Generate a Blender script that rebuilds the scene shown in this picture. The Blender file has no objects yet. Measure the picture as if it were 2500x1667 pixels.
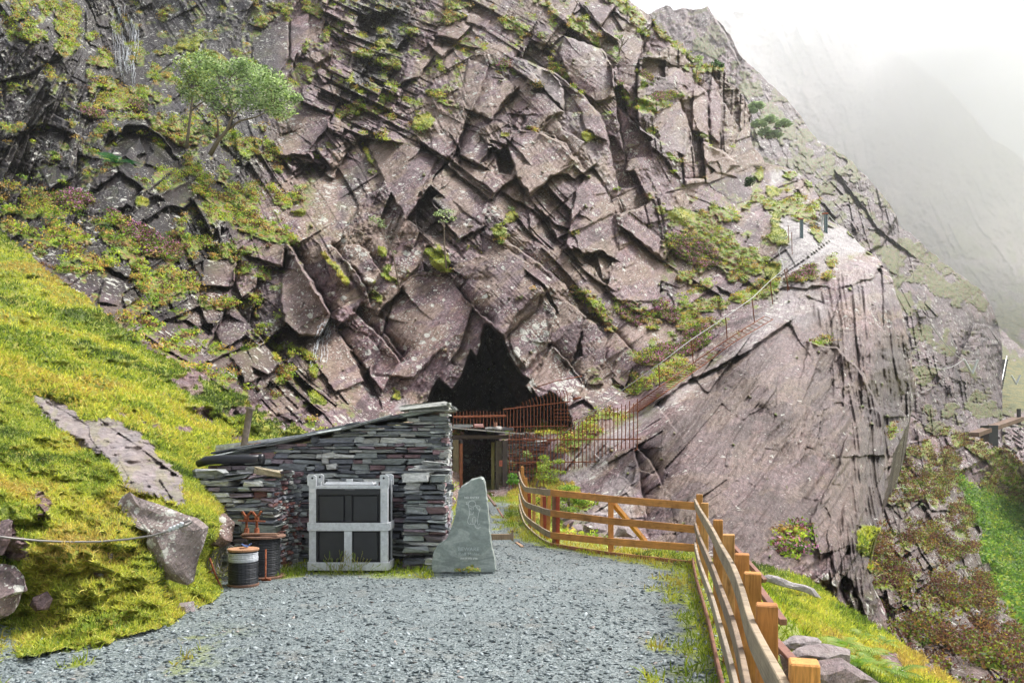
import bpy, math, random
import numpy as np
from mathutils import Vector, Matrix
sc = bpy.context.scene
col = sc.collection
# ------------------------------------------------------------------ camera, sky, sun, exposure
F = 1944.0; HY = 1095.0; H = 1.83
cd = bpy.data.cameras.new('camera'); cam = bpy.data.objects.new('camera', cd); col.objects.link(cam)
cam.location = (0, 0, H); cam.rotation_euler = (math.radians(90), 0, 0)
cd.sensor_width = 36; cd.lens = 36*F/2500; cd.shift_y = (HY-833.5)/2500; cd.clip_start = .05; cd.clip_end = 5000
sc.camera = cam
W = bpy.data.worlds.new('World'); sc.world = W; W.use_nodes = True
nt = W.node_tree; bg = nt.nodes['Background']
sky = nt.nodes.new('ShaderNodeTexSky'); sky.sky_type = 'NISHITA'; sky.sun_disc = False
SUN_EL, SUN_AZ = math.radians(58), math.radians(58)      # azimuth from +Y clockwise
sky.sun_elevation = SUN_EL; sky.sun_rotation = SUN_AZ; sky.dust_density = 4; sky.air_density = 1.0
hs = nt.nodes.new('ShaderNodeHueSaturation'); hs.inputs['Saturation'].default_value = .36
nt.links.new(sky.outputs[0], hs.inputs['Color']); nt.links.new(hs.outputs[0], bg.inputs[0]); bg.inputs[1].default_value = .095
sd = bpy.data.lights.new('sun', 'SUN'); sun = bpy.data.objects.new('sun', sd); col.objects.link(sun)
sd.energy = 1.5; sd.angle = math.radians(12); sd.color = (1, .98, .955)
sdir = Vector((math.sin(SUN_AZ)*math.cos(SUN_EL), math.cos(SUN_AZ)*math.cos(SUN_EL), math.sin(SUN_EL)))
sun.rotation_euler = sdir.to_track_quat('Z', 'Y').to_euler()
sc.view_settings.view_transform = 'Standard'; sc.view_settings.look = 'None'
sc.view_settings.exposure = 1.5; sc.view_settings.gamma = 1
sc.render.engine = 'CYCLES'
cy = sc.cycles
cy.use_denoising = True; cy.max_bounces = 6; cy.diffuse_bounces = 3; cy.glossy_bounces = 2
cy.volume_bounces = 4; cy.transparent_max_bounces = 6; cy.caustics_reflective = False; cy.caustics_refractive = False
cy.sample_clamp_indirect = 6
try: cy.denoiser = 'OPENIMAGEDENOISE'
except Exception: pass

# ------------------------------------------------------------------ numeric helpers
def X(px, Y): return (px-1250)*Y/F
def Z(py, Y): return H+(HY-py)*Y/F
def P(px, py, Y): return Vector((X(px, Y), Y, Z(py, Y)))
def gY(py): return F*H/(py-HY)
def hsh(i, j, s=0.):
    x = np.sin(i*127.1+j*311.7+s*74.7+.5)*43758.5453
    return x-np.floor(x)
def noise2(x, y, s=0):
    i = np.floor(x); j = np.floor(y); u = x-i; v = y-j
    u = u*u*(3-2*u); v = v*v*(3-2*v)
    a = hsh(i, j, s); b = hsh(i+1, j, s); c = hsh(i, j+1, s); d = hsh(i+1, j+1, s)
    return (a+(b-a)*u)*(1-v)+(c+(d-c)*u)*v
def fbm(x, y, s=0, o=4):
    r = 0; a = .5; t = 0
    for k in range(o):
        r = r+a*noise2(x*2**k+k*17.3, y*2**k-k*9.1, s+k); t += a; a *= .5
    return r/t
def ss(a, b, x):
    t = np.clip((x-a)/(b-a), 0, 1); return t*t*(3-2*t)
def tps(ctrl):
    c = np.array(ctrl, float); xy = c[:, :2]/1000; z = np.log(c[:, 2]); n = len(c)
    r2 = ((xy[:, None]-xy[None])**2).sum(-1)
    K = np.where(r2 > 0, .5*r2*np.log(np.maximum(r2, 1e-12)), 0)+np.eye(n)*1e-4
    Pm = np.hstack([np.ones((n, 1)), xy]); A = np.zeros((n+3, n+3)); A[:n, :n] = K; A[:n, n:] = Pm; A[n:, :n] = Pm.T
    w = np.linalg.solve(A, np.concatenate([z, np.zeros(3)]))
    def f(x, y):
        x = x/1000; y = y/1000; r = w[n]+w[n+1]*x+w[n+2]*y
        for k in range(n):
            d = (x-xy[k, 0])**2+(y-xy[k, 1])**2
            r = r+w[k]*.5*d*np.log(np.maximum(d, 1e-12))
        return np.exp(r)
    return f
def segdist(px, py, pts, closed=False):
    """distance to a polyline and the side (+ = right hand going along it, image y down)"""
    best = np.full(px.shape, 1e9); side = np.zeros(px.shape); along = np.zeros(px.shape)
    n = len(pts)
    for k in range(n if closed else n-1):
        x0, y0 = pts[k]; x1, y1 = pts[(k+1) % n]
        dx, dy = x1-x0, y1-y0; l2 = dx*dx+dy*dy+1e-9
        t = ((px-x0)*dx+(py-y0)*dy)/l2; tc = np.clip(t, 0, 1)
        ex = px-x0-tc*dx; ey = py-y0-tc*dy
        d = np.sqrt(ex*ex+ey*ey); m = d < best-1e-6
        best = np.where(m, d, best); sgn = ex*(-dy)+ey*dx
        side = np.where(m, np.where(sgn >= 0, 1., -1.), side)
        end = ((t < 0) & (k == 0)) | ((t > 1) & (k == n-2)) if not closed else np.zeros(px.shape, bool)
        along = np.where(m, end, along)
    return best, side, along
def inpoly(px, py, pts):
    r = np.zeros(px.shape, bool); n = len(pts)
    for k in range(n):
        x0, y0 = pts[k]; x1, y1 = pts[(k+1) % n]
        if y0 == y1: continue
        c = ((y0 > py) != (y1 > py)) & (px < (x1-x0)*(py-y0)/(y1-y0)+x0)
        r ^= c
    return r
def sdf(px, py, pts):
    """signed distance, positive inside, only near the polygon"""
    a = np.array(pts); out = np.full(px.shape, -999.)
    m = (px > a[:, 0].min()-120) & (px < a[:, 0].max()+120) & (py > a[:, 1].min()-120) & (py < a[:, 1].max()+120)
    if m.any():
        d, _, _ = segdist(px[m], py[m], pts, True); out[m] = np.where(inpoly(px[m], py[m], pts), d, -d)
    return out
CR = dict(a=(0, 0, .9408), c8=(700, 100, 2.091), c2=(1000, 700, 2.851), c7=(0, 0, 1.845), c6=(1500, 0, 1.845), c5=(1800, 800, 1.8086),
          r1=(0, 0, 3.92), r2=(600, 0, 3.92), r3=(1200, 0, 3.92), r4=(500, 600, 3.92), r5=(1200, 500, 2.94), r6=(1850, 380, 4.704),
          c1=(400, 950, 2.613), c4=(0, 900, 2.044), c3=(1200, 1050, 2.541), d8=(1150, 1100, 5.2275), s=(0, 0, 1.))
def C(c, *pts):
    ox, oy, k = CR[c]
    return [(ox+x/k, oy+y/k) for x, y in pts]
def brick(u, v, wu, wv, s):
    v1 = v/wv+.3*np.sin(v/wv*1.7+s); row = np.floor(v1); fv = v1-row
    u1 = u/(wu*(.55+.9*hsh(row, 3., s)))+hsh(row, 7., s)*10; c = np.floor(u1); fu = u1-c
    off = hsh(row, c, s+1)-.5
    d = off+(hsh(row, c, s+2)-.5)*(fu-.5)*1.3+(hsh(row, c, s+3)-.5)*(fv-.5)*1.3-.55*(fv-.5)
    e = np.minimum(np.minimum(fu, 1-fu)*wu, np.minimum(fv, 1-fv)*wv)
    return d, e, hsh(row, c, s+5)

# ------------------------------------------------------------------ object helpers
def tag(o, label=None, cat=None, group=None, kind=None):
    if label: o['label'] = label
    if cat: o['category'] = cat
    if group: o['group'] = group
    if kind: o['kind'] = kind
    return o
def empty(name, loc, label, cat, group=None, rz=0):
    o = bpy.data.objects.new(name, None); col.objects.link(o); o.location = loc; o.rotation_euler = (0, 0, rz)
    o.empty_display_size = .2
    return tag(o, label, cat, group)
def link_mesh(name, me, mat, parent=None, smooth=False):
    o = bpy.data.objects.new(name, me); col.objects.link(o)
    if mat: me.materials.append(mat)
    if smooth: me.polygons.foreach_set('use_smooth', [True]*len(me.polygons))
    if parent:
        o.parent = parent; bpy.context.view_layer.update()
        o.matrix_parent_inverse = parent.matrix_world.inverted()
    return o
def np_mesh(name, V, Fc, mat, smooth=False, attrs=None, parent=None):
    me = bpy.data.meshes.new(name); V = np.asarray(V, np.float32); Fc = np.asarray(Fc, np.int32)
    k = Fc.shape[1]
    me.vertices.add(len(V)); me.vertices.foreach_set('co', V.ravel())
    me.loops.add(Fc.size); me.loops.foreach_set('vertex_index', Fc.ravel())
    me.polygons.add(len(Fc)); me.polygons.foreach_set('loop_start', np.arange(0, Fc.size, k, dtype=np.int32))
    me.polygons.foreach_set('loop_total', np.full(len(Fc), k, np.int32))
    me.update(calc_edges=True)
    if smooth: me.polygons.foreach_set('use_smooth', np.ones(len(Fc), bool))
    for n, a in (attrs or {}).items():
        at = me.attributes.new(n, 'FLOAT_COLOR', 'POINT'); c = np.ones((len(V), 4), np.float32); c[:, :3] = a
        at.data.foreach_set('color', c.ravel())
    me.validate()
    return link_mesh(name, me, mat, parent)
class MB:
    """collects shapes into one mesh; every vertex may carry a colour"""
    def __init__(s): s.v = []; s.f = []; s.c = []; s.cur = (1, 1, 1)
    def add(s, vs, fs):
        n = len(s.v); s.v += [tuple(p) for p in vs]; s.f += [tuple(i+n for i in f) for f in fs]; s.c += [s.cur]*len(vs); return s
    def box(s, c, d, rot=None, jit=0, ch=0):
        """box with centre c, size d; ch = chamfered edges"""
        hx, hy, hz = d[0]/2, d[1]/2, d[2]/2; M = rot if rot is not None else Matrix()
        if not ch:
            vs = [Vector((sx*hx, sy*hy, sz*hz)) for sx in (-1, 1) for sy in (-1, 1) for sz in (-1, 1)]
            fs = [(0, 1, 3, 2), (4, 6, 7, 5), (0, 4, 5, 1), (2, 3, 7, 6), (0, 2, 6, 4), (1, 5, 7, 3)]
        else:
            vs = []; idx = {}
            for sx in (-1, 1):
                for sy in (-1, 1):
                    for sz in (-1, 1):
                        for a in range(3):
                            q = [sx*(hx-ch), sy*(hy-ch), sz*(hz-ch)]; q[a] = (sx*hx, sy*hy, sz*hz)[a]
                            idx[sx, sy, sz, a] = len(vs); vs.append(Vector(q))
            fs = []
            for a in range(3):
                b, c2 = (a+1) % 3, (a+2) % 3
                for sg in (-1, 1):
                    q = []
                    for (u, w) in ((-1, -1), (1, -1), (1, 1), (-1, 1)):
                        k = [0, 0, 0]; k[a] = sg; k[b] = u; k[c2] = w; q.append(idx[k[0], k[1], k[2], a])
                    fs.append(tuple(q if sg > 0 else q[::-1]))
                for u in (-1, 1):
                    for w in (-1, 1):
                        k0 = [0, 0, 0]; k1 = [0, 0, 0]; k0[a] = -1; k1[a] = 1; k0[b] = k1[b] = u; k0[c2] = k1[c2] = w
                        q = [idx[(*k0, b)], idx[(*k1, b)], idx[(*k1, c2)], idx[(*k0, c2)]]
                        fs.append(tuple(q))
            for sx in (-1, 1):
                for sy in (-1, 1):
                    for sz in (-1, 1): fs.append((idx[sx, sy, sz, 0], idx[sx, sy, sz, 1], idx[sx, sy, sz, 2]))
        if jit: vs = [v+Vector((random.uniform(-jit, jit)*hx, random.uniform(-jit, jit)*hy, random.uniform(-jit, jit)*hz)) for v in vs]
        c = Vector(c)
        return s.add([M @ v+c for v in vs], fs)
    def bar(s, a, b, w, h=None, ch=0, up=None):
        """beam from a to b, w wide (horizontal), h high"""
        a = Vector(a); b = Vector(b); h = h or w; d = b-a
        q = d.to_track_quat('X', 'Z').to_matrix().to_4x4()
        return s.box((a+b)/2, (d.length, w, h), q, ch=ch)
    def tube(s, pts, r, n=8, cap=True):
        pts = [Vector(p) for p in pts]; rs = r if isinstance(r, (list, tuple)) else [r]*len(pts); vs = []; fs = []
        prev = None
        for k, p in enumerate(pts):
            t = (pts[min(k+1, len(pts)-1)]-pts[max(k-1, 0)]).normalized()
            if prev is None:
                prev = t.orthogonal().normalized()
            else:
                prev = (prev-t*prev.dot(t)).normalized()
            b = t.cross(prev)
            for j in range(n):
                an = 2*math.pi*j/n; vs.append(p+(prev*math.cos(an)+b*math.sin(an))*rs[k])
        for k in range(len(pts)-1):
            for j in range(n): fs.append((k*n+j, k*n+(j+1) % n, (k+1)*n+(j+1) % n, (k+1)*n+j))
        if cap: fs.append(tuple(range(n))[::-1]); fs.append(tuple((len(pts)-1)*n+j for j in range(n)))
        return s.add(vs, fs)
    def lathe(s, c, prof, n=24, M=None):
        vs = []; fs = []; c = Vector(c); M = M or Matrix()
        for r, z in prof:
            for j in range(n):
                an = 2*math.pi*j/n; vs.append(M @ Vector((r*math.cos(an), r*math.sin(an), z))+c)
        for k in range(len(prof)-1):
            for j in range(n): fs.append((k*n+j, k*n+(j+1) % n, (k+1)*n+(j+1) % n, (k+1)*n+j))
        fs.append(tuple(range(n))[::-1]); fs.append(tuple((len(prof)-1)*n+j for j in range(n)))
        return s.add(vs, fs)
    def build(s, name, mat, parent=None, smooth=False, colors=False):
        me = bpy.data.meshes.new(name); me.from_pydata(s.v, [], s.f); me.update()
        if colors:
            at = me.attributes.new('tint', 'FLOAT_COLOR', 'POINT')
            at.data.foreach_set('color', [x for c in s.c for x in (*c, 1)])
        return link_mesh(name, me, mat, parent, smooth)

# ------------------------------------------------------------------ materials
class NM:
    def __init__(s, name, rough=.8, spec=.3, metal=0):
        s.m = bpy.data.materials.new(name); s.m.use_nodes = True; s.t = s.m.node_tree; s.b = s.t.nodes['Principled BSDF']
        s.b.inputs['Roughness'].default_value = rough; s.b.inputs['Metallic'].default_value = metal
        s.b.inputs['Specular IOR Level'].default_value = spec
        s.co = s.t.nodes.new('ShaderNodeTexCoord').outputs['Object']
    def n(s, t, **k):
        x = s.t.nodes.new(t)
        for a, b in k.items(): setattr(x, a, b)
        return x
    def l(s, a, b): s.t.links.new(a, b)
    def map(s, scale, rot=(0, 0, 0), co=None):
        m = s.n('ShaderNodeMapping'); m.inputs['Scale'].default_value = scale if isinstance(scale, tuple) else (scale,)*3
        m.inputs['Rotation'].default_value = rot; s.l(co or s.co, m.inputs[0]); return m.outputs[0]
    def noise(s, scale, detail=4, rough=.55, co=None, dist=0):
        x = s.n('ShaderNodeTexNoise'); x.inputs['Scale'].default_value = scale; x.inputs['Detail'].default_value = detail
        x.inputs['Roughness'].default_value = rough; x.inputs['Distortion'].default_value = dist; s.l(co or s.co, x.inputs['Vector']); return x.outputs['Fac']
    def voro(s, scale, co=None, feature='F1', out='Distance', rnd=1):
        x = s.n('ShaderNodeTexVoronoi', feature=feature); x.inputs['Scale'].default_value = scale; x.inputs['Randomness'].default_value = rnd
        s.l(co or s.co, x.inputs['Vector']); return x.outputs[out]
    def ramp(s, fac, stops, interp='LINEAR'):
        x = s.n('ShaderNodeValToRGB'); x.color_ramp.interpolation = interp; e = x.color_ramp.elements
        while len(e) < len(stops): e.new(.5)
        for i, (p, c) in enumerate(stops):
            e[i].position = p; e[i].color = (*c, 1) if isinstance(c, tuple) else (c, c, c, 1)
        s.l(fac, x.inputs[0]); return x.outputs[0]
    def mix(s, f, a, b, mode='MIX'):
        x = s.n('ShaderNodeMix', data_type='RGBA', blend_type=mode)
        for v, i in ((f, 0), (a, 6), (b, 7)):
            if isinstance(v, (int, float)): x.inputs[i].default_value = v if i == 0 else (v, v, v, 1)
            elif isinstance(v, tuple): x.inputs[i].default_value = (*v, 1)
            else: s.l(v, x.inputs[i])
        return x.outputs[2]
    def math(s, op, a, b=0., clamp=False):
        x = s.n('ShaderNodeMath', operation=op, use_clamp=clamp)
        for v, i in ((a, 0), (b, 1)):
            if isinstance(v, (int, float)): x.inputs[i].default_value = v
            else: s.l(v, x.inputs[i])
        return x.outputs[0]
    def attr(s, name):
        x = s.n('ShaderNodeAttribute', attribute_name=name); return x.outputs['Color']
    def sep(s, c):
        x = s.n('ShaderNodeSeparateColor'); s.l(c, x.inputs[0]); return x.outputs
    def color(s, c):
        if isinstance(c, tuple): s.b.inputs['Base Color'].default_value = (*c, 1)
        else: s.l(c, s.b.inputs['Base Color'])
        return s
    def bump(s, h, strength=.5, dist=.02, prev=None):
        x = s.n('ShaderNodeBump'); x.inputs['Strength'].default_value = strength; x.inputs['Distance'].default_value = dist
        s.l(h, x.inputs['Height'])
        if prev is not None: s.l(prev, x.inputs['Normal'])
        s.l(x.outputs[0], s.b.inputs['Normal']); return x.outputs[0]
MAT = {}
def terrain_mat(name, k=1., cov=1.):
    """bare slate with lichen, moss, grass and heather; the masks say what grows where. k scales the pattern"""
    m = NM(name, .62, .35); a = m.sep(m.attr('m1')); b = m.sep(m.attr('m2')); t = m.sep(m.attr('m3'))
    n1 = m.noise(.42*k, 6, .66); n2 = m.noise(1.6*k, 6, .65); n3 = m.noise(9*k, 5, .6)
    sm = m.map((1.3*k, 1.3*k, 8*k), co=m.map(1., (.12, .93, .2))); st = m.noise(1.3, 6, .68, sm, .5); n4 = m.noise(24*k, 4, .7)
    rock = m.ramp(n1, [(.32, (.062, .046, .046)), (.42, (.135, .10, .102)), (.5, (.205, .172, .178)), (.56, (.14, .095, .098)), (.64, (.19, .165, .14)), (.72, (.13, .105, .068))])
    rock = m.mix(.75, rock, m.ramp(st, [(.28, .32), (.48, .95), (.7, 1.65)]), 'MULTIPLY')
    rock = m.mix(.85, rock, m.ramp(n3, [(.3, .4), (.48, .95), (.72, 1.7)]), 'MULTIPLY')
    rock = m.mix(.9, rock, m.ramp(n2, [(.28, (.55, .52, .48)), (.42, (1, .98, 1.02)), (.55, (1.0, .96, 1.0)), (.7, (1.35, 1.28, 1.15))]), 'MULTIPLY')
    rock = m.mix(.8, rock, m.ramp(t[0], [(0, (.45, .42, .43)), (.5, (1., .97, .98)), (1, (1.65, 1.58, 1.57))]), 'MULTIPLY')
    rock = m.mix(t[1], rock, m.mix(.5, m.ramp(st, [(.3, (.15, .105, .06)), (.5, (.33, .27, .18)), (.7, (.54, .48, .37))]), rock))
    rock = m.mix(.9, rock, m.ramp(n4, [(.3, .35), (.42, .92), (.56, 1.05), (.7, 1.6)]), 'MULTIPLY'); rock = m.mix(1., rock, (1.10, .965, .955), 'MULTIPLY')
    pale = m.ramp(n2, [(.3, (.25, .21, .21)), (.5, (.40, .36, .355)), (.7, (.50, .465, .455))])
    pale = m.mix(.8, pale, m.ramp(st, [(.3, .6), (.48, 1.), (.7, 1.25)]), 'MULTIPLY')
    rock = m.mix(a[2], rock, pale)
    wet_shade = m.math('MULTIPLY', b[1], .86); rock = m.mix(wet_shade, rock, m.mix(.5, rock, (.02, .018, .022), 'MIX'))  # mask darkens rock: real damp, painted shade and deeper stone tones
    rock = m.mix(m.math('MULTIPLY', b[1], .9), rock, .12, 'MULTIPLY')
    # lichen: pale round spots
    wv = m.n('ShaderNodeVectorMath', operation='ADD'); nz = m.n('ShaderNodeTexNoise'); nz.inputs['Scale'].default_value = 6*k; m.l(m.co, nz.inputs['Vector'])
    sc_ = m.n('ShaderNodeVectorMath', operation='SCALE'); sc_.inputs['Scale'].default_value = .12/k; m.l(nz.outputs['Color'], sc_.inputs[0]); m.l(m.co, wv.inputs[0]); m.l(sc_.outputs[0], wv.inputs[1])
    co2 = wv.outputs[0]
    v1 = m.voro(1.7*k, co2); v2 = m.voro(7.5*k, co2); msk = m.noise(.9*k, 4, .6)
    thr = m.math('MULTIPLY_ADD', b[0], .29); thr.node.inputs[2].default_value = -.01
    thr = m.math('MULTIPLY', thr, m.ramp(msk, [(.36, 0.15), (.58, 1.5)]))
    l1 = m.math('LESS_THAN', v1, thr); l2 = m.math('LESS_THAN', v2, m.math('MULTIPLY_ADD', thr, 1.1)); l2.node.inputs[1].default_value = 0
    lt = m.math('MULTIPLY', thr, 1.15); m.l(lt, l2.node.inputs[1])
    li = m.math('MAXIMUM', l1, l2)
    li = m.math('MULTIPLY', li, m.ramp(n3, [(.34, .25), (.5, 1.)]))
    rock = m.mix(m.math('MULTIPLY', li, .92), rock, (.66, .65, .58))
    # ground cover
    g1 = m.noise(1.1*k, 5, .65); g2 = m.noise(14*k, 4, .7); g3 = m.noise(3.2*k, 4, .6)
    grass = m.ramp(g1, [(.3, (.09, .13, .018)), (.45, (.21, .26, .03)), (.57, (.38, .38, .05)), (.7, (.44, .33, .07))])
    grass = m.mix(.7, grass, m.ramp(g2, [(.3, .5), (.5, 1.), (.7, 1.5)]), 'MULTIPLY')
    heath = m.ramp(g3, [(.32, (.03, .055, .012)), (.42, (.15, .24, .02)), (.5, (.30, .40, .035)), (.57, (.20, .10, .05)), (.68, (.42, .28, .08))])
    heath = m.mix(.7, heath, m.ramp(g2, [(.3, .45), (.5, 1.), (.7, 1.6)]), 'MULTIPLY')
    heath = m.mix(m.math('MULTIPLY', a[1], m.ramp(m.noise(2.6*k, 3, .6), [(.52, 0.), (.62, .8)])), heath, (.5, .2, .4))
    cover = m.mix(b[2], heath, grass)
    gm = m.ramp(g3, [(.3, (.05, .12, .02)), (.5, (.13, .24, .035)), (.65, (.22, .33, .05))]); gm = m.mix(.7, gm, m.ramp(g2, [(.3, .5), (.5, 1.), (.7, 1.5)]), 'MULTIPLY'); cover = m.mix(t[2], cover, gm)
    cover = m.mix(1., cover, cov, 'MULTIPLY')
    colr = m.mix(a[0], rock, cover)
    m.color(colr)
    rgh = m.math('MULTIPLY_ADD', b[1], -.25); rgh.node.inputs[2].default_value = .62; m.l(rgh, m.b.inputs['Roughness'])
    h = m.math('ADD', m.math('MULTIPLY', st, .8), m.math('MULTIPLY', n3, .35))
    nb = m.bump(h, .9, .2/k); nb = m.bump(n4, .5, .05/k, nb)
    return m.m
MAT['rock'] = terrain_mat('slate_rock_and_moss', 1.)
MAT['far'] = terrain_mat('distant_slope_cover', .6, (.50, .44, .36))
MAT['bank'] = terrain_mat('bank_turf_and_stone', 2.2)
def tinted(name, rough=.8, spec=.3, nscale=20, amt=.5, bump=.3, bd=.01, metal=0, stretch=None):
    m = NM(name, rough, spec, metal); c = m.attr('tint'); co = m.map(stretch) if stretch else m.co
    n = m.noise(nscale, 5, .6, co)
    m.color(m.mix(amt, c, m.ramp(n, [(.28, .45), (.5, 1.), (.72, 1.55)]), 'MULTIPLY')); m.bump(n, bump, bd); return m.m
def leafmat():
    m = NM('leaf_blades', .55, .3); c = m.attr('tint'); m.color(c); tr = m.n('ShaderNodeBsdfTranslucent'); mx = m.n('ShaderNodeMixShader'); mx.inputs[0].default_value = .42
    c2 = m.mix(1., c, (1.25, 1.2, .8), 'MULTIPLY'); m.l(c2, tr.inputs[0]); m.l(m.b.outputs[0], mx.inputs[1]); m.l(tr.outputs[0], mx.inputs[2]); m.l(mx.outputs[0], m.t.nodes['Material Output'].inputs[0]); return m.m
MAT['leaf'] = leafmat()
MAT['slab'] = tinted('slate_stones', .55, .4, 14, .8, .7, .02, stretch=(1, 1, 5))
MAT['chip'] = tinted('slate_chips', .5, .45, 40, .4, .2, .004)
def wood(name, stretch):
    m = NM(name, .72, .25); c = m.attr('tint'); co = m.map(stretch); n = m.noise(1., 6, .65, co, .8); n2 = m.noise(3.5, 4, .6); kn = m.voro(5.5, m.map((1, 1, .55)))
    c = m.mix(.85, c, m.ramp(n, [(.3, .3), (.42, .85), (.5, 1.1), (.58, .7), (.72, 1.5)]), 'MULTIPLY'); c = m.mix(.9, c, m.ramp(n2, [(.3, (.62, .6, .62)), (.5, (1, 1, 1)), (.7, (1.25, 1.2, 1.1))]), 'MULTIPLY')
    c = m.mix(.8, c, m.ramp(kn, [(.03, .28), (.07, 1.)]), 'MULTIPLY'); m.color(c); m.bump(n, .6, .004); return m.m
MAT['wood'] = wood('sawn_timber_post', (34, 34, 2.2)); MAT['woodh'] = wood('sawn_timber_board', (2.2, 1.2, 42))
def simple(name, colr, rough=.7, spec=.3, metal=0, var=.5, scale=20, bump=.2, bd=.004):
    m = NM(name, rough, spec, metal); n = m.noise(scale, 5, .6)
    m.color(m.mix(var, colr, m.ramp(n, [(.3, .5), (.5, 1.), (.7, 1.5)]), 'MULTIPLY')); m.bump(n, bump, bd); return m.m
def mat_rust():
    m = NM('rusted_iron', .85, .2, .1); n = m.noise(30, 6, .65)
    m.color(m.ramp(n, [(.3, (.10, .035, .02)), (.5, (.24, .075, .035)), (.7, (.38, .15, .07))])); m.bump(n, .5, .003); return m.m
MAT['rust'] = mat_rust()
MAT['galv'] = simple('galvanised_steel', (.62, .64, .66), .42, .5, .35, .35, 18, .1)
MAT['blackpanel'] = simple('black_panel', (.022, .023, .027), .38, .5, 0, .5, 5, .05)
MAT['blackplastic'] = simple('black_plastic_pipe', (.015, .016, .02), .35, .5, 0, .3, 10, .05)
MAT['whiteplate'] = simple('white_plate', (.75, .76, .76), .5, .4, 0, .1)
MAT['iron'] = simple('grey_iron_pipe', (.21, .17, .14), .7, .3, .2, .7, 14)
MAT['red'] = simple('faded_red_tag', (.5, .14, .09), .6, .3, 0, .3)
MAT['engrave'] = simple('engraved_white_paint', (.82, .85, .83), .6, .3, 0, .1)
MAT['engrave_dim'] = simple('worn_engraving', (.5, .56, .54), .6, .3, 0, .3)
MAT['cable'] = simple('steel_cable', (.26, .245, .23), .5, .4, .4, .4, 90)
MAT['palecable'] = simple('pale_handline', (.46, .46, .45), .5, .4, .2, .2, 60)
MAT['bark'] = simple('lichened_bark', (.20, .16, .12), .85, .2, 0, .7, 30, .5)
def mat_gravel():
    m = NM('slate_gravel', .5, .45); v = m.n('ShaderNodeTexVoronoi'); v.inputs['Scale'].default_value = 52; m.l(m.co, v.inputs['Vector'])
    v2 = m.n('ShaderNodeTexVoronoi'); v2.inputs['Scale'].default_value = 120; m.l(m.co, v2.inputs['Vector'])
    cs = m.sep(v.outputs['Color']); cs2 = m.sep(v2.outputs['Color'])
    c = m.ramp(cs[0], [(0, (.065, .082, .085)), (.35, (.135, .165, .168)), (.7, (.205, .24, .24)), (1, (.33, .365, .36))])
    c = m.mix(.6, c, m.ramp(cs2[1], [(0, .3), (.5, 1.), (1, 1.7)]), 'MULTIPLY')
    c = m.mix(.5, c, m.ramp(m.noise(.7, 5, .6), [(.3, .62), (.5, 1.), (.7, 1.3)]), 'MULTIPLY')
    c = m.mix(m.ramp(m.noise(1.9, 4, .5), [(.58, 0.), (.75, .35)]), c, (.30, .25, .20))
    a = m.sep(m.attr('m1'))
    gr = m.ramp(m.noise(12, 4, .7), [(.3, (.11, .15, .02)), (.6, (.32, .36, .05)), (.75, (.4, .33, .1))])
    m.color(m.mix(a[0], c, gr))
    nb = m.bump(cs[1], .8, .02); m.bump(cs2[0], .6, .01, nb); return m.m
MAT['gravel'] = mat_gravel()
def mat_signstone():
    m = NM('green_slate_slab', .38, .5); n = m.noise(1.6, 5, .6, m.map((1, 1, 2.4), (0, .4, 0)), 1.2); n2 = m.noise(30, 5, .6)
    c = m.ramp(n, [(.3, (.20, .235, .215)), (.48, (.29, .335, .305)), (.53, (.40, .44, .405)), (.58, (.30, .34, .31)), (.7, (.24, .275, .25))])
    c = m.mix(.4, c, m.ramp(n2, [(.3, .6), (.5, 1.), (.7, 1.4)]), 'MULTIPLY'); m.color(c); m.bump(n2, .15, .004); return m.m
MAT['sign'] = mat_signstone()
def mat_water():
    m = NM('falling_water', .15, .5); m.b.inputs['Base Color'].default_value = (.8, .84, .88, 1); m.b.inputs['Transmission Weight'].default_value = .3
    n = m.noise(3, 6, .7, m.map((7, 7, .8))); m.l(m.ramp(n, [(.5, 0.), (.62, .75)]), m.b.inputs['Alpha']); return m.m
MAT['water'] = mat_water()

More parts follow.
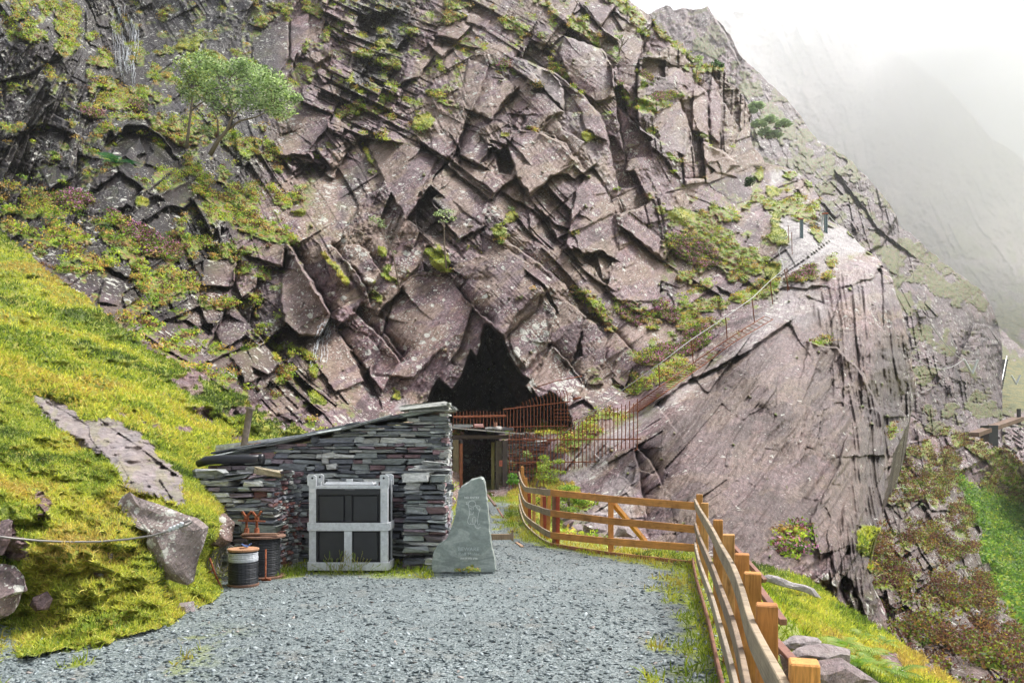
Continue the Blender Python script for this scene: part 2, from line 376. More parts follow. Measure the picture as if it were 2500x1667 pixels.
# ------------------------------------------------------------------ terrain sheets
ALL = {}; BS = 1.5
def sheet(name, PX, PY, ctrl, mat, anchors, ledges=(), holes=(), veg=(), polys=(), fields=None, lod=1., wrap=None, seed=0, kind='structure', push=None, sharp=1., rof=1., noauto=(), hum=0., dom=0, slabs=(), folds=()):
    base = tps(ctrl); Y = base(PX, PY)
    jx = PX+(fbm(PX/90, PY/90, seed+3, 3)-.5)*70; jy = PY+(fbm(PX/90, PY/90, seed+9, 3)-.5)*70
    # block pattern of the nearest anchor
    if dom:
        rq = np.random.default_rng(seed+100); na = []; xs_, ys_ = np.arange(PX.min(), PX.max()+dom, dom), np.arange(PY.min(), PY.max()+dom, dom*.8)
        for gx_ in xs_:
            for gy_ in ys_:
                qx, qy = gx_+rq.uniform(-.6, .6)*dom, gy_+rq.uniform(-.5, .5)*dom; a = min(anchors, key=lambda a: (a[0]-qx)**2+(a[1]-qy)**2)
                f = rq.uniform(.6, 1.45); na.append((qx, qy, a[2]+rq.normal(0, 4), a[3]*f, a[4]*f*rq.uniform(.8, 1.3), a[5]*rq.uniform(.45, 1.35)))
        anchors = [(x_, y_, t_, wu_*1.35, wv_*.95, am_) for x_, y_, t_, wu_, wv_, am_ in na]
    best = np.full(PX.shape, 1e18); aid = np.zeros(PX.shape, int)
    for k, a in enumerate(anchors):
        d = (jx-a[0])**2+(jy-a[1])**2; m = d < best; best = np.where(m, d, best); aid[m] = k
    D = np.zeros(PX.shape); tint = np.full(PX.shape, .5); rib = np.zeros(PX.shape); crack = np.zeros(PX.shape)
    wx = PX+(fbm(PX/260, PY/260, seed+21, 2)-.5)*36; wy = PY+(fbm(PX/260, PY/260, seed+27, 2)-.5)*36; calm = .3+1.25*ss(.36, .66, fbm(PX/130, PY/130, seed+41, 3))
    rough = np.zeros(PX.shape)
    for k, (ax, ay, th, wu, wv, amp) in enumerate(anchors):
        m = aid == k
        if not m.any(): continue
        t = math.radians(th); wu *= BS; wv *= BS; u = wx[m]*math.cos(t)+wy[m]*math.sin(t); v = -wx[m]*math.sin(t)+wy[m]*math.cos(t)
        if math.cos(t) < 0: v = -v
        d1, e1, h1 = brick(u, v, wu, wv, k*3.+seed); d2, e2, h2 = brick(v*1.03+40, u, wv*1.1, wu*.45, k*5.+seed+50)
        d3, e3, h3 = brick(u, v, wu*.28, wv*.3, k*7.+seed+90)
        D[m] += amp*(d1*1.15+d2*.4+d3*.2)+amp*((hsh(k, 1., 3)-.5)*.8+(hsh(k, 2., 3)-.5)*(PX[m]-ax)/160.+(hsh(k, 3., 3)-.5)*(PY[m]-ay)/160.)*bool(dom); tint[m] = .5+(h1-.5)*.6+(h2-.5)*.35+(h3-.5)*.25
        rib[m] = noise2(u/60, v/3.2, k+seed); rough[m] = amp
        crack[m] = np.exp(-(np.minimum(e1, 9)/2.2)**2)*np.clip(h2*1.6-.2, 0, 1)
    if rof > 1.5: D = D+rough*(fbm(PX/95, PY/95, seed+71, 4)-.5)*rof*2.2
    D = D*calm+rough*((fbm(PX/42, PY/42, seed+5, 4)-.5)*rof+(fbm(wx/7, wy/7, seed+6, 3)-.5)*.42*rof)+rough*(rib-.5)*.16+crack*rough*.3*calm
    dd = np.zeros(PX.shape); sw = np.zeros(PX.shape); small = rough*((fbm(PX/50, PY/50, seed+15, 4)-.5)*.3+(rib-.5)*.07+(fbm(wx/7, wy/7, seed+16, 3)-.5)*.16)
    for k, (pts, o_, ty_) in enumerate(slabs):
        a = np.array(pts); cx_, cy_ = a.mean(0); R_ = max(np.ptp(a[:, 0]), np.ptp(a[:, 1]))/2+4
        m = (abs(PX-cx_) < R_+25) & (abs(PY-cy_) < R_+25)
        qx = PX[m]+(noise2(PX[m]/11, PY[m]/11, k)-.5)*5; qy = PY[m]+(noise2(PX[m]/11, PY[m]/11, k+.5)-.5)*5
        q = sdf(qx, qy, pts); w = ss(-1.2, 1.6, q); sc_ = R_*np.median(Y[m])/F
        pl = -o_*sc_*.28-ty_*(PY[m]-cy_)/R_*sc_*.30+(hsh(k, 4., 1)-.5)*(PX[m]-cx_)/R_*sc_*.5
        D[m] = D[m]*(1-w)+w*(pl+small[m]); tint[m] = tint[m]*(1-w*.8)+w*.8*(.42+.5*hsh(k, 5., 1)); sw[m] = np.maximum(sw[m], ss(0, 5, q))
        dd[m] += .07*sc_*np.exp(-(np.minimum(q, 0)+3)**2/9)*(q < 2)*np.clip(fbm(PX[m]/30, PY[m]/30, k, 2)*2.4-.5, 0, 1)
    for L in ledges:
        pts, h, ln = L[0], L[1], L[2]
        a = np.array(pts); pad = ln*3+10
        m = (PX > a[:, 0].min()-pad) & (PX < a[:, 0].max()+pad) & (PY > a[:, 1].min()-pad) & (PY < a[:, 1].max()+pad)
        if not m.any(): continue
        qx = PX[m]+(noise2(PX[m]/14, PY[m]/14, 5)-.5)*6; qy = PY[m]+(noise2(PX[m]/14, PY[m]/14, 6)-.5)*6
        d, s, end = segdist(qx, qy, pts)
        off = np.where(s > 0, h*np.exp(-np.maximum(d-2, 0)/ln)*ss(0, 2.5, d), -.16*h*np.exp(-d/(ln*.8)))
        off = np.where(end, off*np.exp(-d/6), off); dd[m] += off
    for (pts, ang, wl, am, soft) in folds:
        w = ss(-soft, soft, sdf(PX, PY, pts)); t = math.radians(ang); u = PX*math.cos(t)+PY*math.sin(t); q = -PX*math.sin(t)+PY*math.cos(t)+(fbm(PX/130, PY/130, ang, 2)-.5)*16
        f = 1-np.abs(2*noise2(u/260, q/wl, ang)-1); f2 = 1-np.abs(2*noise2(u/90, q/(wl*.34), ang+2)-1); f3 = noise2(u/40, q/(wl*.12), ang+4)
        D = D*(1-.4*w)-w*am*((f-.5)*.9+(f2-.5)*.6+(f3-.5)*.35)+w*am*.9*(fbm(PX/60, PY/60, ang+8, 4)-.5)
    # cover masks
    V = np.zeros(PX.shape); hue = np.zeros(PX.shape); pink = np.zeros(PX.shape); grs = np.zeros(PX.shape)
    nz = fbm(PX/26, PY/22, seed+31, 5); nz2 = fbm(PX/9, PY/7, seed+37, 3)
    for (cx, cy_, rx, ry, ang, kd, st) in veg:
        m = (abs(PX-cx) < max(rx, ry)*1.7) & (abs(PY-cy_) < max(rx, ry)*1.7)
        t = math.radians(ang); ex = (PX[m]-cx)*math.cos(t)+(PY[m]-cy_)*math.sin(t); ey = -(PX[m]-cx)*math.sin(t)+(PY[m]-cy_)*math.cos(t)
        f = st*np.exp(-((ex/rx)**2+(ey/ry)**2)*1.1)
        V[m] = np.maximum(V[m], f); 
        if kd == 'g': grs[m] = np.maximum(grs[m], f*1.3)
        if kd == 'h': pink[m] = np.maximum(pink[m], f)
        if kd == 'm': pink[m] = np.maximum(pink[m], f*.3)
    pale = np.zeros(PX.shape); lich = np.full(PX.shape, .62); wet_shade = np.zeros(PX.shape); warm = np.zeros(PX.shape)
    if name == 'cliff': warm = ss(.46, .6, fbm(PX/70, PY/34+PX/90, 77, 4))*.9
    flat = np.zeros(PX.shape); green = np.zeros(PX.shape)
    for (pts, ch, val, soft) in polys:
        s_ = sdf(PX+(nz-.5)*40, PY+(nz2-.5)*16, pts); w = ss(-soft, soft, s_)
        if ch == 'pale': pale = np.maximum(pale, w*val)
        elif ch == 'lich': lich = lich*(1-w)+w*val
        elif ch == 'wet_shade': wet_shade = np.maximum(wet_shade, w*val)
        elif ch == 'green': green = np.maximum(green, w*val)
        elif ch == 'warm': warm = np.maximum(warm, w*val)
        elif ch == 'grass': V = np.maximum(V, w*val*1.25); grs = np.maximum(grs, w*1.2)
        elif ch == 'bare': V = V*(1-w*val)
        elif ch == 'smooth': flat = np.maximum(flat, w*val)
        elif ch == 'proud': dd -= w*val
        elif ch == 'deep': dd += w*val
    V = V*(1-.75*sw)
    veg_ = ss(.42, .56, V*.93+(nz-.5)*1.35+(nz2-.5)*.4)
    veg_ = np.maximum(veg_, ss(.7, .8, np.clip(grs, 0, 1))*(V > .9)*ss(.30, .38, nz))
    if fields: wet_shade = np.maximum(wet_shade, fields(PX, PY))
    D = D*(1-flat)*(1-.6*veg_*np.clip(V, 0, 1))+dd
    D -= np.clip(grs, 0, 1)*hum*(np.clip(Y/12, .5, 2))*((fbm(PX/75, PY/38, seed+61, 4)-.5)*1.3+(np.abs(noise2(PX/40, PY/16, 63)-.5))*.4)
    D -= veg_*(.10+.35*(nz2-.3)*(1-np.clip(grs, 0, .85))+.3*(nz-.4))*np.clip(Y/30, .15, 2)
    Yd = Y*0+D*lod
    for (pts, dep, sl) in holes:
        s_ = sdf(PX+(nz2-.5)*5, PY+(nz2-.5)*5, pts); Yd += np.where(s_ > 0, dep*ss(0, sl, s_), 0)
    Yf = Y+Yd
    if push: Yf = push(PX, PY, Yf)
    x = (PX-1250)*Yf/F; z = H+(HY-PY)*Yf/F
    G = np.stack([x, Yf, z], -1)
    if wrap: G, ext = wrap(G, PX, PY)
    else: ext = (0, 0)
    # natural cover on up-facing ledges
    du = np.gradient(G, axis=1); dv = np.gradient(G, axis=0); N = np.cross(du, dv); N /= np.linalg.norm(N, axis=-1, keepdims=True)+1e-9
    N = N*np.sign((N*(np.array([0, 0, H])-G)).sum(-1, keepdims=True))
    def padm(a):
        if ext[1]: a = np.concatenate([a, np.repeat(a[:, -1:], ext[1], 1)], 1)
        if ext[0]: a = np.concatenate([np.repeat(a[:1], ext[0], 0), a], 0)
        return a
    veg_, pink, pale, lich, wet_shade, grs, tint, warm, V, nzp, sw, green = map(padm, (veg_, pink, pale, lich, wet_shade, np.clip(grs, 0, 1), tint, warm, V, nz, sw, green))
    Nz = N[..., 2]; k = np.ones(7)/7
    Nz = np.apply_along_axis(lambda r: np.convolve(r, k, 'same'), 1, Nz)
    auto = ss(.42, .75, Nz)*ss(.53, .6, nzp)*(1-np.clip(pale*1.3, 0, 1))*(1-.9*sw)
    if noauto:
        s_ = padm(sdf(PX, PY, list(noauto))); auto = auto*ss(10, -10, s_)
    if name == 'cliff': auto = auto*(1-.85*padm(ss(-30, 30, sdf(PX, PY, [(760, 420), (1000, 330), (1250, 240), (1500, 330), (1640, 520), (1500, 760), (1420, 1000), (900, 1040), (700, 900)]))))
    if name != 'bank': veg_ = np.maximum(veg_, auto*.9)
    m1 = np.stack([veg_, np.clip(pink, 0, 1), pale], -1).reshape(-1, 3); m2 = np.stack([lich, wet_shade, grs], -1).reshape(-1, 3)
    m3 = np.stack([np.clip(tint, 0, 1), warm, green], -1).reshape(-1, 3)
    h, w = G.shape[:2]; idx = np.arange(h*w).reshape(h, w)
    Fc = np.stack([idx[:-1, :-1], idx[1:, :-1], idx[1:, 1:], idx[:-1, 1:]], -1).reshape(-1, 4)
    o = np_mesh(name, G.reshape(-1, 3), Fc, mat, False, dict(m1=m1, m2=m2, m3=m3))
    tag(o, kind=kind)
    pxf = 1250+G[..., 0]*F/G[..., 1]; pyf = HY-(G[..., 2]-H)*F/G[..., 1]
    ALL[name] = dict(P=G.reshape(-1, 3), N=N.reshape(-1, 3), veg=veg_.ravel(), pink=np.clip(pink, 0, 1).ravel(), grs=grs.ravel(), px=pxf.ravel(), py=pyf.ravel(), shape=(h, w), G=G)
    return o
def surf_min(name, px, py, off=0., r=14):
    """in front of everything the sheet holds round this pixel"""
    a = ALL[name]; d = (a['px']-px)**2+(a['py']-py)**2; m = d < r*r; Y = np.percentile(a['P'][m, 1], 12) if m.any() else a['P'][np.argmin(d), 1]
    return P(px, py, Y-off)
def surf(name, px, py, off=0.):
    """a point of a sheet seen at this pixel (nearest vertex)"""
    a = ALL[name]; i = np.argmin((a['px']-px)**2+(a['py']-py)**2+0*a['P'][:, 1]); p = a['P'][i]; Y = p[1]-off
    return P(px, py, Y)

# ---- main cliff with the left bank and the buttress in one sheet
xr_pts = [(-150, 1400), (-60, 1480), (0, 1532), (16, 1554), (38, 1581), (70, 1608), (108, 1652), (141, 1690), (160, 1722), (164, 1762), (200, 1776), (217, 1803), (255, 1825), (303, 1833),
          (352, 1832), (379, 1858), (404, 1876), (408, 1905), (420, 1945), (445, 1980), (480, 1996), (508, 2003), (540, 2000), (556, 2040), (560, 2068), (580, 2085), (600, 2100), (630, 2140), (680, 2175), (730, 2190),
          (800, 2212), (872, 2228), (960, 2236), (1020, 2222), (1070, 2200), (1120, 2180), (1200, 2163), (1290, 2150), (1330, 2122), (1420, 2130), (1490, 2160), (1700, 2190)]
yb_pts = [(-260, 1660), (0, 1600), (293, 1549), (406, 1512), (489, 1470), (538, 1436), (570, 1400), (600, 1320), (800, 1297), (1050, 1274), (1100, 1246), (1130, 1216), (1240, 1214), (1262, 1236), (1300, 1290), (1345, 1345), (1550, 1385), (1690, 1420), (1800, 1410), (1966, 1450), (2065, 1530), (2160, 1600), (2300, 1650)]
def ip(pts, q):
    a = np.array(pts, float); return np.interp(q, a[:, 0], a[:, 1])
nc, nr = 1120, 800
S, T = np.meshgrid(np.linspace(0, 1, nc), np.linspace(0, 1, nr))
PY = -150+T*1750; 
for _ in range(3):
    xr = ip(xr_pts, PY)+(fbm(PY/23, PY*0+4, 8, 4)-.5)*16
    xs = np.interp(PY, [-150, 0, 400, 800, 1700], [1400, 1560, 1890, 2170, 2200])
    PX = -260+S*(xs+260)+(xr-xs)*S**9; PY = -150+T*(ip(yb_pts, PX)+(fbm(PX/26, PX*0, 44, 4)-.5)*26*(PX < 560)+14*(PX < 560)+150)
ctrl = [(1200, 950, 35), (1200, 700, 38), (1200, 500, 42), (1200, 300, 48), (1200, 100, 56), (1200, -120, 68), (900, 1000, 32), (700, 960, 27.5), (600, 800, 30), (600, 600, 36), (500, 400, 42),
        (450, 200, 50), (290, 60, 60), (90, 60, 46), (60, 350, 38), (0, 250, 41), (350, 420, 36), (480, 800, 27.5), (750, 700, 34), (900, 500, 42), (850, 250, 52), (800, 50, 60), (0, -120, 58), (500, -120, 66),
        (0, 560, 30), (0, 700, 21), (0, 900, 13.6), (0, 1100, 10), (0, 1300, 8.4), (0, 1500, gY(1500)*.99), (0, 1600, gY(1600)), (-260, 1660, gY(1660)), (-260, 1200, 7.8), (-260, 700, 17), (-260, 300, 36), (-260, -120, 50),
        (200, 800, 20), (200, 1000, 14), (200, 1200, 9.6), (200, 1400, 8.2), (400, 880, 21.5), (560, 980, 21.5), (420, 1100, 13.5), (330, 1000, 15), (420, 1000, 17.5), (500, 1060, 18.5), (450, 1200, 10.8), (450, 1350, 9.9), (530, 1300, 10.6),
        (293, 1551, gY(1551)), (400, 1518, gY(1518)), (489, 1472, gY(1472)), (538, 1438, gY(1438)), (570, 1400, 13.5), (600, 1320, gY(1320)), (640, 1080, 21.5), (800, 1297, gY(1297)), (800, 1060, 26), (1050, 1274, gY(1274)), (1000, 1100, 30),
        (1100, 1246, gY(1246)), (1130, 1216, gY(1216)), (1240, 1214, gY(1214)), (1180, 1100, 33.5), (1262, 1240, 27), (1300, 1290, 20.5), (1345, 1345, 15.6), (1320, 1180, 30.5), (1450, 1290, 18.2), (1450, 1200, 24.5), (1550, 1385, 13.8), (1690, 1420, 12.6), (1450, 1130, 28),
        (1450, 300, 50), (1500, 80, 59), (1600, 200, 59), (1740, 330, 62), (1830, 400, 66), (1600, 600, 48), (1750, 550, 54), (1900, 500, 62), (1960, 470, 66), (1500, 850, 40), (1400, 1000, 35.5), (1310, 1060, 34.5), (1650, 800, 44), (1800, 680, 49.5), (1550, 960, 37.5),
        (1365, 1105, 31), (1480, 1080, 28.5), (1620, 960, 31.5), (1820, 860, 34.5), (1960, 830, 38), (1700, 900, 37), (1850, 740, 44), (1930, 680, 47), (1950, 560, 54), (2050, 570, 57),
        (1600, 1100, 25), (1600, 1250, 19.5), (1750, 1330, 15.5), (1750, 1150, 21.5), (1900, 1150, 23.5), (1900, 950, 29), (1900, 1380, 15.2), (1966, 1450, 14.6), (2050, 1350, 18), (2080, 1100, 28), (2080, 850, 37), (2120, 700, 46), (2160, 1150, 30), (2150, 1350, 22), (2200, 900, 42), (2240, 1030, 43), (2130, 1560, 17)]
# patterns: x, y, direction of the beds (degrees, image), block length, bed thickness, relief in metres
anch = [(1130, 430, 38, 95, 34, .95), (1050, 280, 60, 80, 40, .8), (1250, 600, 40, 120, 46, .85), (1400, 330, 48, 190, 60, .55), (1440, 480, 48, 160, 60, .6), (1500, 650, 45, 150, 55, .7), (1330, 740, 52, 190, 80, .55), (1280, 850, -58, 220, 95, .5), (1450, 900, -50, 140, 60, .5),
        (1000, 850, -62, 300, 130, .35), (880, 900, 52, 220, 70, .6), (850, 650, -66, 260, 48, .9), (760, 740, 58, 200, 60, .8), (760, 520, 60, 150, 60, .8), (720, 330, 62, 120, 60, .9), (650, 150, -55, 120, 60, 1.0), (880, 180, 20, 48, 28, 1.3), (1050, 120, 28, 90, 40, 1.1), (900, 400, 42, 110, 36, .9),
        (460, 120, 62, 110, 40, 1.0), (150, 120, 62, 60, 34, 1.3), (80, 350, -60, 75, 30, 1.3), (230, 280, -58, 60, 34, 1.2), (250, 600, -35, 80, 38, .9), (380, 420, -40, 110, 55, 1.2), (480, 560, -38, 120, 60, 1.0), (430, 750, -60, 120, 60, .9), (560, 780, -58, 130, 62, 1.0), (600, 900, 40, 120, 60, .8), (560, 450, 50, 90, 40, .8),
        (650, 620, 62, 160, 90, .7), (900, 20, 75, 100, 40, 1.1), (1300, 30, 35, 80, 45, .9), (1480, 60, 60, 90, 50, .9), (1560, 130, -78, 170, 55, .9), (1640, 200, -75, 150, 45, .9), (1600, 380, 60, 160, 60, .7), (1540, 480, 70, 160, 70, .6), (1720, 250, 86, 240, 26, 1.1), (1790, 280, 84, 260, 20, 1.2), (1700, 400, 60, 150, 60, .7),
        (1660, 560, 25, 60, 35, .4), (1620, 680, -70, 90, 45, .7), (1560, 800, 40, 90, 40, .6), (1600, 930, -35, 400, 20, .12), (1850, 760, -33, 400, 22, .15), (1930, 620, -30, 200, 26, .3), (2030, 620, -30, 150, 40, .4), (1650, 1130, -50, 260, 60, .35), (1800, 1000, -60, 230, 55, .4), (1800, 1220, -38, 260, 60, .4), (1960, 900, -70, 240, 60, .5),
        (2060, 800, 78, 260, 42, .45), (2140, 800, 82, 300, 26, .5), (2080, 1100, -82, 330, 26, .5), (1980, 1250, -80, 280, 24, .5), (2100, 1300, -75, 200, 30, .8), (2200, 930, 84, 220, 26, 1.), (1960, 480, 60, 60, 30, .6), (1870, 470, -20, 70, 30, .4), (1440, 1220, -35, 90, 70, .5), (1520, 1260, 80, 100, 50, .5), (1300, 1240, -20, 60, 40, .3),
        (200, 900, 30, 90, 40, .22), (350, 1060, 35, 120, 50, .35), (100, 1250, 60, 60, 40, .35), (400, 1300, 60, 80, 60, .2), (1180, 1120, 10, 40, 16, .3)]
led = [(C('c8', (700, 530), (830, 640), (1040, 805)), 1.4, 26), (C('c8', (830, 600), (1060, 770)), .8, 14), (C('c8', (880, 580), (1030, 660)), .9, 18), (C('c8', (610, 910), (730, 735), (775, 775)), 3.2, 60),
       (C('c8', (820, 940), (880, 1010), (1000, 950)), 1., 18), (C('c8', (935, 355), (1040, 400), (1170, 260)), 1.3, 22), (C('c8', (850, 600), (870, 520), (960, 320), (1030, 130)), .8, 12), (C('c8', (1500, 640), (1420, 530), (1290, 470), (1140, 450)), .8, 20),
       (C('c8', (1180, 700), (1240, 790), (1300, 740), (1350, 690), (1410, 670), (1470, 700), (1560, 640)), 1.4, 20), (C('c8', (1040, 810), (1100, 740), (1180, 700)), .8, 16), (C('c8', (1100, 770), (1260, 860), (1300, 900), (1390, 1020)), .9, 16),
       (C('c8', (1280, 840), (1350, 920), (1440, 960), (1480, 880)), .9, 16), (C('c8', (1420, 1070), (1550, 1200), (1660, 1270)), .7, 18), (C('c8', (1480, 1060), (1560, 1100), (1610, 1070), (1670, 1110)), 1., 18),
       (C('c8', (1690, 760), (1640, 520), (1600, 380), (1500, 270), (1380, 170), (1200, 90)), 2.2, 50), (C('r3', (1280, 1530), (1200, 1150), (1160, 640), (1060, 480), (700, 350)), 2.2, 45), (C('r3', (1560, 1330), (1350, 1170), (1190, 990)), 1., 20),
       (C('r3', (1940, 1550), (1900, 1250), (1800, 980)), 2., 34), (C('r3', (1380, 720), (1450, 400), (1400, 330)), 1.5, 24), (C('r3', (1385, 940), (1380, 720)), .8, 10), (C('r3', (2080, 1340), (2060, 900), (1990, 820)), 1.2, 20), (C('r3', (2190, 1400), (2210, 1000), (2110, 720)), 1.5, 24),
       (C('r3', (2050, 1568), (2000, 1360), (2080, 1370), (2260, 1480), (2340, 1568)), -1.2, 20), (C('r3', (870, 70), (1040, 260), (1150, 100)), 1.6, 28), (C('r3', (420, 390), (560, 440), (690, 340)), 1., 16), (C('r3', (0, 1140), (90, 1000), (240, 850)), 1.1, 18), (C('r3', (0, 1340), (140, 1380), (180, 1320)), .8, 14),
       (C('r3', (160, 1340), (350, 1560)), .7, 10), (C('r3', (1000, 980), (1080, 960), (1165, 930)), 1.4, 16), (C('r3', (700, 1080), (690, 850), (560, 690), (230, 560)), .9, 26), (C('r3', (180, 1100), (340, 1100), (300, 1240)), .7, 12), (C('r3', (460, 1250), (600, 1110)), .5, 10), (C('r3', (480, 1250), (600, 1300), (700, 1410), (780, 1530)), -.7, 14),
       (C('r2', (1820, 340), (2030, 390), (2140, 270)), 1.4, 16), (C('r2', (1880, 390), (2210, 460)), 1.2, 14), (C('r2', (1750, 430), (1880, 550), (1970, 470)), 1.1, 16), (C('r2', (1480, 810), (1650, 740), (1780, 560)), 1.5, 22), (C('r2', (380, 770), (460, 600), (480, 540)), 1.2, 22), (C('r2', (330, 1500), (450, 1510)), 1.2, 14),
       (C('r2', (480, 1562), (720, 1562)), 1.4, 14), (C('r2', (1710, 1380), (1960, 1540), (2090, 1180)), 1.4, 18), (C('r2', (2060, 1500), (2230, 1568), (2320, 1440)), 1., 14), (C('r2', (2270, 1320), (2352, 1390)), 1., 12), (C('r2', (1060, 1360), (1160, 1300), (1200, 1250)), 1.7, 18), (C('r2', (690, 700), (740, 800), (790, 780)), 1.4, 16),
       (C('r2', (1370, 430), (1440, 480), (1540, 340)), 1.4, 18), (C('r2', (820, 1100), (780, 1240), (640, 1400)), -.9, 16), (C('r2', (1100, 1440), (1000, 1240), (830, 1090)), 1., 18), (C('r2', (1340, 1210), (1560, 1310), (1820, 1480)), .5, 10), (C('r2', (820, 430), (800, 540), (680, 620)), -1.2, 20), (C('r2', (1500, 880), (1400, 1060), (1330, 1160)), -.6, 12),
       (C('r4', (1200, 650), (1000, 300), (830, 20)), 2., 32), (C('r4', (1250, 770), (1440, 650), (1480, 560)), 1.2, 20), (C('r4', (1860, 1100), (1650, 850), (1430, 640)), 1.1, 24), (C('r4', (1640, 660), (1870, 420)), 1.8, 26), (C('r4', (740, 1110), (560, 920), (400, 740), (270, 560)), 1.6, 26), (C('r4', (480, 1170), (600, 1240), (720, 1140)), 1.3, 18),
       (C('r4', (560, 940), (780, 730), (900, 860), (1100, 860), (1190, 680)), 2.2, 28), (C('r4', (1560, 1250), (1660, 1400)), 1.2, 12), (C('r4', (0, 1000), (100, 830), (180, 650)), 1.3, 20), (C('r4', (560, 200), (750, 200), (760, 90)), 1.3, 24), (C('r4', (1680, 240), (1500, 0)), .8, 10), (C('r4', (1570, 540), (1500, 330), (1220, 0)), 1., 16), (C('r4', (430, 720), (470, 440), (500, 330)), 1.3, 14), (C('r4', (0, 1120), (400, 960)), .8, 16),
       (C('r4', (280, 350), (300, 170), (240, 90)), 1.4, 18), (C('r4', (1480, 1140), (1330, 900), (1250, 830)), .7, 16), (C('r4', (1880, 1050), (1700, 830), (1720, 700)), 1., 16),
       (C('c2', (1095, 515), (1210, 670)), .7, 10), (C('c2', (1100, 835), (1215, 780), (1285, 850)), .9, 14), (C('c2', (1220, 690), (1100, 520), (990, 410)), .7, 14), (C('c2', (660, 350), (880, 150), (920, 40)), .7, 20), (C('c2', (570, 250), (440, 140), (330, 10)), .8, 18), (C('c2', (280, 530), (350, 400), (440, 160)), .9, 14), (C('c2', (920, 5), (1020, 170), (960, 400)), -.7, 16),
       (C('r5', (930, 160), (1050, 250), (1230, 400), (1285, 310)), 1.4, 18), (C('r5', (640, 360), (780, 325), (880, 390)), 1., 16), (C('r5', (260, 480), (370, 560), (420, 640), (470, 760)), .8, 10), (C('r5', (180, 90), (330, 250)), .8, 12), (C('r5', (380, 60), (470, 240), (580, 190)), 1.2, 16), (C('r5', (820, 880), (660, 800), (520, 560), (300, 400), (100, 250)), .9, 24), (C('r5', (930, 700), (1090, 790), (1170, 740)), 1.2, 14),
       (C('r5', (530, 270), (640, 420)), 1., 12), (C('r5', (1450, 540), (1640, 650), (1640, 770)), 1.1, 16), (C('r5', (1640, 600), (1730, 640)), 1., 12), (C('r5', (1830, 540), (1900, 600), (1970, 520)), 1.4, 14), (C('r5', (1000, 1050), (870, 900)), .7, 12), (C('r5', (890, 1260), (960, 1310), (1000, 1200)), .8, 12),
       # left side
       (C('c7', (490, 640), (560, 570), (650, 560), (740, 620), (800, 720)), 3.0, 30), (C('c7', (560, 700), (630, 620), (660, 690)), -1.2, 18), (C('c7', (800, 730), (740, 620), (590, 500)), 2.0, 34), (C('c7', (380, 880), (540, 770), (650, 850), (600, 900)), 1.0, 20), (C('c7', (770, 930), (830, 940), (900, 870)), 1.2, 16), (C('c7', (690, 880), (840, 810)), -1., 14),
       (C('c7', (520, 400), (500, 300), (440, 150), (380, 0)), 3.5, 60), (C('c7', (1300, 1100), (1480, 1400)), -1.8, 30), (C('c7', (0, 700), (100, 600), (200, 420)), 1.4, 26), (C('c7', (60, 620), (200, 560), (330, 600)), 1.6, 26), (C('c7', (200, 860), (330, 800), (350, 700)), 1.4, 24), (C('c7', (0, 360), (120, 340), (260, 250)), 1.2, 22), (C('c7', (1450, 770), (1390, 700), (1260, 700)), -1., 16),
       (C('c7', (1450, 780), (1500, 800), (1550, 700)), 1.2, 16), (C('c7', (920, 1110), (980, 1110), (990, 1030)), 1., 12), (C('c7', (480, 1200), (580, 1250), (590, 1210)), 1., 14), (C('c7', (1120, 1150), (1270, 1200), (1280, 1120)), 1.2, 16), (C('c7', (900, 1290), (1050, 1290), (1060, 1190)), 1.4, 16), (C('c7', (740, 1440), (900, 1380), (960, 1500)), 1., 20),
       # buttress rims and folds
       (C('r5', (1180, 1430), (1350, 1290), (1580, 1180), (1820, 1060), (2000, 920), (2130, 840)), 1.2, 40), (C('c5', (320, 60), (440, 90), (540, 180), (640, 380), (650, 560)), -1.6, 40), (C('c5', (650, 900), (660, 640), (640, 400)), 1.6, 24), (C('c5', (360, 1000), (320, 850), (450, 600), (480, 480)), -1.0, 26), 
       (C('c5', (590, 900), (440, 1150)), -1., 20), (C('c5', (800, 420), (760, 250), (740, 100)), .8, 14),
       (C('r5', (1600, 1320), (1620, 1190)), .5, 8), (C('d8', (1790, 650), (2050, 380), (2091, 230)), -1., 30), (C('c3', (960, 560), (920, 350), (890, 130)), 1.4, 20), (C('c3', (1050, 330), (990, 200), (900, 110)), 1.2, 16)]
holes = [(C('c8', (1050, 560), (1130, 540), (1170, 640), (1150, 690), (1080, 680)), 3., 8), (C('r2', (1180, 110), (1480, 80), (1420, 260), (1200, 410), (1040, 360), (1050, 200)), 2.2, 22), (C('r4', (1520, 1240), (1580, 1150), (1580, 1260), (1660, 1400)), 2.5, 6)]
cave_all = C('c2', (110, 850), (150, 720), (200, 630), (290, 715), (330, 660), (370, 590), (400, 490), (425, 430), (465, 490), (490, 400), (515, 258), (570, 262), (650, 350), (690, 440), (730, 520), (780, 610), (850, 640), (800, 690), (900, 770), (1000, 735), (1070, 790), (1100, 840), (1130, 930), (1145, 1040), (1000, 1010), (820, 1020), (700, 1030), (500, 1040), (100, 1020))
cave_in = C('c2', (110, 850), (150, 720), (200, 630), (290, 715), (330, 660), (370, 590), (400, 490), (425, 430), (465, 490), (495, 400), (520, 330), (600, 500), (680, 650), (760, 810), (830, 900), (800, 990), (500, 1040), (100, 1020))
cave_r = C('c2', (850, 700), (900, 772), (1000, 742), (1070, 792), (1100, 842), (1125, 930), (1135, 985), (960, 985), (920, 880), (850, 790))
door_hole = C('c2', (350, 1025), (620, 1025), (620, 1410), (350, 1420))
def lumps(*pts): return pts
veg = []
def v(c, x, y, rx, ry, ang, kd, st=1.): 
    ox, oy, k = CR[c]; veg.append((ox+x/k, oy+y/k, rx/k, ry/k, ang, kd, st))
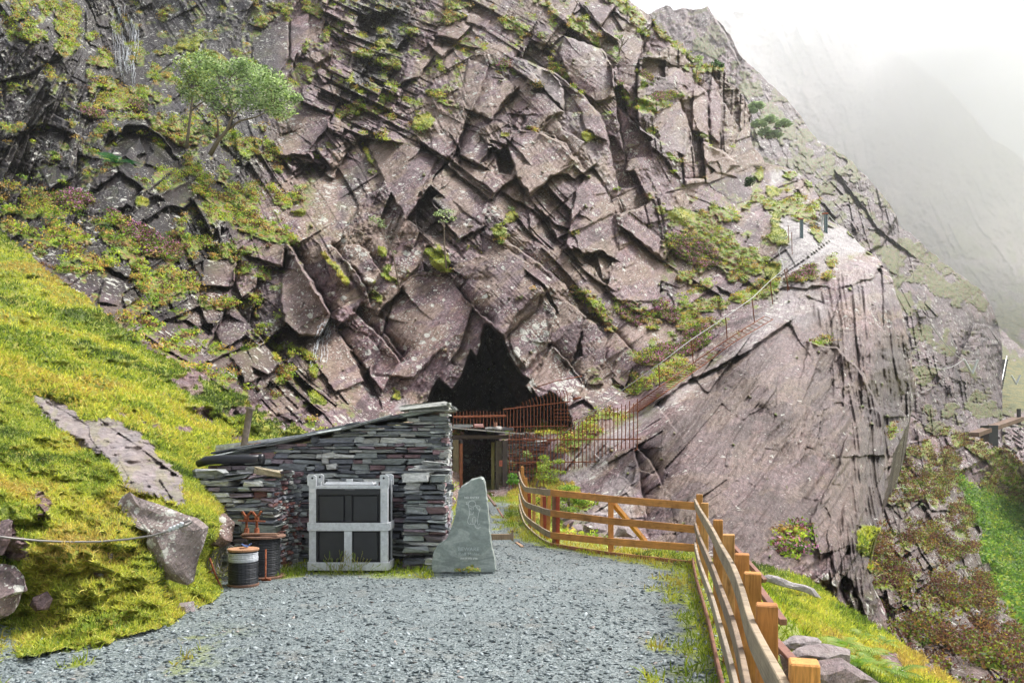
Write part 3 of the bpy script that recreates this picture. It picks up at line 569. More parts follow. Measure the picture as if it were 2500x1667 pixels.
# big heather and grass bed right of centre
for a in [(1450, 130, 300, 110, 22, 'm', 1.25), (1330, 60, 130, 60, 10, 'g', 1.1), (1600, 250, 330, 130, 30, 'm', 1.25), (1450, 330, 260, 110, 25, 'h', 1.2), (1800, 400, 220, 120, 30, 'm', 1.2), (2040, 180, 50, 110, 0, 'g', 1.1), (1700, 80, 200, 60, 15, 'm', 1.0), (1900, 620, 180, 80, -35, 'm', 1.1), (1600, 720, 200, 80, -5, 'm', .95),
          (780, 760, 150, 60, 45, 'm', 1.1), (1000, 790, 150, 70, 30, 'h', 1.15), (1250, 760, 150, 70, 40, 'h', 1.15), (1400, 830, 170, 90, 20, 'm', 1.1), (1150, 860, 120, 60, 0, 'm', 1.0), (1450, 980, 220, 90, -30, 'h', 1.1), (1200, 1080, 170, 80, -20, 'h', 1.0), (1250, 1190, 200, 60, -35, 'm', 1.1), (1040, 1310, 110, 70, -40, 'm', 1.0), (860, 880, 60, 40, 30, 'm', 1), (1550, 560, 60, 50, 0, 'm', .9), (1720, 520, 70, 50, 0, 'm', .9), (1400, 500, 60, 60, 0, 'm', .85), (1180, 460, 40, 60, 0, 'm', .8), (820, 1510, 60, 50, 0, 'm', .8), (2250, 480, 130, 40, -25, 'h', 1.)]: v('r5', *a)
for a in [(280, 280, 260, 80, 25, 'm', 1.), (560, 90, 200, 60, 30, 'm', .9), (820, 230, 200, 70, 35, 'm', 1.05), (960, 350, 120, 50, 55, 'm', .95), (600, 640, 120, 60, 30, 'm', 1.05), (700, 740, 70, 50, 45, 'm', .9), (130, 620, 70, 40, 0, 'h', 1.), (420, 810, 120, 45, 20, 'm', .7), (380, 1230, 90, 30, 10, 'm', .7), (900, 1290, 60, 60, 45, 'm', .8), (1250, 60, 130, 70, 50, 'm', 1.1), (1400, 180, 130, 60, 50, 'm', 1.1), (1480, 290, 90, 60, 40, 'm', 1.), (1620, 300, 160, 50, 55, 'm', 1.1), (1780, 440, 140, 45, 35, 'm', 1.1), (1930, 560, 100, 60, 60, 'm', 1.), (2100, 650, 160, 50, -8, 'm', 1.25), (1960, 760, 60, 60, 0, 'm', .9), (1480, 740, 100, 30, 30, 'h', 1.2), (1650, 930, 180, 50, 0, 'h', 1.25), (1500, 830, 110, 60, 0, 'm', .9), (1280, 900, 110, 70, 45, 'm', 1.), (1450, 1020, 160, 70, 20, 'm', 1.2), (1680, 1030, 140, 50, 10, 'm', 1.), (1220, 800, 50, 40, 0, 'h', .9), (1560, 1260, 90, 40, 15, 'm', 1.), (2020, 1300, 110, 60, 20, 'm', .9), (1700, 1480, 150, 40, 30, 'm', .9), (1870, 650, 50, 40, 0, 'm', .9), (450, 500, 60, 50, 0, 'm', .7)]: v('r3', *a)
for a in [(150, 210, 150, 60, -20, 'm', .9), (300, 60, 250, 60, 10, 'm', .9), (600, 100, 160, 50, 25, 'm', .9), (750, 350, 160, 50, 50, 'm', .9), (560, 450, 50, 140, 15, 'm', .8), (1020, 720, 40, 100, 0, 'g', .8), (1100, 520, 90, 60, 0, 'm', .8), (1400, 630, 160, 60, 10, 'm', .8), (1060, 1060, 150, 70, -25, 'm', 1.), (1330, 960, 130, 70, -20, 'm', 1.), (1250, 1060, 220, 60, -10, 'm', .9), (1290, 1290, 100, 50, 0, 'm', .9), (1720, 1160, 110, 75, 0, 'g', 1.2), (1780, 900, 160, 60, 15, 'm', .85), (1900, 980, 140, 50, 10, 'm', .8), (1400, 1120, 60, 50, 0, 'm', .8), (1950, 180, 160, 60, -20, 'm', .9), (2050, 60, 200, 50, 0, 'm', .8), (1290, 420, 90, 60, 0, 'g', .7), (600, 700, 40, 130, -15, 'm', .7), (1580, 320, 60, 50, 0, 'm', .7), (1900, 680, 100, 60, 30, 'm', .7), (60, 1400, 160, 60, 40, 'm', 1.), (1150, 1450, 40, 130, -28, 'g', .9), (200, 1230, 90, 60, 0, 'm', .8)]: v('r2', *a)
for a in [(640, 210, 150, 190, 40, 'm', 1.2), (300, 330, 220, 80, 10, 'm', .95), (180, 120, 100, 90, 0, 'm', .9), (620, 470, 150, 80, 20, 'm', .95), (860, 350, 80, 60, 30, 'm', .9), (1000, 560, 90, 130, -20, 'm', 1.), (850, 700, 60, 90, 0, 'm', .9), (1150, 850, 160, 70, 25, 'm', 1.2), (1080, 980, 160, 80, 10, 'm', 1.25), (1320, 1020, 130, 60, 15, 'h', 1.1), (900, 1100, 170, 60, 10, 'h', 1.), (700, 1200, 60, 50, 0, 'm', .9), (950, 1240, 80, 50, 0, 'm', .9), (500, 1240, 100, 60, 0, 'm', .6), (880, 880, 60, 140, 10, 'm', .8), (1580, 180, 60, 100, -15, 'm', .9), (1800, 430, 160, 60, -15, 'g', 1.1), (2050, 520, 150, 45, 15, 'g', 1.1), (1650, 470, 160, 70, 0, 'm', .95), (1600, 850, 60, 50, 0, 'm', .6), (1500, 1180, 160, 60, 45, 'm', .9), (1700, 1350, 120, 60, 30, 'm', .9), (200, 60, 140, 60, 0, 'm', 1.1), (450, 40, 160, 60, 0, 'm', .9), (550, 1500, 70, 50, 0, 'm', .7), (1100, 1470, 60, 50, 0, 'm', .7)]: v('r1', *a)
for a in [(180, 930, 150, 60, 0, 'm', 1.1), (330, 910, 120, 50, 0, 'h', 1.05), (60, 950, 120, 40, 0, 'm', .8), (500, 960, 90, 50, 20, 'h', .9), (650, 910, 40, 25, 0, 'g', 1.1), (1000, 930, 120, 70, 25, 'm', 1.2), (1130, 1000, 150, 50, 35, 'm', 1.2), (1250, 1060, 130, 45, 20, 'm', 1.1), (1060, 860, 120, 40, 40, 'm', .95), (900, 780, 110, 40, 35, 'm', .9), (640, 1060, 110, 50, 20, 'h', 1.1), (550, 1100, 110, 50, 20, 'm', 1.1), (730, 1120, 110, 60, 20, 'h', 1.15), (860, 1100, 110, 60, 0, 'm', 1.1), (1010, 1130, 110, 45, 0, 'm', 1.15), (720, 1270, 140, 70, -10, 'm', 1.15), (860, 1290, 70, 45, 0, 'm', 1.), (620, 1190, 90, 50, 40, 'm', 1.), (700, 1350, 60, 70, 0, 'm', .9), (430, 1170, 90, 50, 20, 'm', .9), (330, 1060, 140, 50, 10, 'm', .9), (230, 1080, 140, 50, 20, 'm', .9), (100, 1050, 120, 40, 20, 'm', .9), (960, 1370, 100, 45, 0, 'm', .8), (1190, 1250, 50, 30, 0, 'm', .9), (1160, 1340, 40, 50, 0, 'm', .8), (1080, 640, 160, 60, 30, 'm', .85), (1220, 690, 90, 50, 0, 'm', .8), (1270, 900, 60, 60, 30, 'm', .9), (1340, 960, 60, 25, 0, 'g', .9), (1240, 860, 100, 30, 40, 'm', .9), (800, 560, 120, 40, 40, 'm', .9), (580, 430, 140, 60, 15, 'm', 1.1), (1520, 520, 60, 30, 0, 'm', .8)]: v('c7', *a)
for a in [(1180, 140, 160, 45, 48, 'g', .95), (1330, 320, 120, 45, 52, 'g', .95), (1430, 200, 110, 30, 45, 'g', 1.), (1560, 330, 100, 50, 40, 'g', .95), (1600, 440, 120, 45, 45, 'g', .9), (1800, 260, 120, 90, 20, 'g', 1.1), (1700, 60, 60, 90, -20, 'g', .9), (2200, 70, 110, 60, 10, 'g', 1.1), (2250, 200, 90, 50, 20, 'g', 1.1), (220, 120, 130, 50, 0, 'm', 1.1), (570, 310, 60, 45, 0, 'm', 1.1), (360, 220, 80, 60, 0, 'm', .9), (640, 940, 110, 50, 35, 'g', 1.), (950, 1020, 160, 50, 25, 'g', 1.05), (820, 1060, 70, 50, 0, 'm', .9), (700, 1080, 80, 20, 50, 'g', .9), (1040, 1200, 40, 80, -10, 'g', .9), (1080, 1470, 150, 60, 42, 'g', 1.15), (720, 1320, 80, 50, 0, 'm', .9), (500, 660, 50, 80, 0, 'm', .8), (520, 820, 40, 60, 0, 'm', .8), (1740, 700, 30, 60, -25, 'g', .8), (1500, 770, 60, 40, 0, 'm', .6), (1850, 1440, 40, 60, -30, 'g', .9), (780, 1200, 50, 60, 0, 'm', .9), (600, 1420, 60, 50, 0, 'm', .8)]: v('r4', *a)
for a in [(720, 410, 70, 50, 0, 'g', 1.), (780, 1110, 70, 70, 0, 'g', 1.1), (1150, 900, 60, 30, -20, 'g', .9), (1070, 980, 60, 40, 30, 'g', .9), (960, 1070, 60, 20, 30, 'g', .7), (1540, 490, 50, 30, 40, 'g', .8), (1000, 1200, 40, 50, 40, 'g', .6), (1120, 480, 40, 20, 0, 'g', .7)]: v('c8', *a)
for a in [(1150, 1080, 60, 40, 0, 'm', .9), (960, 990, 160, 45, -5, 'g', 1.2), (850, 1000, 60, 30, 0, 'g', 1.), (850, 1250, 120, 40, 10, 'g', 1.), (1100, 1420, 150, 70, 10, 'g', 1.25), (1200, 1500, 100, 60, 0, 'm', 1.), (800, 1450, 120, 100, 0, 'g', 1.2), (900, 1350, 200, 60, 10, 'g', 1.15), (1330, 880, 80, 50, 0, 'm', 1.), (1060, 750, 60, 30, 0, 'm', .0), (1170, 60, 70, 60, 40, 'm', .9)]: v('c2', *a)
for a in [(1080, 620, 220, 90, 10, 'm', 1.2), (850, 650, 90, 60, 0, 'm', 1.), (1150, 700, 160, 50, 20, 'm', 1.1), (680, 900, 200, 60, 60, 'm', .6)]: v('r6', *a)
for a in [(430, 620, 260, 150, 30, 'm', 1.15), (170, 400, 130, 90, 20, 'g', 1.1), (100, 540, 200, 70, 20, 'm', 1.), (430, 220, 130, 40, -5, 'm', 1.1), (600, 280, 60, 80, 30, 'm', 1.), (700, 560, 70, 140, -20, 'm', 1.), (200, 760, 60, 120, 10, 'g', 1.1), (240, 900, 90, 150, -20, 'g', 1.1), (160, 1330, 90, 120, 10, 'g', 1.), (540, 1380, 180, 50, -15, 'h', 1.1), (850, 1200, 110, 110, 0, 'm', .85), (1080, 880, 60, 60, 30, 'g', 1.1), (1220, 960, 80, 50, 30, 'm', 1.1), (1330, 1100, 90, 60, 40, 'm', 1.1), (800, 1360, 80, 70, 0, 'm', .9), (30, 200, 60, 90, 0, 'g', .9)]: v('r6', *a)
for a in [(900, 690, 120, 70, 0, 'm', .6), (680, 470, 30, 90, 0, 'm', .8), (350, 60, 60, 25, 0, 'm', 1.), (600, 950, 80, 70, 40, 'g', 1.1), (620, 1050, 60, 90, 0, 'm', .9), (230, 980, 80, 40, 0, 'h', 1.), (280, 910, 50, 50, 0, 'h', .8)]: v('c5', *a)
ctl_grass = [(-300, 500), (0, 565), (60, 612), (110, 660), (190, 715), (250, 760), (300, 800), (360, 850), (420, 880), (480, 920), (560, 950), (640, 985), (700, 1030), (760, 1060), (640, 1100), (600, 1500), (-300, 1750)]
polys = [(ctl_grass, 'grass', 1., 8), (ctl_grass, 'smooth', .75, 14), (ctl_grass, 'lich', .3, 14),
         (C('c4', (165, 130), (240, 140), (330, 190), (420, 260), (560, 240), (700, 330), (800, 430), (880, 500), (930, 600), (930, 700), (850, 660), (640, 600), (600, 520), (520, 440), (400, 400), (330, 320), (220, 240)), 'bare', 1., 6),
         (C('c4', (165, 130), (240, 140), (330, 190), (420, 260), (560, 240), (700, 330), (800, 430), (880, 500), (930, 600), (930, 700), (850, 660), (640, 600), (600, 520), (520, 440), (400, 400), (330, 320), (220, 240)), 'pale', .6, 6),
         (C('c4', (165, 130), (330, 190), (560, 250), (800, 430), (900, 500), (940, 700), (640, 600), (520, 440), (330, 320)), 'proud', .25, 8),
         (C('c4', (860, 60), (940, 20), (1010, 90), (990, 140), (900, 110)), 'bare', 1., 5), (C('c4', (960, 190), (1060, 200), (1080, 270), (1000, 260)), 'bare', 1., 4), (C('c4', (1110, 190), (1230, 190), (1230, 240), (1130, 240)), 'bare', 1., 4), (C('c4', (870, 290), (940, 290), (940, 325), (880, 320)), 'bare', 1., 3), (C('c4', (1160, 330), (1240, 320), (1230, 400), (1170, 370)), 'bare', .9, 4), (C('c4', (560, 190), (630, 220), (620, 250), (570, 220)), 'bare', 1., 4), (C('c4', (700, 240), (810, 300), (810, 320), (700, 270)), 'bare', 1., 4),
         (C('c4', (170, 600), (250, 650), (240, 740), (180, 760)), 'bare', .9, 8), (C('c4', (0, 760), (50, 750), (170, 900), (130, 960), (0, 940)), 'bare', 1., 8), (C('c4', (1180, 60), (1431, 80), (1431, 330), (1300, 250), (1200, 130)), 'bare', .8, 14),
         (C('a', (1830, 720), (1500, 960), (1430, 1010), (1370, 1100), (1310, 1110), (1240, 1090), (1500, 930), (1700, 790), (1790, 660), (1790, 560), (1800, 510), (1850, 500), (1950, 525), (1990, 560), (1940, 600), (1880, 640)), 'pale', .62, 18),
         (C('a', (1790, 500), (1850, 495), (1960, 530), (2000, 580), (1950, 590), (1880, 590), (1850, 640), (1810, 650), (1790, 600)), 'pale', 1., 10), (C('a', (1770, 395), (1830, 385), (1850, 400), (1760, 430)), 'pale', .9, 8), (C('a', (1500, 640), (1530, 640), (1540, 700)), 'pale', .3, 8),
         (C('a', (1780, 650), (1870, 640), (1900, 720), (1850, 760), (1780, 720)), 'pale', .55, 14), (C('a', (1880, 590), (2010, 590), (2070, 700), (1990, 720)), 'pale', .35, 14),
         (C('a', (1380, 380), (1300, 200), (1220, 130), (1180, 140), (1260, 240), (1330, 330), (1390, 440), (1410, 420)), 'pale', .33, 16), (C('a', (1560, 280), (1600, 330), (1600, 380), (1540, 340)), 'pale', .3, 10), (C('a', (1400, 120), (1390, 90), (1280, 90), (1390, 220)), 'pale', .25, 10),
         (C('r5', (150, 950), (350, 660), (470, 780), (430, 1000), (640, 1200), (700, 1300), (920, 1340), (860, 1470), (600, 1440), (270, 1300), (130, 1080)), 'lich', .95, 14), (C('r5', (550, 420), (640, 620), (560, 620)), 'lich', .9, 10), (C('r4', (1300, 0), (1700, 50), (1670, 350), (1560, 480), (1380, 200)), 'lich', .95, 10), (C('r4', (1870, 0), (2120, 0), (1990, 230), (1850, 260)), 'lich', .85, 10),
         (C('r4', (1700, 1200), (1860, 1180), (1700, 1500), (1640, 1400)), 'lich', .9, 8), (C('r4', (1850, 1440), (1960, 1520), (1900, 1568), (1800, 1568)), 'pale', .7, 8), (C('c8', (120, 900), (200, 700), (280, 700), (200, 1020), (150, 1010)), 'lich', 1., 8), (C('c8', (150, 850), (220, 560), (300, 560), (220, 1000)), 'warm', .9, 8),
         (C('c8', (870, 600), (1060, 790), (1040, 830), (840, 680)), 'warm', .8, 8), (C('r5', (740, 360), (860, 350), (850, 600), (790, 640), (690, 540)), 'warm', 1., 6), (C('r5', (420, 440), (480, 290), (520, 300), (470, 440)), 'warm', .9, 6),
         (C('r4', (1100, 1050), (1200, 850), (1360, 940), (1300, 1250), (1200, 1300)), 'warm', .9, 10), (C('r4', (0, 150), (250, 100), (280, 250), (0, 500)), 'warm', .7, 10), (C('r4', (1680, 620), (1860, 450), (1790, 600)), 'warm', .9, 6),
         (C('c5', (330, 900), (480, 500), (640, 400), (640, 780), (560, 900), (440, 1000)), 'warm', .85, 14), (C('c5', (580, 0), (740, 0), (800, 420), (720, 420)), 'warm', .7, 14), (C('c5', (330, 700), (600, 600), (620, 1000), (460, 1200), (330, 1050)), 'lich', .8, 14),
         (C('r3', (1290, 300), (1450, 380), (1400, 700), (1210, 780)), 'warm', .5, 10), (C('r3', (2180, 700), (2352, 800), (2352, 1568), (2250, 1400)), 'warm', .7, 10), (C('r3', (1860, 900), (2000, 830), (2060, 1300), (1930, 1200)), 'warm', .6, 10),
         # damp rock, plus shade painted dark into recesses, cave and buttress flank
         (C('a', (200, 0), (560, 0), (700, 80), (560, 200), (420, 130), (290, 200), (240, 150)), 'wet_shade', .55, 20), (C('a', (800, 0), (930, 0), (960, 80), (880, 180), (830, 230), (780, 220), (830, 100)), 'wet_shade', .9, 14), (C('a', (0, 160), (170, 230), (230, 310), (160, 400), (0, 420)), 'wet_shade', .35, 20),
         (C('c8', (610, 910), (730, 735), (860, 880), (780, 1000), (690, 1000)), 'wet_shade', .55, 6), (C('r4', (600, 900), (780, 740), (900, 860), (1100, 860), (1190, 690), (1100, 1050), (980, 980), (820, 960), (700, 950)), 'wet_shade', .5, 6), (C('c8', (240, 980), (300, 700), (420, 560), (430, 640), (380, 800)), 'wet_shade', .5, 8),  # recesses below overhanging slabs, their shade painted into the rock colour
         (C('c7', (490, 660), (560, 600), (640, 590), (790, 720), (700, 760), (600, 740)), 'wet_shade', .4, 5), (C('c5', (560, 980), (520, 800), (600, 700)), 'wet_shade', 0, 5), (C('c5', (440, 1180), (480, 960), (590, 960), (640, 1320), (540, 1260)), 'wet_shade', .5, 12),  # hollow under the arched overhang painted dark like its shade
         (C('r4', (780, 300), (860, 60), (1190, 660), (1080, 860), (900, 850), (770, 740)), 'warm', .45, 8),
         ([(-300, -200), (620, -200), (700, 150), (640, 420), (560, 620), (420, 830), (200, 700), (-300, 480)], 'wet_shade', 1., 60), ([(560, 700), (760, 760), (760, 1000), (600, 960), (480, 880), (420, 830)], 'wet_shade', .5, 40),
         ([(-300, -200), (620, -200), (700, 150), (640, 420), (700, 800), (760, 1000), (600, 960), (420, 830), (200, 700), (-300, 480)], 'lich', .66, 50),
         ([(255, -30), (350, -30), (350, 60), (345, 215), (290, 215), (265, 120)], 'wet_shade', .95, 8), ([(255, -30), (350, -30), (350, 60), (345, 215), (290, 215), (265, 120)], 'bare', 1, 8), ([(1600, 1000), (1900, 800), (2160, 760), (2200, 1100), (2120, 1400), (1700, 1380)], 'warm', .4, 40), (C('a', (1400, 1060), (1560, 960), (1720, 800), (1840, 730), (1900, 700), (1950, 760), (2060, 760), (2080, 1000), (2040, 1200), (2000, 1330), (1700, 1290), (1500, 1280), (1480, 1150)), 'wet_shade', .3, 8), (C('a', (1400, 1060), (1560, 960), (1720, 800), (1840, 730), (1900, 700), (1950, 760), (2060, 760), (2080, 1000), (2040, 1200), (2000, 1330), (1700, 1290), (1500, 1280), (1480, 1150)), 'lich', .34, 8), (C('c5', (600, 100), (740, 60), (820, 420), (660, 560), (640, 900), (560, 1200), (480, 1150), (560, 800), (520, 500)), 'wet_shade', .55, 14), (C('c5', (560, 560), (640, 400), (660, 700), (640, 900), (560, 1150), (450, 1100), (500, 850)), 'wet_shade', .45, 10),  # damp at the waterfall; last two entries paint shade on the buttress's right side
         (cave_all, 'wet_shade', .75, 6),  # cave walls painted darker to deepen the shade inside
         (C('c3', (890, 120), (1000, 200), (1050, 340), (960, 420), (930, 300)), 'wet_shade', .3, 5), (C('d8', (1560, 700), (1740, 380), (2091, 150), (2091, 900), (1780, 800)), 'pale', .45, 10), (C('d8', (1150, 900), (1780, 700), (2091, 950), (2091, 1100), (1150, 1000)), 'bare', .9, 10), (C('d8', (1150, 900), (1780, 700), (2091, 950), (2091, 1100), (1150, 1000)), 'pale', .5, 10)]
def push_main(px, py, Y):
    s1 = sdf(px+(noise2(px/12, py/12, 2)-.5)*5, py+(noise2(px/12, py/12, 3)-.5)*5, cave_all); s2 = sdf(px, py, cave_in); s3 = sdf(px, py, door_hole)
    s4 = sdf(px, py, cave_r); Y = Y+np.where(s4 > 0, 7*ss(0, 8, s4), 0)
    Y = Y+np.where(s1 > 0, 4.2*ss(0, 5, s1)+s1*.06, 0)+np.where(s2 > 0, 22*ss(0, 7, s2), 0)
    return Y+np.where(s3 > 0, 14*ss(0, 4, s3), 0)
def wrap_main(G, PX, PY):
    """the far side of the ridge: turns away and falls off behind"""
    last = G[:, -1:]; n = 14; ex = []
    for k in range(1, n+1):
        t = k/n; e = last.copy(); e[..., 1] += 28*t**1.5+.6*k*.1; e[..., 0] += last[..., 0]*(28*t**1.5)/last[..., 1]*.93-1.2*t; e[..., 2] -= 26*t**1.7
        ex.append(e)
    return np.concatenate([G]+ex, 1), (0, n)
slabs = []
def SB(c, o_, ty_, *pts): slabs.append((C(c, *pts), o_, ty_))
SB('c8', .6, .5, (985, 985), (1120, 1060), (1370, 1230), (1260, 1350), (1110, 1510), (1000, 1420), (880, 1290), (940, 1180), (1000, 1080))
SB('c8', .1, .6, (600, 1200), (830, 1190), (960, 1370), (860, 1500), (640, 1720), (440, 1700), (520, 1400))
SB('c8', .4, .4, (830, 1170), (940, 1040), (1000, 1080), (930, 1210)); SB('c8', .9, .7, (1140, 460), (1290, 465), (1400, 520), (1500, 620), (1400, 670), (1350, 690), (1300, 740), (1240, 780), (1190, 720), (1130, 560))
SB('c8', .8, .7, (870, 440), (1020, 480), (1025, 580), (1000, 640), (880, 580)); SB('c8', .5, .7, (740, 460), (860, 530), (830, 630), (735, 540)); SB('c8', .9, .5, (930, 100), (1060, 140), (1160, 240), (1040, 380), (940, 350), (890, 270))
SB('c8', .5, .4, (400, 500), (600, 520), (780, 590), (700, 740), (610, 900), (520, 760)); SB('c8', .6, .6, (1480, 750), (1560, 660), (1650, 800), (1700, 1000), (1660, 1110), (1480, 1060), (1420, 1060), (1450, 900)); SB('c8', .5, .4, (1630, 1280), (1700, 1180), (1860, 1100), (1882, 1400), (1760, 1330))
SB('c8', .3, .5, (800, 690), (880, 700), (1030, 830), (1000, 940), (890, 860), (790, 760)); SB('c8', .5, .5, (820, 930), (890, 860), (1000, 945), (880, 1010)); SB('c8', .6, .6, (890, 600), (1040, 670), (1110, 730), (1050, 790), (900, 660))
SB('r5', .5, .6, (1050, 270), (1240, 400), (1200, 690), (920, 690), (820, 600), (900, 330)); SB('r5', .9, .5, (990, 50), (1270, 300), (1230, 385), (1050, 250), (930, 150)); SB('r5', .5, .5, (400, 760), (470, 640), (680, 800), (620, 1000), (560, 1180), (430, 1020))
SB('r5', .7, .6, (430, 1010), (650, 1260), (560, 1400), (430, 1350), (290, 1290)); SB('r5', .4, .5, (680, 1290), (820, 1290), (920, 1340), (860, 1480), (640, 1500), (570, 1440)); SB('r5', .4, .4, (230, 340), (330, 340), (470, 560), (460, 640), (370, 560), (260, 470)); SB('r5', .3, .4, (170, 800), (350, 640), (450, 770), (400, 1000), (250, 1180), (150, 1050), (120, 920))
SB('r5', .4, .5, (660, 810), (740, 850), (830, 960), (800, 1150), (660, 1180), (640, 1000)); SB('r5', .5, .5, (600, 190), (880, 60), (900, 300), (860, 380), (760, 320), (640, 350))
SB('r4', .9, .6, (790, 40), (860, 80), (1190, 650), (1080, 860), (900, 850), (770, 740), (720, 500)); SB('r4', .8, .3, (30, 150), (230, 110), (280, 250), (230, 500), (0, 600)); SB('r4', .9, .6, (180, 640), (270, 560), (400, 740), (380, 880), (170, 980), (100, 820)); SB('r4', .9, .6, (240, 1060), (560, 930), (720, 1130), (600, 1240), (380, 1330), (340, 1200))
SB('r4', .5, .5, (1280, 820), (1400, 730), (1660, 980), (1850, 1110), (1700, 1400), (1520, 1150)); SB('r4', .3, .4, (1100, 880), (1230, 840), (1350, 950), (1530, 1300), (1250, 1400), (1110, 1200)); SB('r4', .6, .4, (1310, 0), (1520, 0), (1690, 230), (1550, 500), (1400, 300)); SB('r4', .3, .4, (1860, 0), (2120, 20), (2050, 200), (1860, 360), (1740, 280)); SB('r4', .8, .4, (570, 130), (740, 90), (750, 200), (600, 200))
SB('r3', .9, .5, (700, 350), (1050, 480), (1155, 660), (1160, 920), (1010, 985), (780, 820), (640, 500)); SB('r3', .3, .4, (1190, 1010), (1350, 1190), (1550, 1340), (1500, 1370), (1280, 1400)); SB('r3', .7, .5, (1200, 300), (1290, 290), (1450, 400), (1390, 720), (1380, 850), (1200, 790)); SB('r3', .5, .4, (1450, 560), (1660, 580), (1660, 750), (1430, 720)); SB('r3', .7, .4, (1690, 600), (1850, 700), (1880, 850), (1700, 750))
SB('r3', .7, .5, (1550, 1080), (1790, 975), (1900, 1250), (1860, 1500), (1700, 1420), (1560, 1300)); SB('r3', .6, .3, (1290, 1430), (1520, 1360), (1550, 1600), (1290, 1650)); SB('r3', .9, .4, (2020, 1380), (2200, 1440), (2320, 1568), (2352, 1700), (2150, 1650), (2060, 1568)); SB('r3', .9, .6, (880, 50), (1140, 30), (1150, 110), (1040, 250))
SB('r3', .6, .4, (700, 830), (950, 1000), (1080, 1180), (1110, 1350), (1000, 1300), (880, 1220), (860, 1080)); SB('r3', .5, .5, (470, 1230), (600, 1110), (690, 1250), (900, 1360), (780, 1500), (600, 1310)); SB('r3', .6, .5, (0, 730), (250, 800), (90, 990), (0, 1110)); SB('r3', .6, .5, (240, 760), (380, 820), (390, 1000), (250, 1090), (190, 1020)); SB('r3', .3, .4, (380, 880), (520, 900), (690, 1080), (560, 1110), (440, 1240), (320, 1210)); SB('r3', .5, .4, (320, 600), (560, 700), (690, 860), (690, 1060), (540, 900))
SB('r3', .6, .4, (1930, 860), (2010, 840), (2060, 950), (2070, 1300), (1920, 1240)); SB('r3', .7, .3, (2110, 730), (2180, 760), (2210, 1000), (2180, 1380), (2090, 1300), (2070, 900))
SB('r2', .8, .6, (1840, 240), (2130, 280), (2030, 380), (1830, 340)); SB('r2', .8, .6, (2110, 120), (2340, 190), (2300, 280), (2110, 210)); SB('r2', .7, .5, (1550, 540), (1760, 570), (1650, 730), (1500, 790)); SB('r2', .8, .6, (1790, 1240), (2000, 1360), (1950, 1530), (1780, 1420)); SB('r2', .6, .6, (1820, 1070), (2080, 1180), (2010, 1340), (1860, 1210)); SB('r2', .6, .5, (2060, 1240), (2310, 1400), (2310, 1568), (2040, 1480))
SB('r2', .8, .4, (390, 1150), (560, 1010), (820, 1110), (720, 1300), (460, 1300)); SB('r2', .8, .4, (330, 1310), (650, 1290), (650, 1560), (450, 1510), (320, 1500)); SB('r2', .5, .4, (60, 350), (400, 200), (420, 520), (300, 740), (60, 560)); SB('r2', .5, .4, (430, 200), (600, 120), (600, 330), (480, 640), (420, 540)); SB('r2', .7, .5, (1720, 420), (1960, 470), (1880, 540)); SB('r2', .7, .5, (1400, 430), (1460, 340), (1530, 350), (1440, 480))
SB('c7', .9, .5, (700, 880), (850, 810), (880, 880), (790, 940)); SB('c7', .7, .5, (400, 900), (560, 770), (650, 860), (560, 930), (470, 960)); SB('c7', .7, .5, (650, 1020), (780, 940), (830, 970), (740, 1100)); SB('c7', .7, .4, (480, 1220), (590, 1210), (540, 1380), (440, 1360)); SB('c7', .9, .4, (920, 1170), (1060, 1180), (1040, 1300), (900, 1330)); SB('c7', .8, .4, (1120, 1060), (1280, 1100), (1270, 1200), (1200, 1180)); SB('c7', .6, .3, (1260, 620), (1420, 540), (1490, 520), (1420, 680), (1270, 700)); SB('c7', .9, .4, (920, 1110), (980, 1030), (990, 1100))
SB('c7', .8, .3, (650, 740), (700, 640), (790, 720), (740, 760)); SB('c7', -1., .3, (500, 690), (570, 600), (640, 600), (690, 680), (630, 760), (560, 740)); SB('c7', .7, .4, (180, 760), (260, 740), (300, 830), (240, 880)); SB('c7', .6, .4, (440, 80), (480, 60), (490, 130), (430, 110)); SB('c7', .6, .4, (950, 1400), (1000, 1390), (960, 1480))
SB('a', .5, .4, (1590, 760), (1640, 700), (1760, 720), (1760, 1000), (1640, 1040)) if 0 else None
sheet('cliff', PX, PY, ctrl, MAT['rock'], anch, led, holes, veg, polys, wrap=wrap_main, push=push_main, seed=1, hum=1.0, dom=230, slabs=slabs, folds=[(C('a', (1400, 1060), (1560, 960), (1720, 800), (1850, 700), (1930, 760), (1960, 900), (1990, 1100), (1900, 1330), (1700, 1320), (1500, 1280), (1480, 1150)), -52, 30, .42, 12), (C('a', (1860, 700), (1960, 600), (2040, 640), (2110, 850), (2120, 1000), (2040, 1050), (2040, 1300), (1960, 1420), (1880, 1340), (1960, 1100), (1950, 850)), 82, 26, .85, 10)], noauto=[(1380, 1180), (1850, 800), (2000, 600), (2180, 690), (2230, 1000), (2150, 1420), (1700, 1420), (1450, 1300)])
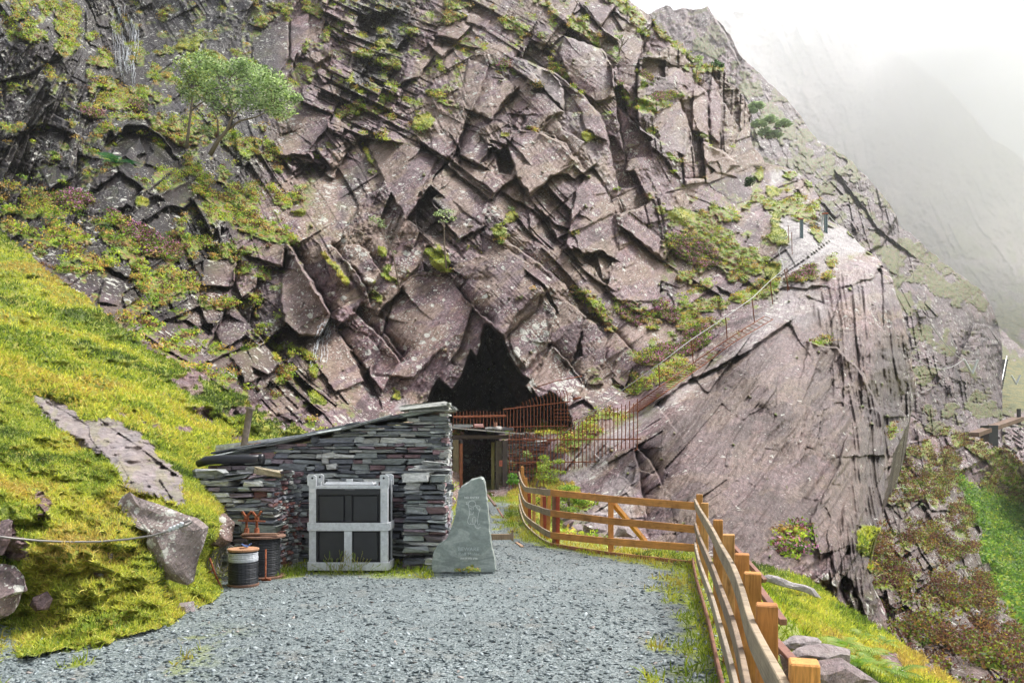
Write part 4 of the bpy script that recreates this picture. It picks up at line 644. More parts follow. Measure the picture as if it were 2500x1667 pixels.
# ---- grass outside the fence on the right
def grid(x0, x1, nx, y0, y1, ny):
    S, T = np.meshgrid(np.linspace(0, 1, nx), np.linspace(0, 1, ny))
    PX = x0(T) if callable(x0) else x0; PX = PX+S*((x1(T) if callable(x1) else x1)-PX)
    a = y0(PX) if callable(y0) else y0; b = y1(PX) if callable(y1) else y1
    return PX, a+T*(b-a)
top2 = [(1500, 1352), (1700, 1345), (1800, 1366), (1880, 1384), (1966, 1412), (2065, 1482), (2160, 1545), (2298, 1640), (2420, 1760)]
PX, PY = grid(lambda T: np.interp(T, [0, .06, .1, .3, .55, 1], [1540, 1660, 1722, 1752, 1816, 1905]), 2500, 400, lambda x: ip(top2, x)+(fbm(x/14, x*0, 12, 4)-.5)*14, lambda x: 1850+0*x, 260)
c2 = [(1500, 1352, 14.6), (1550, 1362, 13.4), (1690, 1384, 12.35), (1700, 1345, 15.2), (1700, 1430, 10.9), (1750, 1500, 9.1), (1800, 1370, 15), (1880, 1390, 14.3), (1970, 1416, 13.6), (2070, 1486, 12.2), (2160, 1548, 11), (2298, 1640, 9.6), (2420, 1760, 8.2), (1850, 1500, 9.9), (2000, 1560, 8.7), (1790, 1600, 7.1), (1840, 1700, 5.9), (2050, 1700, 6.5), (2200, 1800, 6.), (1900, 1850, 4.7), (2500, 1850, 7), (1480, 1400, 12), (1600, 1500, 9), (1700, 1700, 6), (1600, 1850, 4.7)]
def wrap_top(n=10, back=14., down=9., side=0.):
    def f(G, PX, PY):
        first = G[:1]; ex = []
        for k in range(n, 0, -1):
            t = k/n; e = first.copy(); e[..., 1] += back*t; e[..., 0] += first[..., 0]*back*t/first[..., 1]+side*t; e[..., 2] -= down*t**1.5-(first[..., 2]-H)*back*t/first[..., 1]*.0; ex.append(e)
        return np.concatenate(ex+[G], 0), (n, 0)
    return f
full = [(1400, 1200), (2700, 1200), (2700, 2000), (1400, 2000)]
sheet('bank', PX, PY, c2, MAT['bank'], [(1900, 1500, 30, 90, 50, .12), (2100, 1600, 50, 90, 50, .15)], [], [], [], [(full, 'grass', 1., 5), (C('c5', (620, 1440), (700, 1430), (760, 1530), (680, 1560)), 'bare', 1., 4), (C('c5', (800, 1480), (880, 1490), (860, 1530)), 'bare', 1., 4)], wrap=wrap_top(8, 3., 2.5), seed=5)
ALL['bank_right'] = ALL['bank']
# ---- dark heather slope falling to the valley at lower right
top3 = [(2080, 1000), (2150, 985), (2210, 1010), (2245, 1028), (2268, 1066), (2290, 1060), (2314, 1036), (2352, 1040), (2358, 1064), (2408, 1078), (2463, 1100), (2500, 1134), (2640, 1190)]
PX, PY = grid(2040, 2640, 300, lambda x: ip(top3, x)+(fbm(x/12, x*0, 15, 4)-.5)*14, lambda x: 1800+0*x, 360)
c3_ = [(2100, 1000, 52), (2245, 1030, 56), (2320, 1040, 62), (2408, 1078, 66), (2500, 1134, 66), (2640, 1190, 66), (2200, 1200, 44), (2330, 1180, 52), (2360, 1240, 52), (2450, 1250, 66), (2450, 1400, 50), (2380, 1350, 40), (2200, 1350, 32), (2400, 1480, 30), (2500, 1560, 26), (2300, 1560, 22), (2150, 1500, 24), (2450, 1680, 16), (2640, 1500, 40), (2100, 1800, 15), (2640, 1800, 16)]
V3 = []
for a in [(900, 600, 160, 120, 40, 'm', .85), (850, 720, 150, 100, 30, 'h', .9), (760, 640, 90, 60, 0, 'h', .9), (1000, 800, 130, 110, 40, 'm', .85), (900, 950, 150, 80, 30, 'm', .8), (1120, 560, 200, 60, 20, 'm', 1.1), (1180, 650, 150, 60, 20, 'h', .9), (650, 960, 60, 110, -40, 'g', 1.), (700, 1100, 110, 80, 30, 'm', .9), (950, 1200, 160, 90, 40, 'm', .85), (1100, 1150, 100, 80, 40, 'm', .7), (900, 1350, 150, 70, 30, 'm', .85), (1100, 1450, 170, 80, 20, 'm', 1.), (780, 1350, 80, 70, 40, 'g', .8), (1220, 1400, 90, 80, 0, 'm', .9), (880, 460, 50, 25, 0, 'g', 1.2), (1240, 850, 110, 200, 0, 'g', 1.2), (1150, 760, 110, 70, 35, 'g', 1.2), (1200, 1100, 60, 120, -20, 'g', 1.1)]:
    ox, oy, k = CR['c5']; V3.append((ox+a[0]/k, oy+a[1]/k, a[2]/k, a[3]/k, *a[4:]))
meadow = C('c5', (960, 650), (1100, 720), (1290, 800), (1600, 900), (1600, 1500), (1266, 1350), (1200, 1230), (1110, 1110), (1080, 990), (1080, 900), (1010, 780))
V3 = [(a[0], a[1], a[2], a[3], a[4], 'm' if a[5] == 'g' else a[5], a[6]) for a in V3]
sheet('heather_slope', PX, PY, c3_, MAT['rock'], [(2200, 1150, 70, 80, 34, .9), (2300, 1100, 80, 70, 30, 1.), (2400, 1100, 60, 60, 30, 1.), (2250, 1300, 60, 80, 36, 1.), (2350, 1350, 70, 80, 36, .9), (2250, 1500, 65, 90, 36, .7), (2400, 1500, 60, 80, 40, .7)],
      [(C('c5', (960, 650), (1080, 880), (1080, 990), (1110, 1110), (1200, 1230), (1290, 1370))[::-1], 4., 60), (C('c5', (1000, 470), (990, 560), (950, 640))[::-1], 1.5, 20), (C('c5', (1040, 830), (1080, 900), (1040, 960)), 1.4, 16)], [], V3, [(meadow, 'grass', 1.1, 8), (meadow, 'smooth', .8, 8), (meadow, 'green', 1., 8), (full, 'warm', .6, 5), (full, 'wet_shade', .42, 5)], wrap=wrap_top(10, 16., 14.), seed=7, dom=80)  # whole-sheet mask here just gives the rock a darker colour
# ---- the next ridge, the valley floor and the far mountain
top4 = [(1380, -40), (1480, 20), (1540, 60), (1565, 48), (1584, 32), (1608, 20), (1630, 11), (1640, 20), (1700, 24), (1728, 16), (1744, 43), (1782, 81), (1800, 120), (1825, 157), (1890, 211), (1955, 282), (1985, 330), (2020, 352), (2060, 378), (2096, 412), (2150, 471), (2191, 531), (2194, 550), (2205, 558), (2250, 596), (2286, 629), (2367, 688), (2405, 720), (2421, 748), (2436, 786), (2444, 830), (2452, 880), (2460, 1000), (2470, 1100)]
PX, PY = grid(1380, lambda T: 2447+T*0, 620, lambda x: ip(top4, x)+(fbm(x/16, x*0, 19, 5)-.5)*16, lambda x: 1180+0*x, 470)
c4 = [(1584, 32, 190), (1728, 16, 185), (1480, 20, 190), (1825, 157, 160), (1955, 282, 150), (2096, 412, 142), (2191, 531, 136), (2286, 629, 135), (2367, 688, 136), (2440, 800, 138), (1750, 300, 140), (1950, 480, 118), (2100, 600, 112), (2200, 750, 104), (2250, 900, 92), (2300, 1100, 80), (2400, 900, 118), (2440, 1000, 118), (2400, 1100, 92), (1380, 300, 160), (1700, 800, 100), (2000, 1100, 75), (1380, 1180, 90)]
V4 = []
for a in [(640, 430, 260, 60, 40, 'm', 1.), (700, 560, 140, 110, 10, 'm', 1.), (560, 330, 100, 60, 30, 'm', .9), (850, 620, 200, 70, 40, 'm', 1.), (950, 800, 140, 80, 40, 'g', .8), (1050, 700, 150, 50, 40, 'm', 1.), (1100, 900, 140, 60, 45, 'm', .9), (1250, 1150, 120, 60, 40, 'g', 1.05), (1400, 1150, 180, 50, 35, 'g', 1.1), (1450, 1280, 200, 70, 35, 'g', 1.), (1600, 1330, 150, 60, 35, 'm', 1.), (1300, 1350, 80, 130, -50, 'g', .9), (1380, 1480, 90, 60, 50, 'g', .9), (420, 220, 120, 50, 20, 'm', .8), (980, 640, 100, 30, 40, 'm', 1), (1250, 930, 60, 60, 40, 'm', .9)]:
    ox, oy, k = CR['c6']; V4.append((ox+a[0]/k, oy+a[1]/k, a[2]/k, a[3]/k, *a[4:]))
for a in [(820, 200, 90, 50, 0, 'g', .9), (1040, 200, 60, 50, 0, 'g', .8), (880, 370, 80, 40, 0, 'g', .8), (960, 340, 100, 60, 60, 'm', .8), (900, 60, 130, 60, 45, 'm', .9), (1060, 270, 70, 60, 0, 'g', .9), (1100, 370, 90, 50, 0, 'g', 1.), (880, 440, 60, 25, 0, 'g', 1.1)]:
    ox, oy, k = CR['c5']; V4.append((ox+a[0]/k, oy+a[1]/k, a[2]/k, a[3]/k, *a[4:]))
BS = 1.
V4 = [(a[0], a[1], a[2], a[3], a[4], 'm', a[6]*.8) for a in V4]
sheet('ridge', PX, PY, c4, MAT['far'], [(1620, 90, 55, 90, 34, 1.26), (1720, 90, -60, 90, 26, 1.26), (1850, 300, 62, 90, 30, 0.84), (2000, 430, 50, 90, 30, 0.92), (2120, 560, 75, 120, 24, 1.26), (2180, 560, 80, 120, 22, 1.26), (2150, 700, 50, 90, 30, 0.67), (2300, 720, 45, 90, 30, 0.67), (2300, 850, 80, 110, 20, 0.92), (2380, 850, 86, 110, 18, 1.09), (2400, 780, 60, 80, 24, 1.09)],
      [(C('c6', (1000, 780), (1100, 900), (1180, 1020), (1280, 1100), (1270, 1000)), 3, 20), (C('c6', (430, 40), (500, 160), (560, 280))[::-1], 4, 24), (C('s', (2190, 531), (2150, 600), (2100, 620))[::-1], 3, 20), (C('s', (2440, 800), (2380, 790), (2330, 900)), 3, 24)], [], V4, [([(1850, 200), (2100, 380), (2600, 700), (2600, 1300), (1500, 1300), (1700, 300)], 'wet_shade', .3, 40), (full, 'warm', .3, 5), ([(2060, 480), (2190, 520), (2200, 600), (2100, 560)], 'wet_shade', .25, 10)], wrap=wrap_top(10, 60., 70.), seed=11, rof=3., dom=70)  # masks here just give the ridge rock a darker colour
top4b = [(2300, 930), (2420, 860), (2440, 800), (2470, 830), (2500, 855), (2640, 900)]
PX, PY = grid(2280, 2680, 200, lambda x: ip(top4b, x)+(fbm(x/9, x*0, 29, 4)-.5)*10, lambda x: 1300+0*x, 220)
sheet('valley_floor', PX, PY, [(2300, 930, 150), (2440, 800, 190), (2500, 855, 175), (2640, 900, 170), (2400, 950, 145), (2500, 950, 148), (2500, 1030, 122), (2400, 1060, 112), (2640, 1100, 110), (2400, 1300, 70), (2640, 1300, 70)], MAT['far'], [(2400, 900, 10, 30, 12, 1.), (2500, 1080, 30, 14, 10, 1.2), (2450, 1000, 0, 40, 9, 1.)], [], [], [],
      [(C('c5', (1060, 120), (1266, 150), (1600, 200), (1600, 340), (1100, 380), (1010, 350), (1050, 250)), 'grass', 1., 4), (C('c5', (1000, 420), (1266, 380), (1500, 420), (1500, 600), (1266, 600)), 'lich', .8, 5), (C('c5', (1120, 130), (1190, 120), (1150, 380), (1120, 380)), 'bare', 1., 2)], wrap=wrap_top(6, 60., 10.), seed=13)
top5 = [(1500, 90), (1650, 60), (1744, 36), (1825, 27), (1868, 49), (1930, 62), (2000, 60), (2100, 90), (2200, 130), (2300, 200), (2421, 336), (2500, 392), (2640, 450), (2900, 640)]
PX, PY = grid(1480, 2900, 420, lambda x: ip(top5, x)+(fbm(x/20, x*0, 49, 5)-.5)*14, lambda x: 1150+0*x, 330)
V5 = [(2480, 780, 90, 60, 20, 'g', 1.), (2350, 600, 80, 60, 50, 'm', .8), (1900, 300, 80, 60, 50, 'm', .8), (2470, 860, 60, 60, 0, 'g', 1.)]
sheet('mountain', PX, PY, [(1500, 90, 420), (1825, 27, 430), (2100, 90, 440), (2500, 392, 420), (2900, 640, 420), (1800, 500, 340), (2200, 500, 370), (2300, 650, 340), (2450, 700, 330), (2500, 850, 270), (2640, 900, 260), (2900, 1000, 260), (1800, 1100, 240), (2400, 1100, 230)], MAT['far'], [(1900, 300, 62, 120, 30, 2.70), (2200, 400, 75, 120, 30, 2.70), (2300, 600, 66, 120, 26, 2.70), (2450, 650, 55, 100, 26, 2.40), (2500, 850, 20, 60, 20, 0.90)], [], [], V5, [], wrap=wrap_top(8, 140., 120.), seed=17, rof=3.2)
BS = 1.5
# ---- ground: the gravel yard, falling away to the valley beyond the fence
edge = [(-1.2, 40), (.5, 26), (.42, 22), (.48, 18.5), (.85, 15.2), (2.95, 12.2), (2.75, 10.7), (2.4, 8.3), (2.1, 6.8), (1.85, 5.5), (1.6, 4.2), (1.3, 2.9), (.95, 1.6), (.6, 0), (.4, -6)]
def ground_z(x, y):
    xe = np.interp(-y, [-p[1] for p in edge], [p[0] for p in edge])+.25
    d = np.maximum(x-xe, 0); far = np.maximum(x-xe-3, 0)
    z = -.75*np.maximum(d-.25, 0)-.3*far; z = np.where(y > 13.2, -.1*np.minimum(d, 2)-1.1*np.maximum(x-3.0, 0), z)
    z = np.maximum(z, -60-.02*far)
    rise = .35*ss(19, 26, y)*ss(40, 26, y)
    return z+(fbm(x/1.6, y/1.6, 4, 4)-.5)*.05+rise*0
def sq(n, lo, hi, p): t = np.linspace(0, 1, n); return lo+(hi-lo)*t**p
gx = np.concatenate([-sq(90, 0, 700, 3.6)[::-1][:-1], np.linspace(0, 4.5, 90), 4.5+sq(60, .06, 700, 3.)]); gx = np.unique(np.concatenate([gx, np.linspace(-8, 0, 150)]))
gy = np.unique(np.concatenate([-sq(30, .5, 300, 3.), np.linspace(0, 30, 420), 30+sq(60, .1, 900, 3.)]))
GX, GY = np.meshgrid(gx, gy); GZ = ground_z(GX, GY)
pxg = 1250+GX*F/np.maximum(GY, .3); pyg = HY-(GZ-H)*F/np.maximum(GY, .3)
nzg = fbm(GX*2.2, GY*2.2, 9, 5)
xe = np.interp(-GY, [-p[1] for p in edge], [p[0] for p in edge])
gv = ss(-.80, -.45, GX-xe+(nzg-.5)*1.1)
gv = np.maximum(gv, ss(.5, .56, nzg+ss(1.2, .2, np.hypot((GX-.95)/1.0, (GY-4.6)/.8))*.25-.12))*(GX > -50)
gv = np.where((GX < xe-.62-.35*ss(.42, .6, nzg)) & (np.hypot((GX-.95)/1.0, (GY-4.6)/.8) > 1.2), 0, gv)
gv = np.maximum(gv, ss(.52, .60, nzg)*ss(8.6, 6.9, GY+GX*.0)*ss(-2.3, -3.3, GX)*.9)
gv = np.maximum(gv, ss(26.5, 28, GY+(nzg-.5)*3)*.9)
gv = np.maximum(gv, ss(.35, .0, abs(GY-11.85+(nzg-.5)*.9)-.3)*ss(-4.6, -4.3, GX)*ss(-1.0, -1.3, GX))
gv = np.maximum(gv, ss(-1.35, -1.75, GX+(nzg-.5)*1.)*ss(12.2, 13, GY))
gv = np.maximum(gv, ss(-5.6, -6.4, GX+(nzg-.5)*1)*ss(11, 9, GY)*0)
idx = np.arange(GX.size).reshape(GX.shape)
o = np_mesh('ground', np.stack([GX, GY, GZ], -1).reshape(-1, 3), np.stack([idx[:-1, :-1], idx[:-1, 1:], idx[1:, 1:], idx[1:, :-1]], -1).reshape(-1, 4), MAT['gravel'], True, dict(m1=np.stack([gv, gv*0, gv*0], -1).reshape(-1, 3)))
tag(o, kind='structure')
# slate chips lying on the yard
rg = np.random.default_rng(3)
def chips(n, ymin, ymax, smin, smax):
    y = ymin*(ymax/ymin)**rg.random(n); x = (rg.random(n)-.5)*2*y*.66
    xe_ = np.interp(-y, [-p[1] for p in edge], [p[0] for p in edge]); ok = (x < xe_-.15+rg.random(n)*.3) & (x > -8.5)
    x = x[ok]; y = y[ok]; n = len(x); s_ = smin+(smax-smin)*rg.random(n)**2.5; z = ground_z(x, y)+s_*.12
    a = rg.random(n)*6.28; Vs = []; tx = rg.normal(0, .35, n); ty = rg.normal(0, .35, n)
    for k in range(5):
        an = a+k*1.257+rg.normal(0, .25, n); r = s_*(.35+.3*rg.random(n)); dx = np.cos(an)*r*1.3; dy = np.sin(an)*r*.8
        ca, sa = np.cos(a), np.sin(a); ex = dx*ca-dy*sa; ey = dx*sa+dy*ca
        Vs.append(np.stack([x+ex, y+ey, z+ex*tx+ey*ty], -1))
    up = np.stack([x, y, z+s_*.13], -1); dn = np.stack([x, y, z-s_*.3], -1)
    V = np.stack(Vs+[up, dn], 1).reshape(-1, 3); b = np.arange(n)[:, None]*7; f = []
    for k in range(5): f += [b+np.array([[k, (k+1) % 5, 5]]), b+np.array([[(k+1) % 5, k, 6]])]
    g = rg.random(n)**1.6; cc = np.stack([.085+.28*g, .11+.30*g, .115+.30*g], -1)*(.75+.5*rg.random((n, 1)))
    w = rg.random(n) < .05; cc[w] = cc[w]*np.array([1.2, .9, .8])
    return V, np.concatenate(f), np.repeat(cc, 7, 0)
V1, F1, C1 = chips(60000, 3.0, 26, .014, .06)
tag(np_mesh('gravel', V1, F1, MAT['chip'], False, dict(tint=C1)), 'loose blue grey slate chips covering the yard', 'gravel', kind='stuff')

# ------------------------------------------------------------------ ground cover that grows on the sheets
def blades(idx_src, n, hmin, hmax, w, name, label, cols, lean=.5, nb=1, spread=.0, seed=0, up=1., cat='grass', sc_=1.):
    P0, N0 = idx_src; rg = np.random.default_rng(seed); i = rg.integers(0, len(P0), n); p = P0[i]+rg.normal(0, 1, (n, 3))*spread*np.array([1, 1, .4]); nn = N0[i]
    Y = p[:, 1]; L = (hmin+(hmax-hmin)*rg.random(n))
    d = nn*(1-up)+np.array([0, 0, 1.])*up+rg.normal(0, lean, (n, 3)); d /= np.linalg.norm(d, axis=1, keepdims=True)
    s_ = rg.normal(0, 1, (n, 3)); s_ -= d*(s_*d).sum(1, keepdims=True); s_ /= np.linalg.norm(s_, axis=1, keepdims=True)
    ww = (w*(.6+.8*rg.random(n)))[:, None]; L = L[:, None]
    bend = rg.normal(0, .35, (n, 3)); bend[:, 2] = -abs(bend[:, 2])
    a = p-s_*ww; b = p+s_*ww; m1_ = p+d*L*.55-s_*ww*.75; m2_ = p+d*L*.55+s_*ww*.75; t = p+d*L+bend*L*.5
    V = np.stack([a, b, m2_, m1_, t], 1).reshape(-1, 3); k = np.arange(n)[:, None]*5
    Fc = np.concatenate([k+np.array([[0, 1, 2]]), k+np.array([[0, 2, 3]]), k+np.array([[3, 2, 4]])])
    cl = np.array(cols); q = fbm(p[:, 0]*.9/sc_, p[:, 1]*.5/sc_+p[:, 2]*1.1/sc_, 71, 4)*2.4-.72+rg.normal(0, .13, n); c = cl[np.clip((q*len(cl)).astype(int), 0, len(cl)-1)]*(.65+.7*rg.random((n, 1)))
    return V, Fc, np.repeat(c, 5, 0)
def join(parts):
    Vs, Fs, Cs, n = [], [], [], 0
    for V, Fc, c in parts: Vs.append(V); Fs.append(Fc+n); Cs.append(c); n += len(V)
    return np.concatenate(Vs), np.concatenate(Fs), np.concatenate(Cs)
def pick(name, cond, wgt=None, n=200000, seed=1, hw=None):
    a = ALL[name]; m = cond(a) & (a['px'] > -80) & (a['px'] < 2580) & (a['py'] > -60) & (a['py'] < 1740)
    if hw: pass
    j = np.nonzero(m)[0]
    # weight by real area of the grid cell so that cover is even on the ground
    G = a['G']; du = np.linalg.norm(np.gradient(G, axis=1), axis=-1); dv = np.linalg.norm(np.gradient(G, axis=0), axis=-1)
    ar = np.minimum((du*dv).ravel()[j], .5); ar = ar**.5*(1/a['P'][j, 1])**.0
    rg = np.random.default_rng(seed); q = rg.choice(j, n, p=ar/ar.sum())
    return a['P'][q], a['N'][q]
GR = [(.09, .14, .035), (.18, .27, .04), (.30, .39, .06), (.46, .50, .08), (.58, .60, .11), (.62, .54, .13), (.52, .40, .12)]
DRY = [(.46, .33, .13), (.38, .25, .10), (.5, .42, .2)]
near = lambda a: (a['grs'] > .5) & (a['veg'] > .6) & (a['P'][:, 1] < 15)
mid = lambda a: (a['grs'] > .5) & (a['veg'] > .6) & (a['P'][:, 1] >= 13)
parts = [blades(pick('cliff', near, n=90000, seed=1), 90000, .025, .085, .0055, '', '', GR, .7, seed=1),
         blades(pick('cliff', mid, n=60000, seed=2), 60000, .05, .15, .014, '', '', GR, .6, seed=2, sc_=1.8),
         blades(pick('bank', lambda a: a['veg'] > .6, n=45000, seed=3), 45000, .03, .12, .006, '', '', GR, .6, seed=3)]
GRD = [(.16, .24, .025), (.24, .33, .03), (.36, .43, .04), (.48, .48, .06), (.46, .38, .08)]
g_ = (gv.ravel() > .45) & (GY.ravel() > 2.5) & (GY.ravel() < 30) & (abs(GX.ravel()) < GY.ravel()*.7); gp = np.stack([GX.ravel(), GY.ravel(), GZ.ravel()], -1)[g_]; gp = gp[np.random.default_rng(5).choice(len(gp), 60000, p=(1/gp[:, 1])/(1/gp[:, 1]).sum())]
parts.append(blades((gp, gp*0+np.array([0, 0, 1.])), 60000, .04, .15, .006, '', '', GRD, .45, spread=.03, seed=8, sc_=.6))
V, Fc, c = join(parts); tag(np_mesh('grass', V, Fc, MAT['leaf'], False, dict(tint=c)), 'short yellow green turf growing on the banks', 'grass', kind='stuff')
def clumps(src, n, r, per, leaf, cols, name, label, seed, tip=None, cat='heather', flat=.6):
    """low bushes: little leaf faces filling a dome"""
    P0, N0 = src; rg = np.random.default_rng(seed); Vs = []; 
    i = rg.integers(0, len(P0), n); p = P0[i]; R = r*(.5+rg.random(n)); tot = n*per
    cc = np.array(cols)[rg.integers(0, len(cols), n)]; ci = np.repeat(np.arange(n), per)
    d = rg.normal(0, 1, (tot, 3)); d /= np.linalg.norm(d, axis=1, keepdims=True); d[:, 2] = abs(d[:, 2])*flat+.05; rad = rg.random(tot)**.4
    q = p[ci]+d*(R[ci]*rad)[:, None]+N0[i][ci]*.03
    a = rg.normal(0, 1, (tot, 3)); a /= np.linalg.norm(a, axis=1, keepdims=True); b = np.cross(a, d); b /= np.linalg.norm(b, axis=1, keepdims=True)+1e-6
    s_ = (leaf*(.6+.8*rg.random(tot)))[:, None]; V = np.stack([q-a*s_, q+b*s_*.6, q+a*s_, q-b*s_*.6], 1).reshape(-1, 3)
    k = np.arange(tot)[:, None]*4; Fc = np.concatenate([k+np.array([[0, 1, 2]]), k+np.array([[0, 2, 3]])])
    c = cc[ci]*(.6+.8*rg.random((tot, 1)))
    if tip is not None:
        m = (rg.random(tot) < .55) & (rg.random(n) < .5)[ci] & (d[:, 2] > .2); c[m] = np.array(tip)*(.7+.6*rg.random((m.sum(), 1)))
    return V, Fc, np.repeat(c, 4, 0)
HE0 = [(.13, .06, .045), (.10, .05, .035), (.06, .12, .02), (.14, .24, .025), (.25, .37, .04), (.15, .07, .04), (.33, .40, .05), (.32, .22, .07), (.18, .29, .03), (.42, .50, .07), (.46, .30, .10), (.5, .34, .12), (.36, .46, .05)]
HE = [tuple(q*1.3 for q in c) for c in HE0]
hm = lambda a: (a['veg'] > .7) & (a['grs'] < .4) & (a['P'][:, 1] < 70)
hp = lambda a: (a['veg'] > .7) & (a['pink'] > .55)
parts = [clumps(pick('cliff', hm, n=6500, seed=5), 6500, .30, 26, .042, HE, '', '', 5), clumps(pick('cliff', hp, n=2600, seed=6), 2600, .28, 26, .035, HE[:4], '', '', 6, tip=(.66, .26, .56)),
         clumps(pick('heather_slope', hm, n=3600, seed=7), 3600, .4, 24, .045, [(.13, .055, .045), (.10, .05, .035), (.2, .1, .06), (.16, .07, .08), (.08, .14, .02), (.24, .30, .04), (.3, .2, .07)], '', '', 7)]
V, Fc, c = join(parts); tag(np_mesh('heather', V, Fc, MAT['leaf'], False, dict(tint=c)), 'low heather and bilberry growing on the rock ledges', 'heather', kind='stuff')
mw = lambda a: (a['grs'] > .6) & (a['veg'] > .5)
V, Fc, c = clumps(pick('heather_slope', mw, n=1800, seed=9), 1800, .55, 24, .09, [(.10, .20, .03), (.16, .30, .04), (.24, .38, .06), (.12, .24, .06), (.34, .40, .08)], '', '', 9)
tag(np_mesh('bracken', V, Fc, MAT['leaf'], False, dict(tint=c)), 'bright green bracken filling the hollow at the lower right', 'bracken', kind='stuff')

# ------------------------------------------------------------------ dry stone work
random.seed(7)
def vary(c, a, b): k = random.uniform(a, b); return tuple(q*k for q in c)
SL = [(.13, .14, .145), (.19, .20, .20), (.10, .105, .12), (.25, .26, .25), (.16, .13, .145), (.15, .095, .10), (.32, .32, .30), (.21, .23, .22), (.08, .085, .095)]; SL = [tuple(q*1.5 for q in c) for c in SL]
def stones(mb, x0, x1, z0, ztop, ypos, dep, axis='x', hmin=.04, hmax=.105, wmin=.14, wmax=.55, cols=SL, out=.045, red=0.):
    """courses of flat slate laid in a wall face between x0 and x1; ypos(u) and ztop(u) are functions"""
    z = z0
    zt = max(ztop(x0+(x1-x0)*t/12) for t in range(13))
    while z < zt:
        h = random.uniform(hmin, hmax)*(1.5 if random.random() < .1 else 1); u = x0-random.uniform(0, .05)
        while u < x1:
            w = random.uniform(wmin, wmax)*random.uniform(.5, 1.1); 
            if u+w > x1-.05: w = x1-u+random.uniform(-.01, .04)
            c = u+w/2
            if z+h*.6 < ztop(c):
                hh = h*random.uniform(.6, 1.0); o = random.uniform(0, out); b = SL[random.randrange(len(cols))] if random.random() > red else (.22, .10, .085)
                mb.cur = vary(b, .7, 1.45)
                d = dep; yy = ypos(c)+d/2-o
                tl = Matrix.Rotation(random.gauss(0, .035), 4, 'Y') @ Matrix.Rotation(random.gauss(0, .04), 4, 'Z')
                if axis == 'x': mb.box((c, yy, z+hh/2), (w*.985, d, hh), tl, jit=.26, ch=min(hh*.2, .012))
                else: mb.box((yy, c, z+hh/2), (d, w*.985, hh), Matrix.Rotation(random.gauss(0, .03), 4, 'X'), jit=.16, ch=min(hh*.2, .012))
            u += w
        z += h
def lin(a, b, x0, x1): return lambda u: a+(b-a)*min(max((u-x0)/(x1-x0), 0), 1)
hut = empty('stone_hut', (-3, 13, 0), 'low hut of stacked grey slate with a sloping roof, behind the metal crate', 'hut')
mb = MB(); hz = lambda u: 1.62+(2.46-1.62)*((u+4.9)/3.85)**.9 if u > -4.9 else 1.62
core = MB(); core.cur = (.03, .03, .035)
stones(mb, -4.9, -1.05, -.03, hz, lambda u: 13.0, .22); mb.build('front_wall', MAT['slab'], hut, colors=True)
mb = MB(); stones(mb, 13.02, 15.9, -.03, lambda u: 2.40-.03*(u-13), lambda u: -1.03-.04*(u-13)-.26, .22, 'y'); 
for o_ in range(1): pass
mb.build('side_wall', MAT['slab'], hut, colors=True)
core = MB(); core.cur = (.04, .04, .045)
core.add([(-4.85, 13.12, -.1), (-1.2, 13.12, -.1), (-1.3, 15.9, -.1), (-4.85, 15.9, -.1), (-4.85, 13.12, 1.55), (-1.2, 13.12, 2.36), (-1.3, 15.9, 2.4), (-4.85, 15.9, 1.6)], [(0, 1, 5, 4), (1, 2, 6, 5), (2, 3, 7, 6), (3, 0, 4, 7), (4, 5, 6, 7), (0, 3, 2, 1)])
core.build('rubble_core', MAT['slab'], hut, colors=True)
mb = MB()      # roof slates: courses from the back edge to the wall head
for r_ in range(9):
    y = 16.1-.36*r_; u = -4.9-.1*r_*0-.09*max(0, 8-r_)
    while u < -1.15:
        w = random.uniform(.25, .5); t = (u+4.9)/3.9; z = 1.66+.80*max(t, -.25)+(.10+.035*(y-13))+.01; mb.cur = vary(random.choice(SL), .7, 1.3)
        w = min(w, -1.08-u); mb.box((u+w/2, y, z), (w*.97, .5, .022), Matrix.Rotation(-.20, 4, 'Y') @ Matrix.Rotation(-.07, 4, 'X'), jit=.06); u += w
mb.build('roof', MAT['slab'], hut, colors=True)
mb = MB()      # rough coping stones along the sloping head of the front wall
u = -4.95
while u < -1.2:
    w = random.uniform(.35, .8); z = hz(u+w/2)+.02; mb.cur = vary(random.choice(SL[:4]+SL[6:8]), .8, 1.5)
    w = min(w, -1.03-u); mb.box((u+w/2, 13.12, z+.03), (w*1.08, .46, random.uniform(.03, .06)), Matrix.Rotation(-.215+random.gauss(0, .03), 4, 'Y'), jit=.22, ch=.008); u += w*.8
mb.cur = (.34, .345, .31)
mb.box((-1.44, 13.1, 2.52), (.74, .5, .09), Matrix.Rotation(-.10, 4, 'Y'), jit=.3, ch=.02); mb.box((-1.32, 13.1, 2.45), (.56, .5, .045), Matrix.Rotation(-.05, 4, 'Y'), jit=.25, ch=.01)
mb.build('coping', MAT['slab'], hut, colors=True)
mb = MB(); a, b = P(528, 1090, 16.3), P(884, 1045, 16.3)
mb.cur = (.55, .56, .58); mb.bar(a, b, .05, .05); mb.cur = (.40, .42, .45)
for k in range(16):
    t0, t1 = k/16, (k+1)/16; p, q = a.lerp(b, t0), a.lerp(b, t1); mb.cur = (.5, .20, .10) if k in (3, 4, 8, 11) else random.choice([(.34, .37, .41), (.5, .52, .55), (.6, .61, .62), (.42, .40, .40)])
    mb.box(((p.x+q.x)/2, 16.28, (p.z+q.z)/2-.13), ((q-p).length*.99, .012, .2), Matrix.Rotation(-math.atan2(b.z-a.z, b.x-a.x), 4, 'Y'), jit=.1)
mb.build('roof_flashing', tinted('weathered_flashing', .6, .3, 12, .7, .1), hut, colors=True)
mb = MB(); a, b = P(593, 1103, 15.2), P(611, 994, 15.2); d = b-a
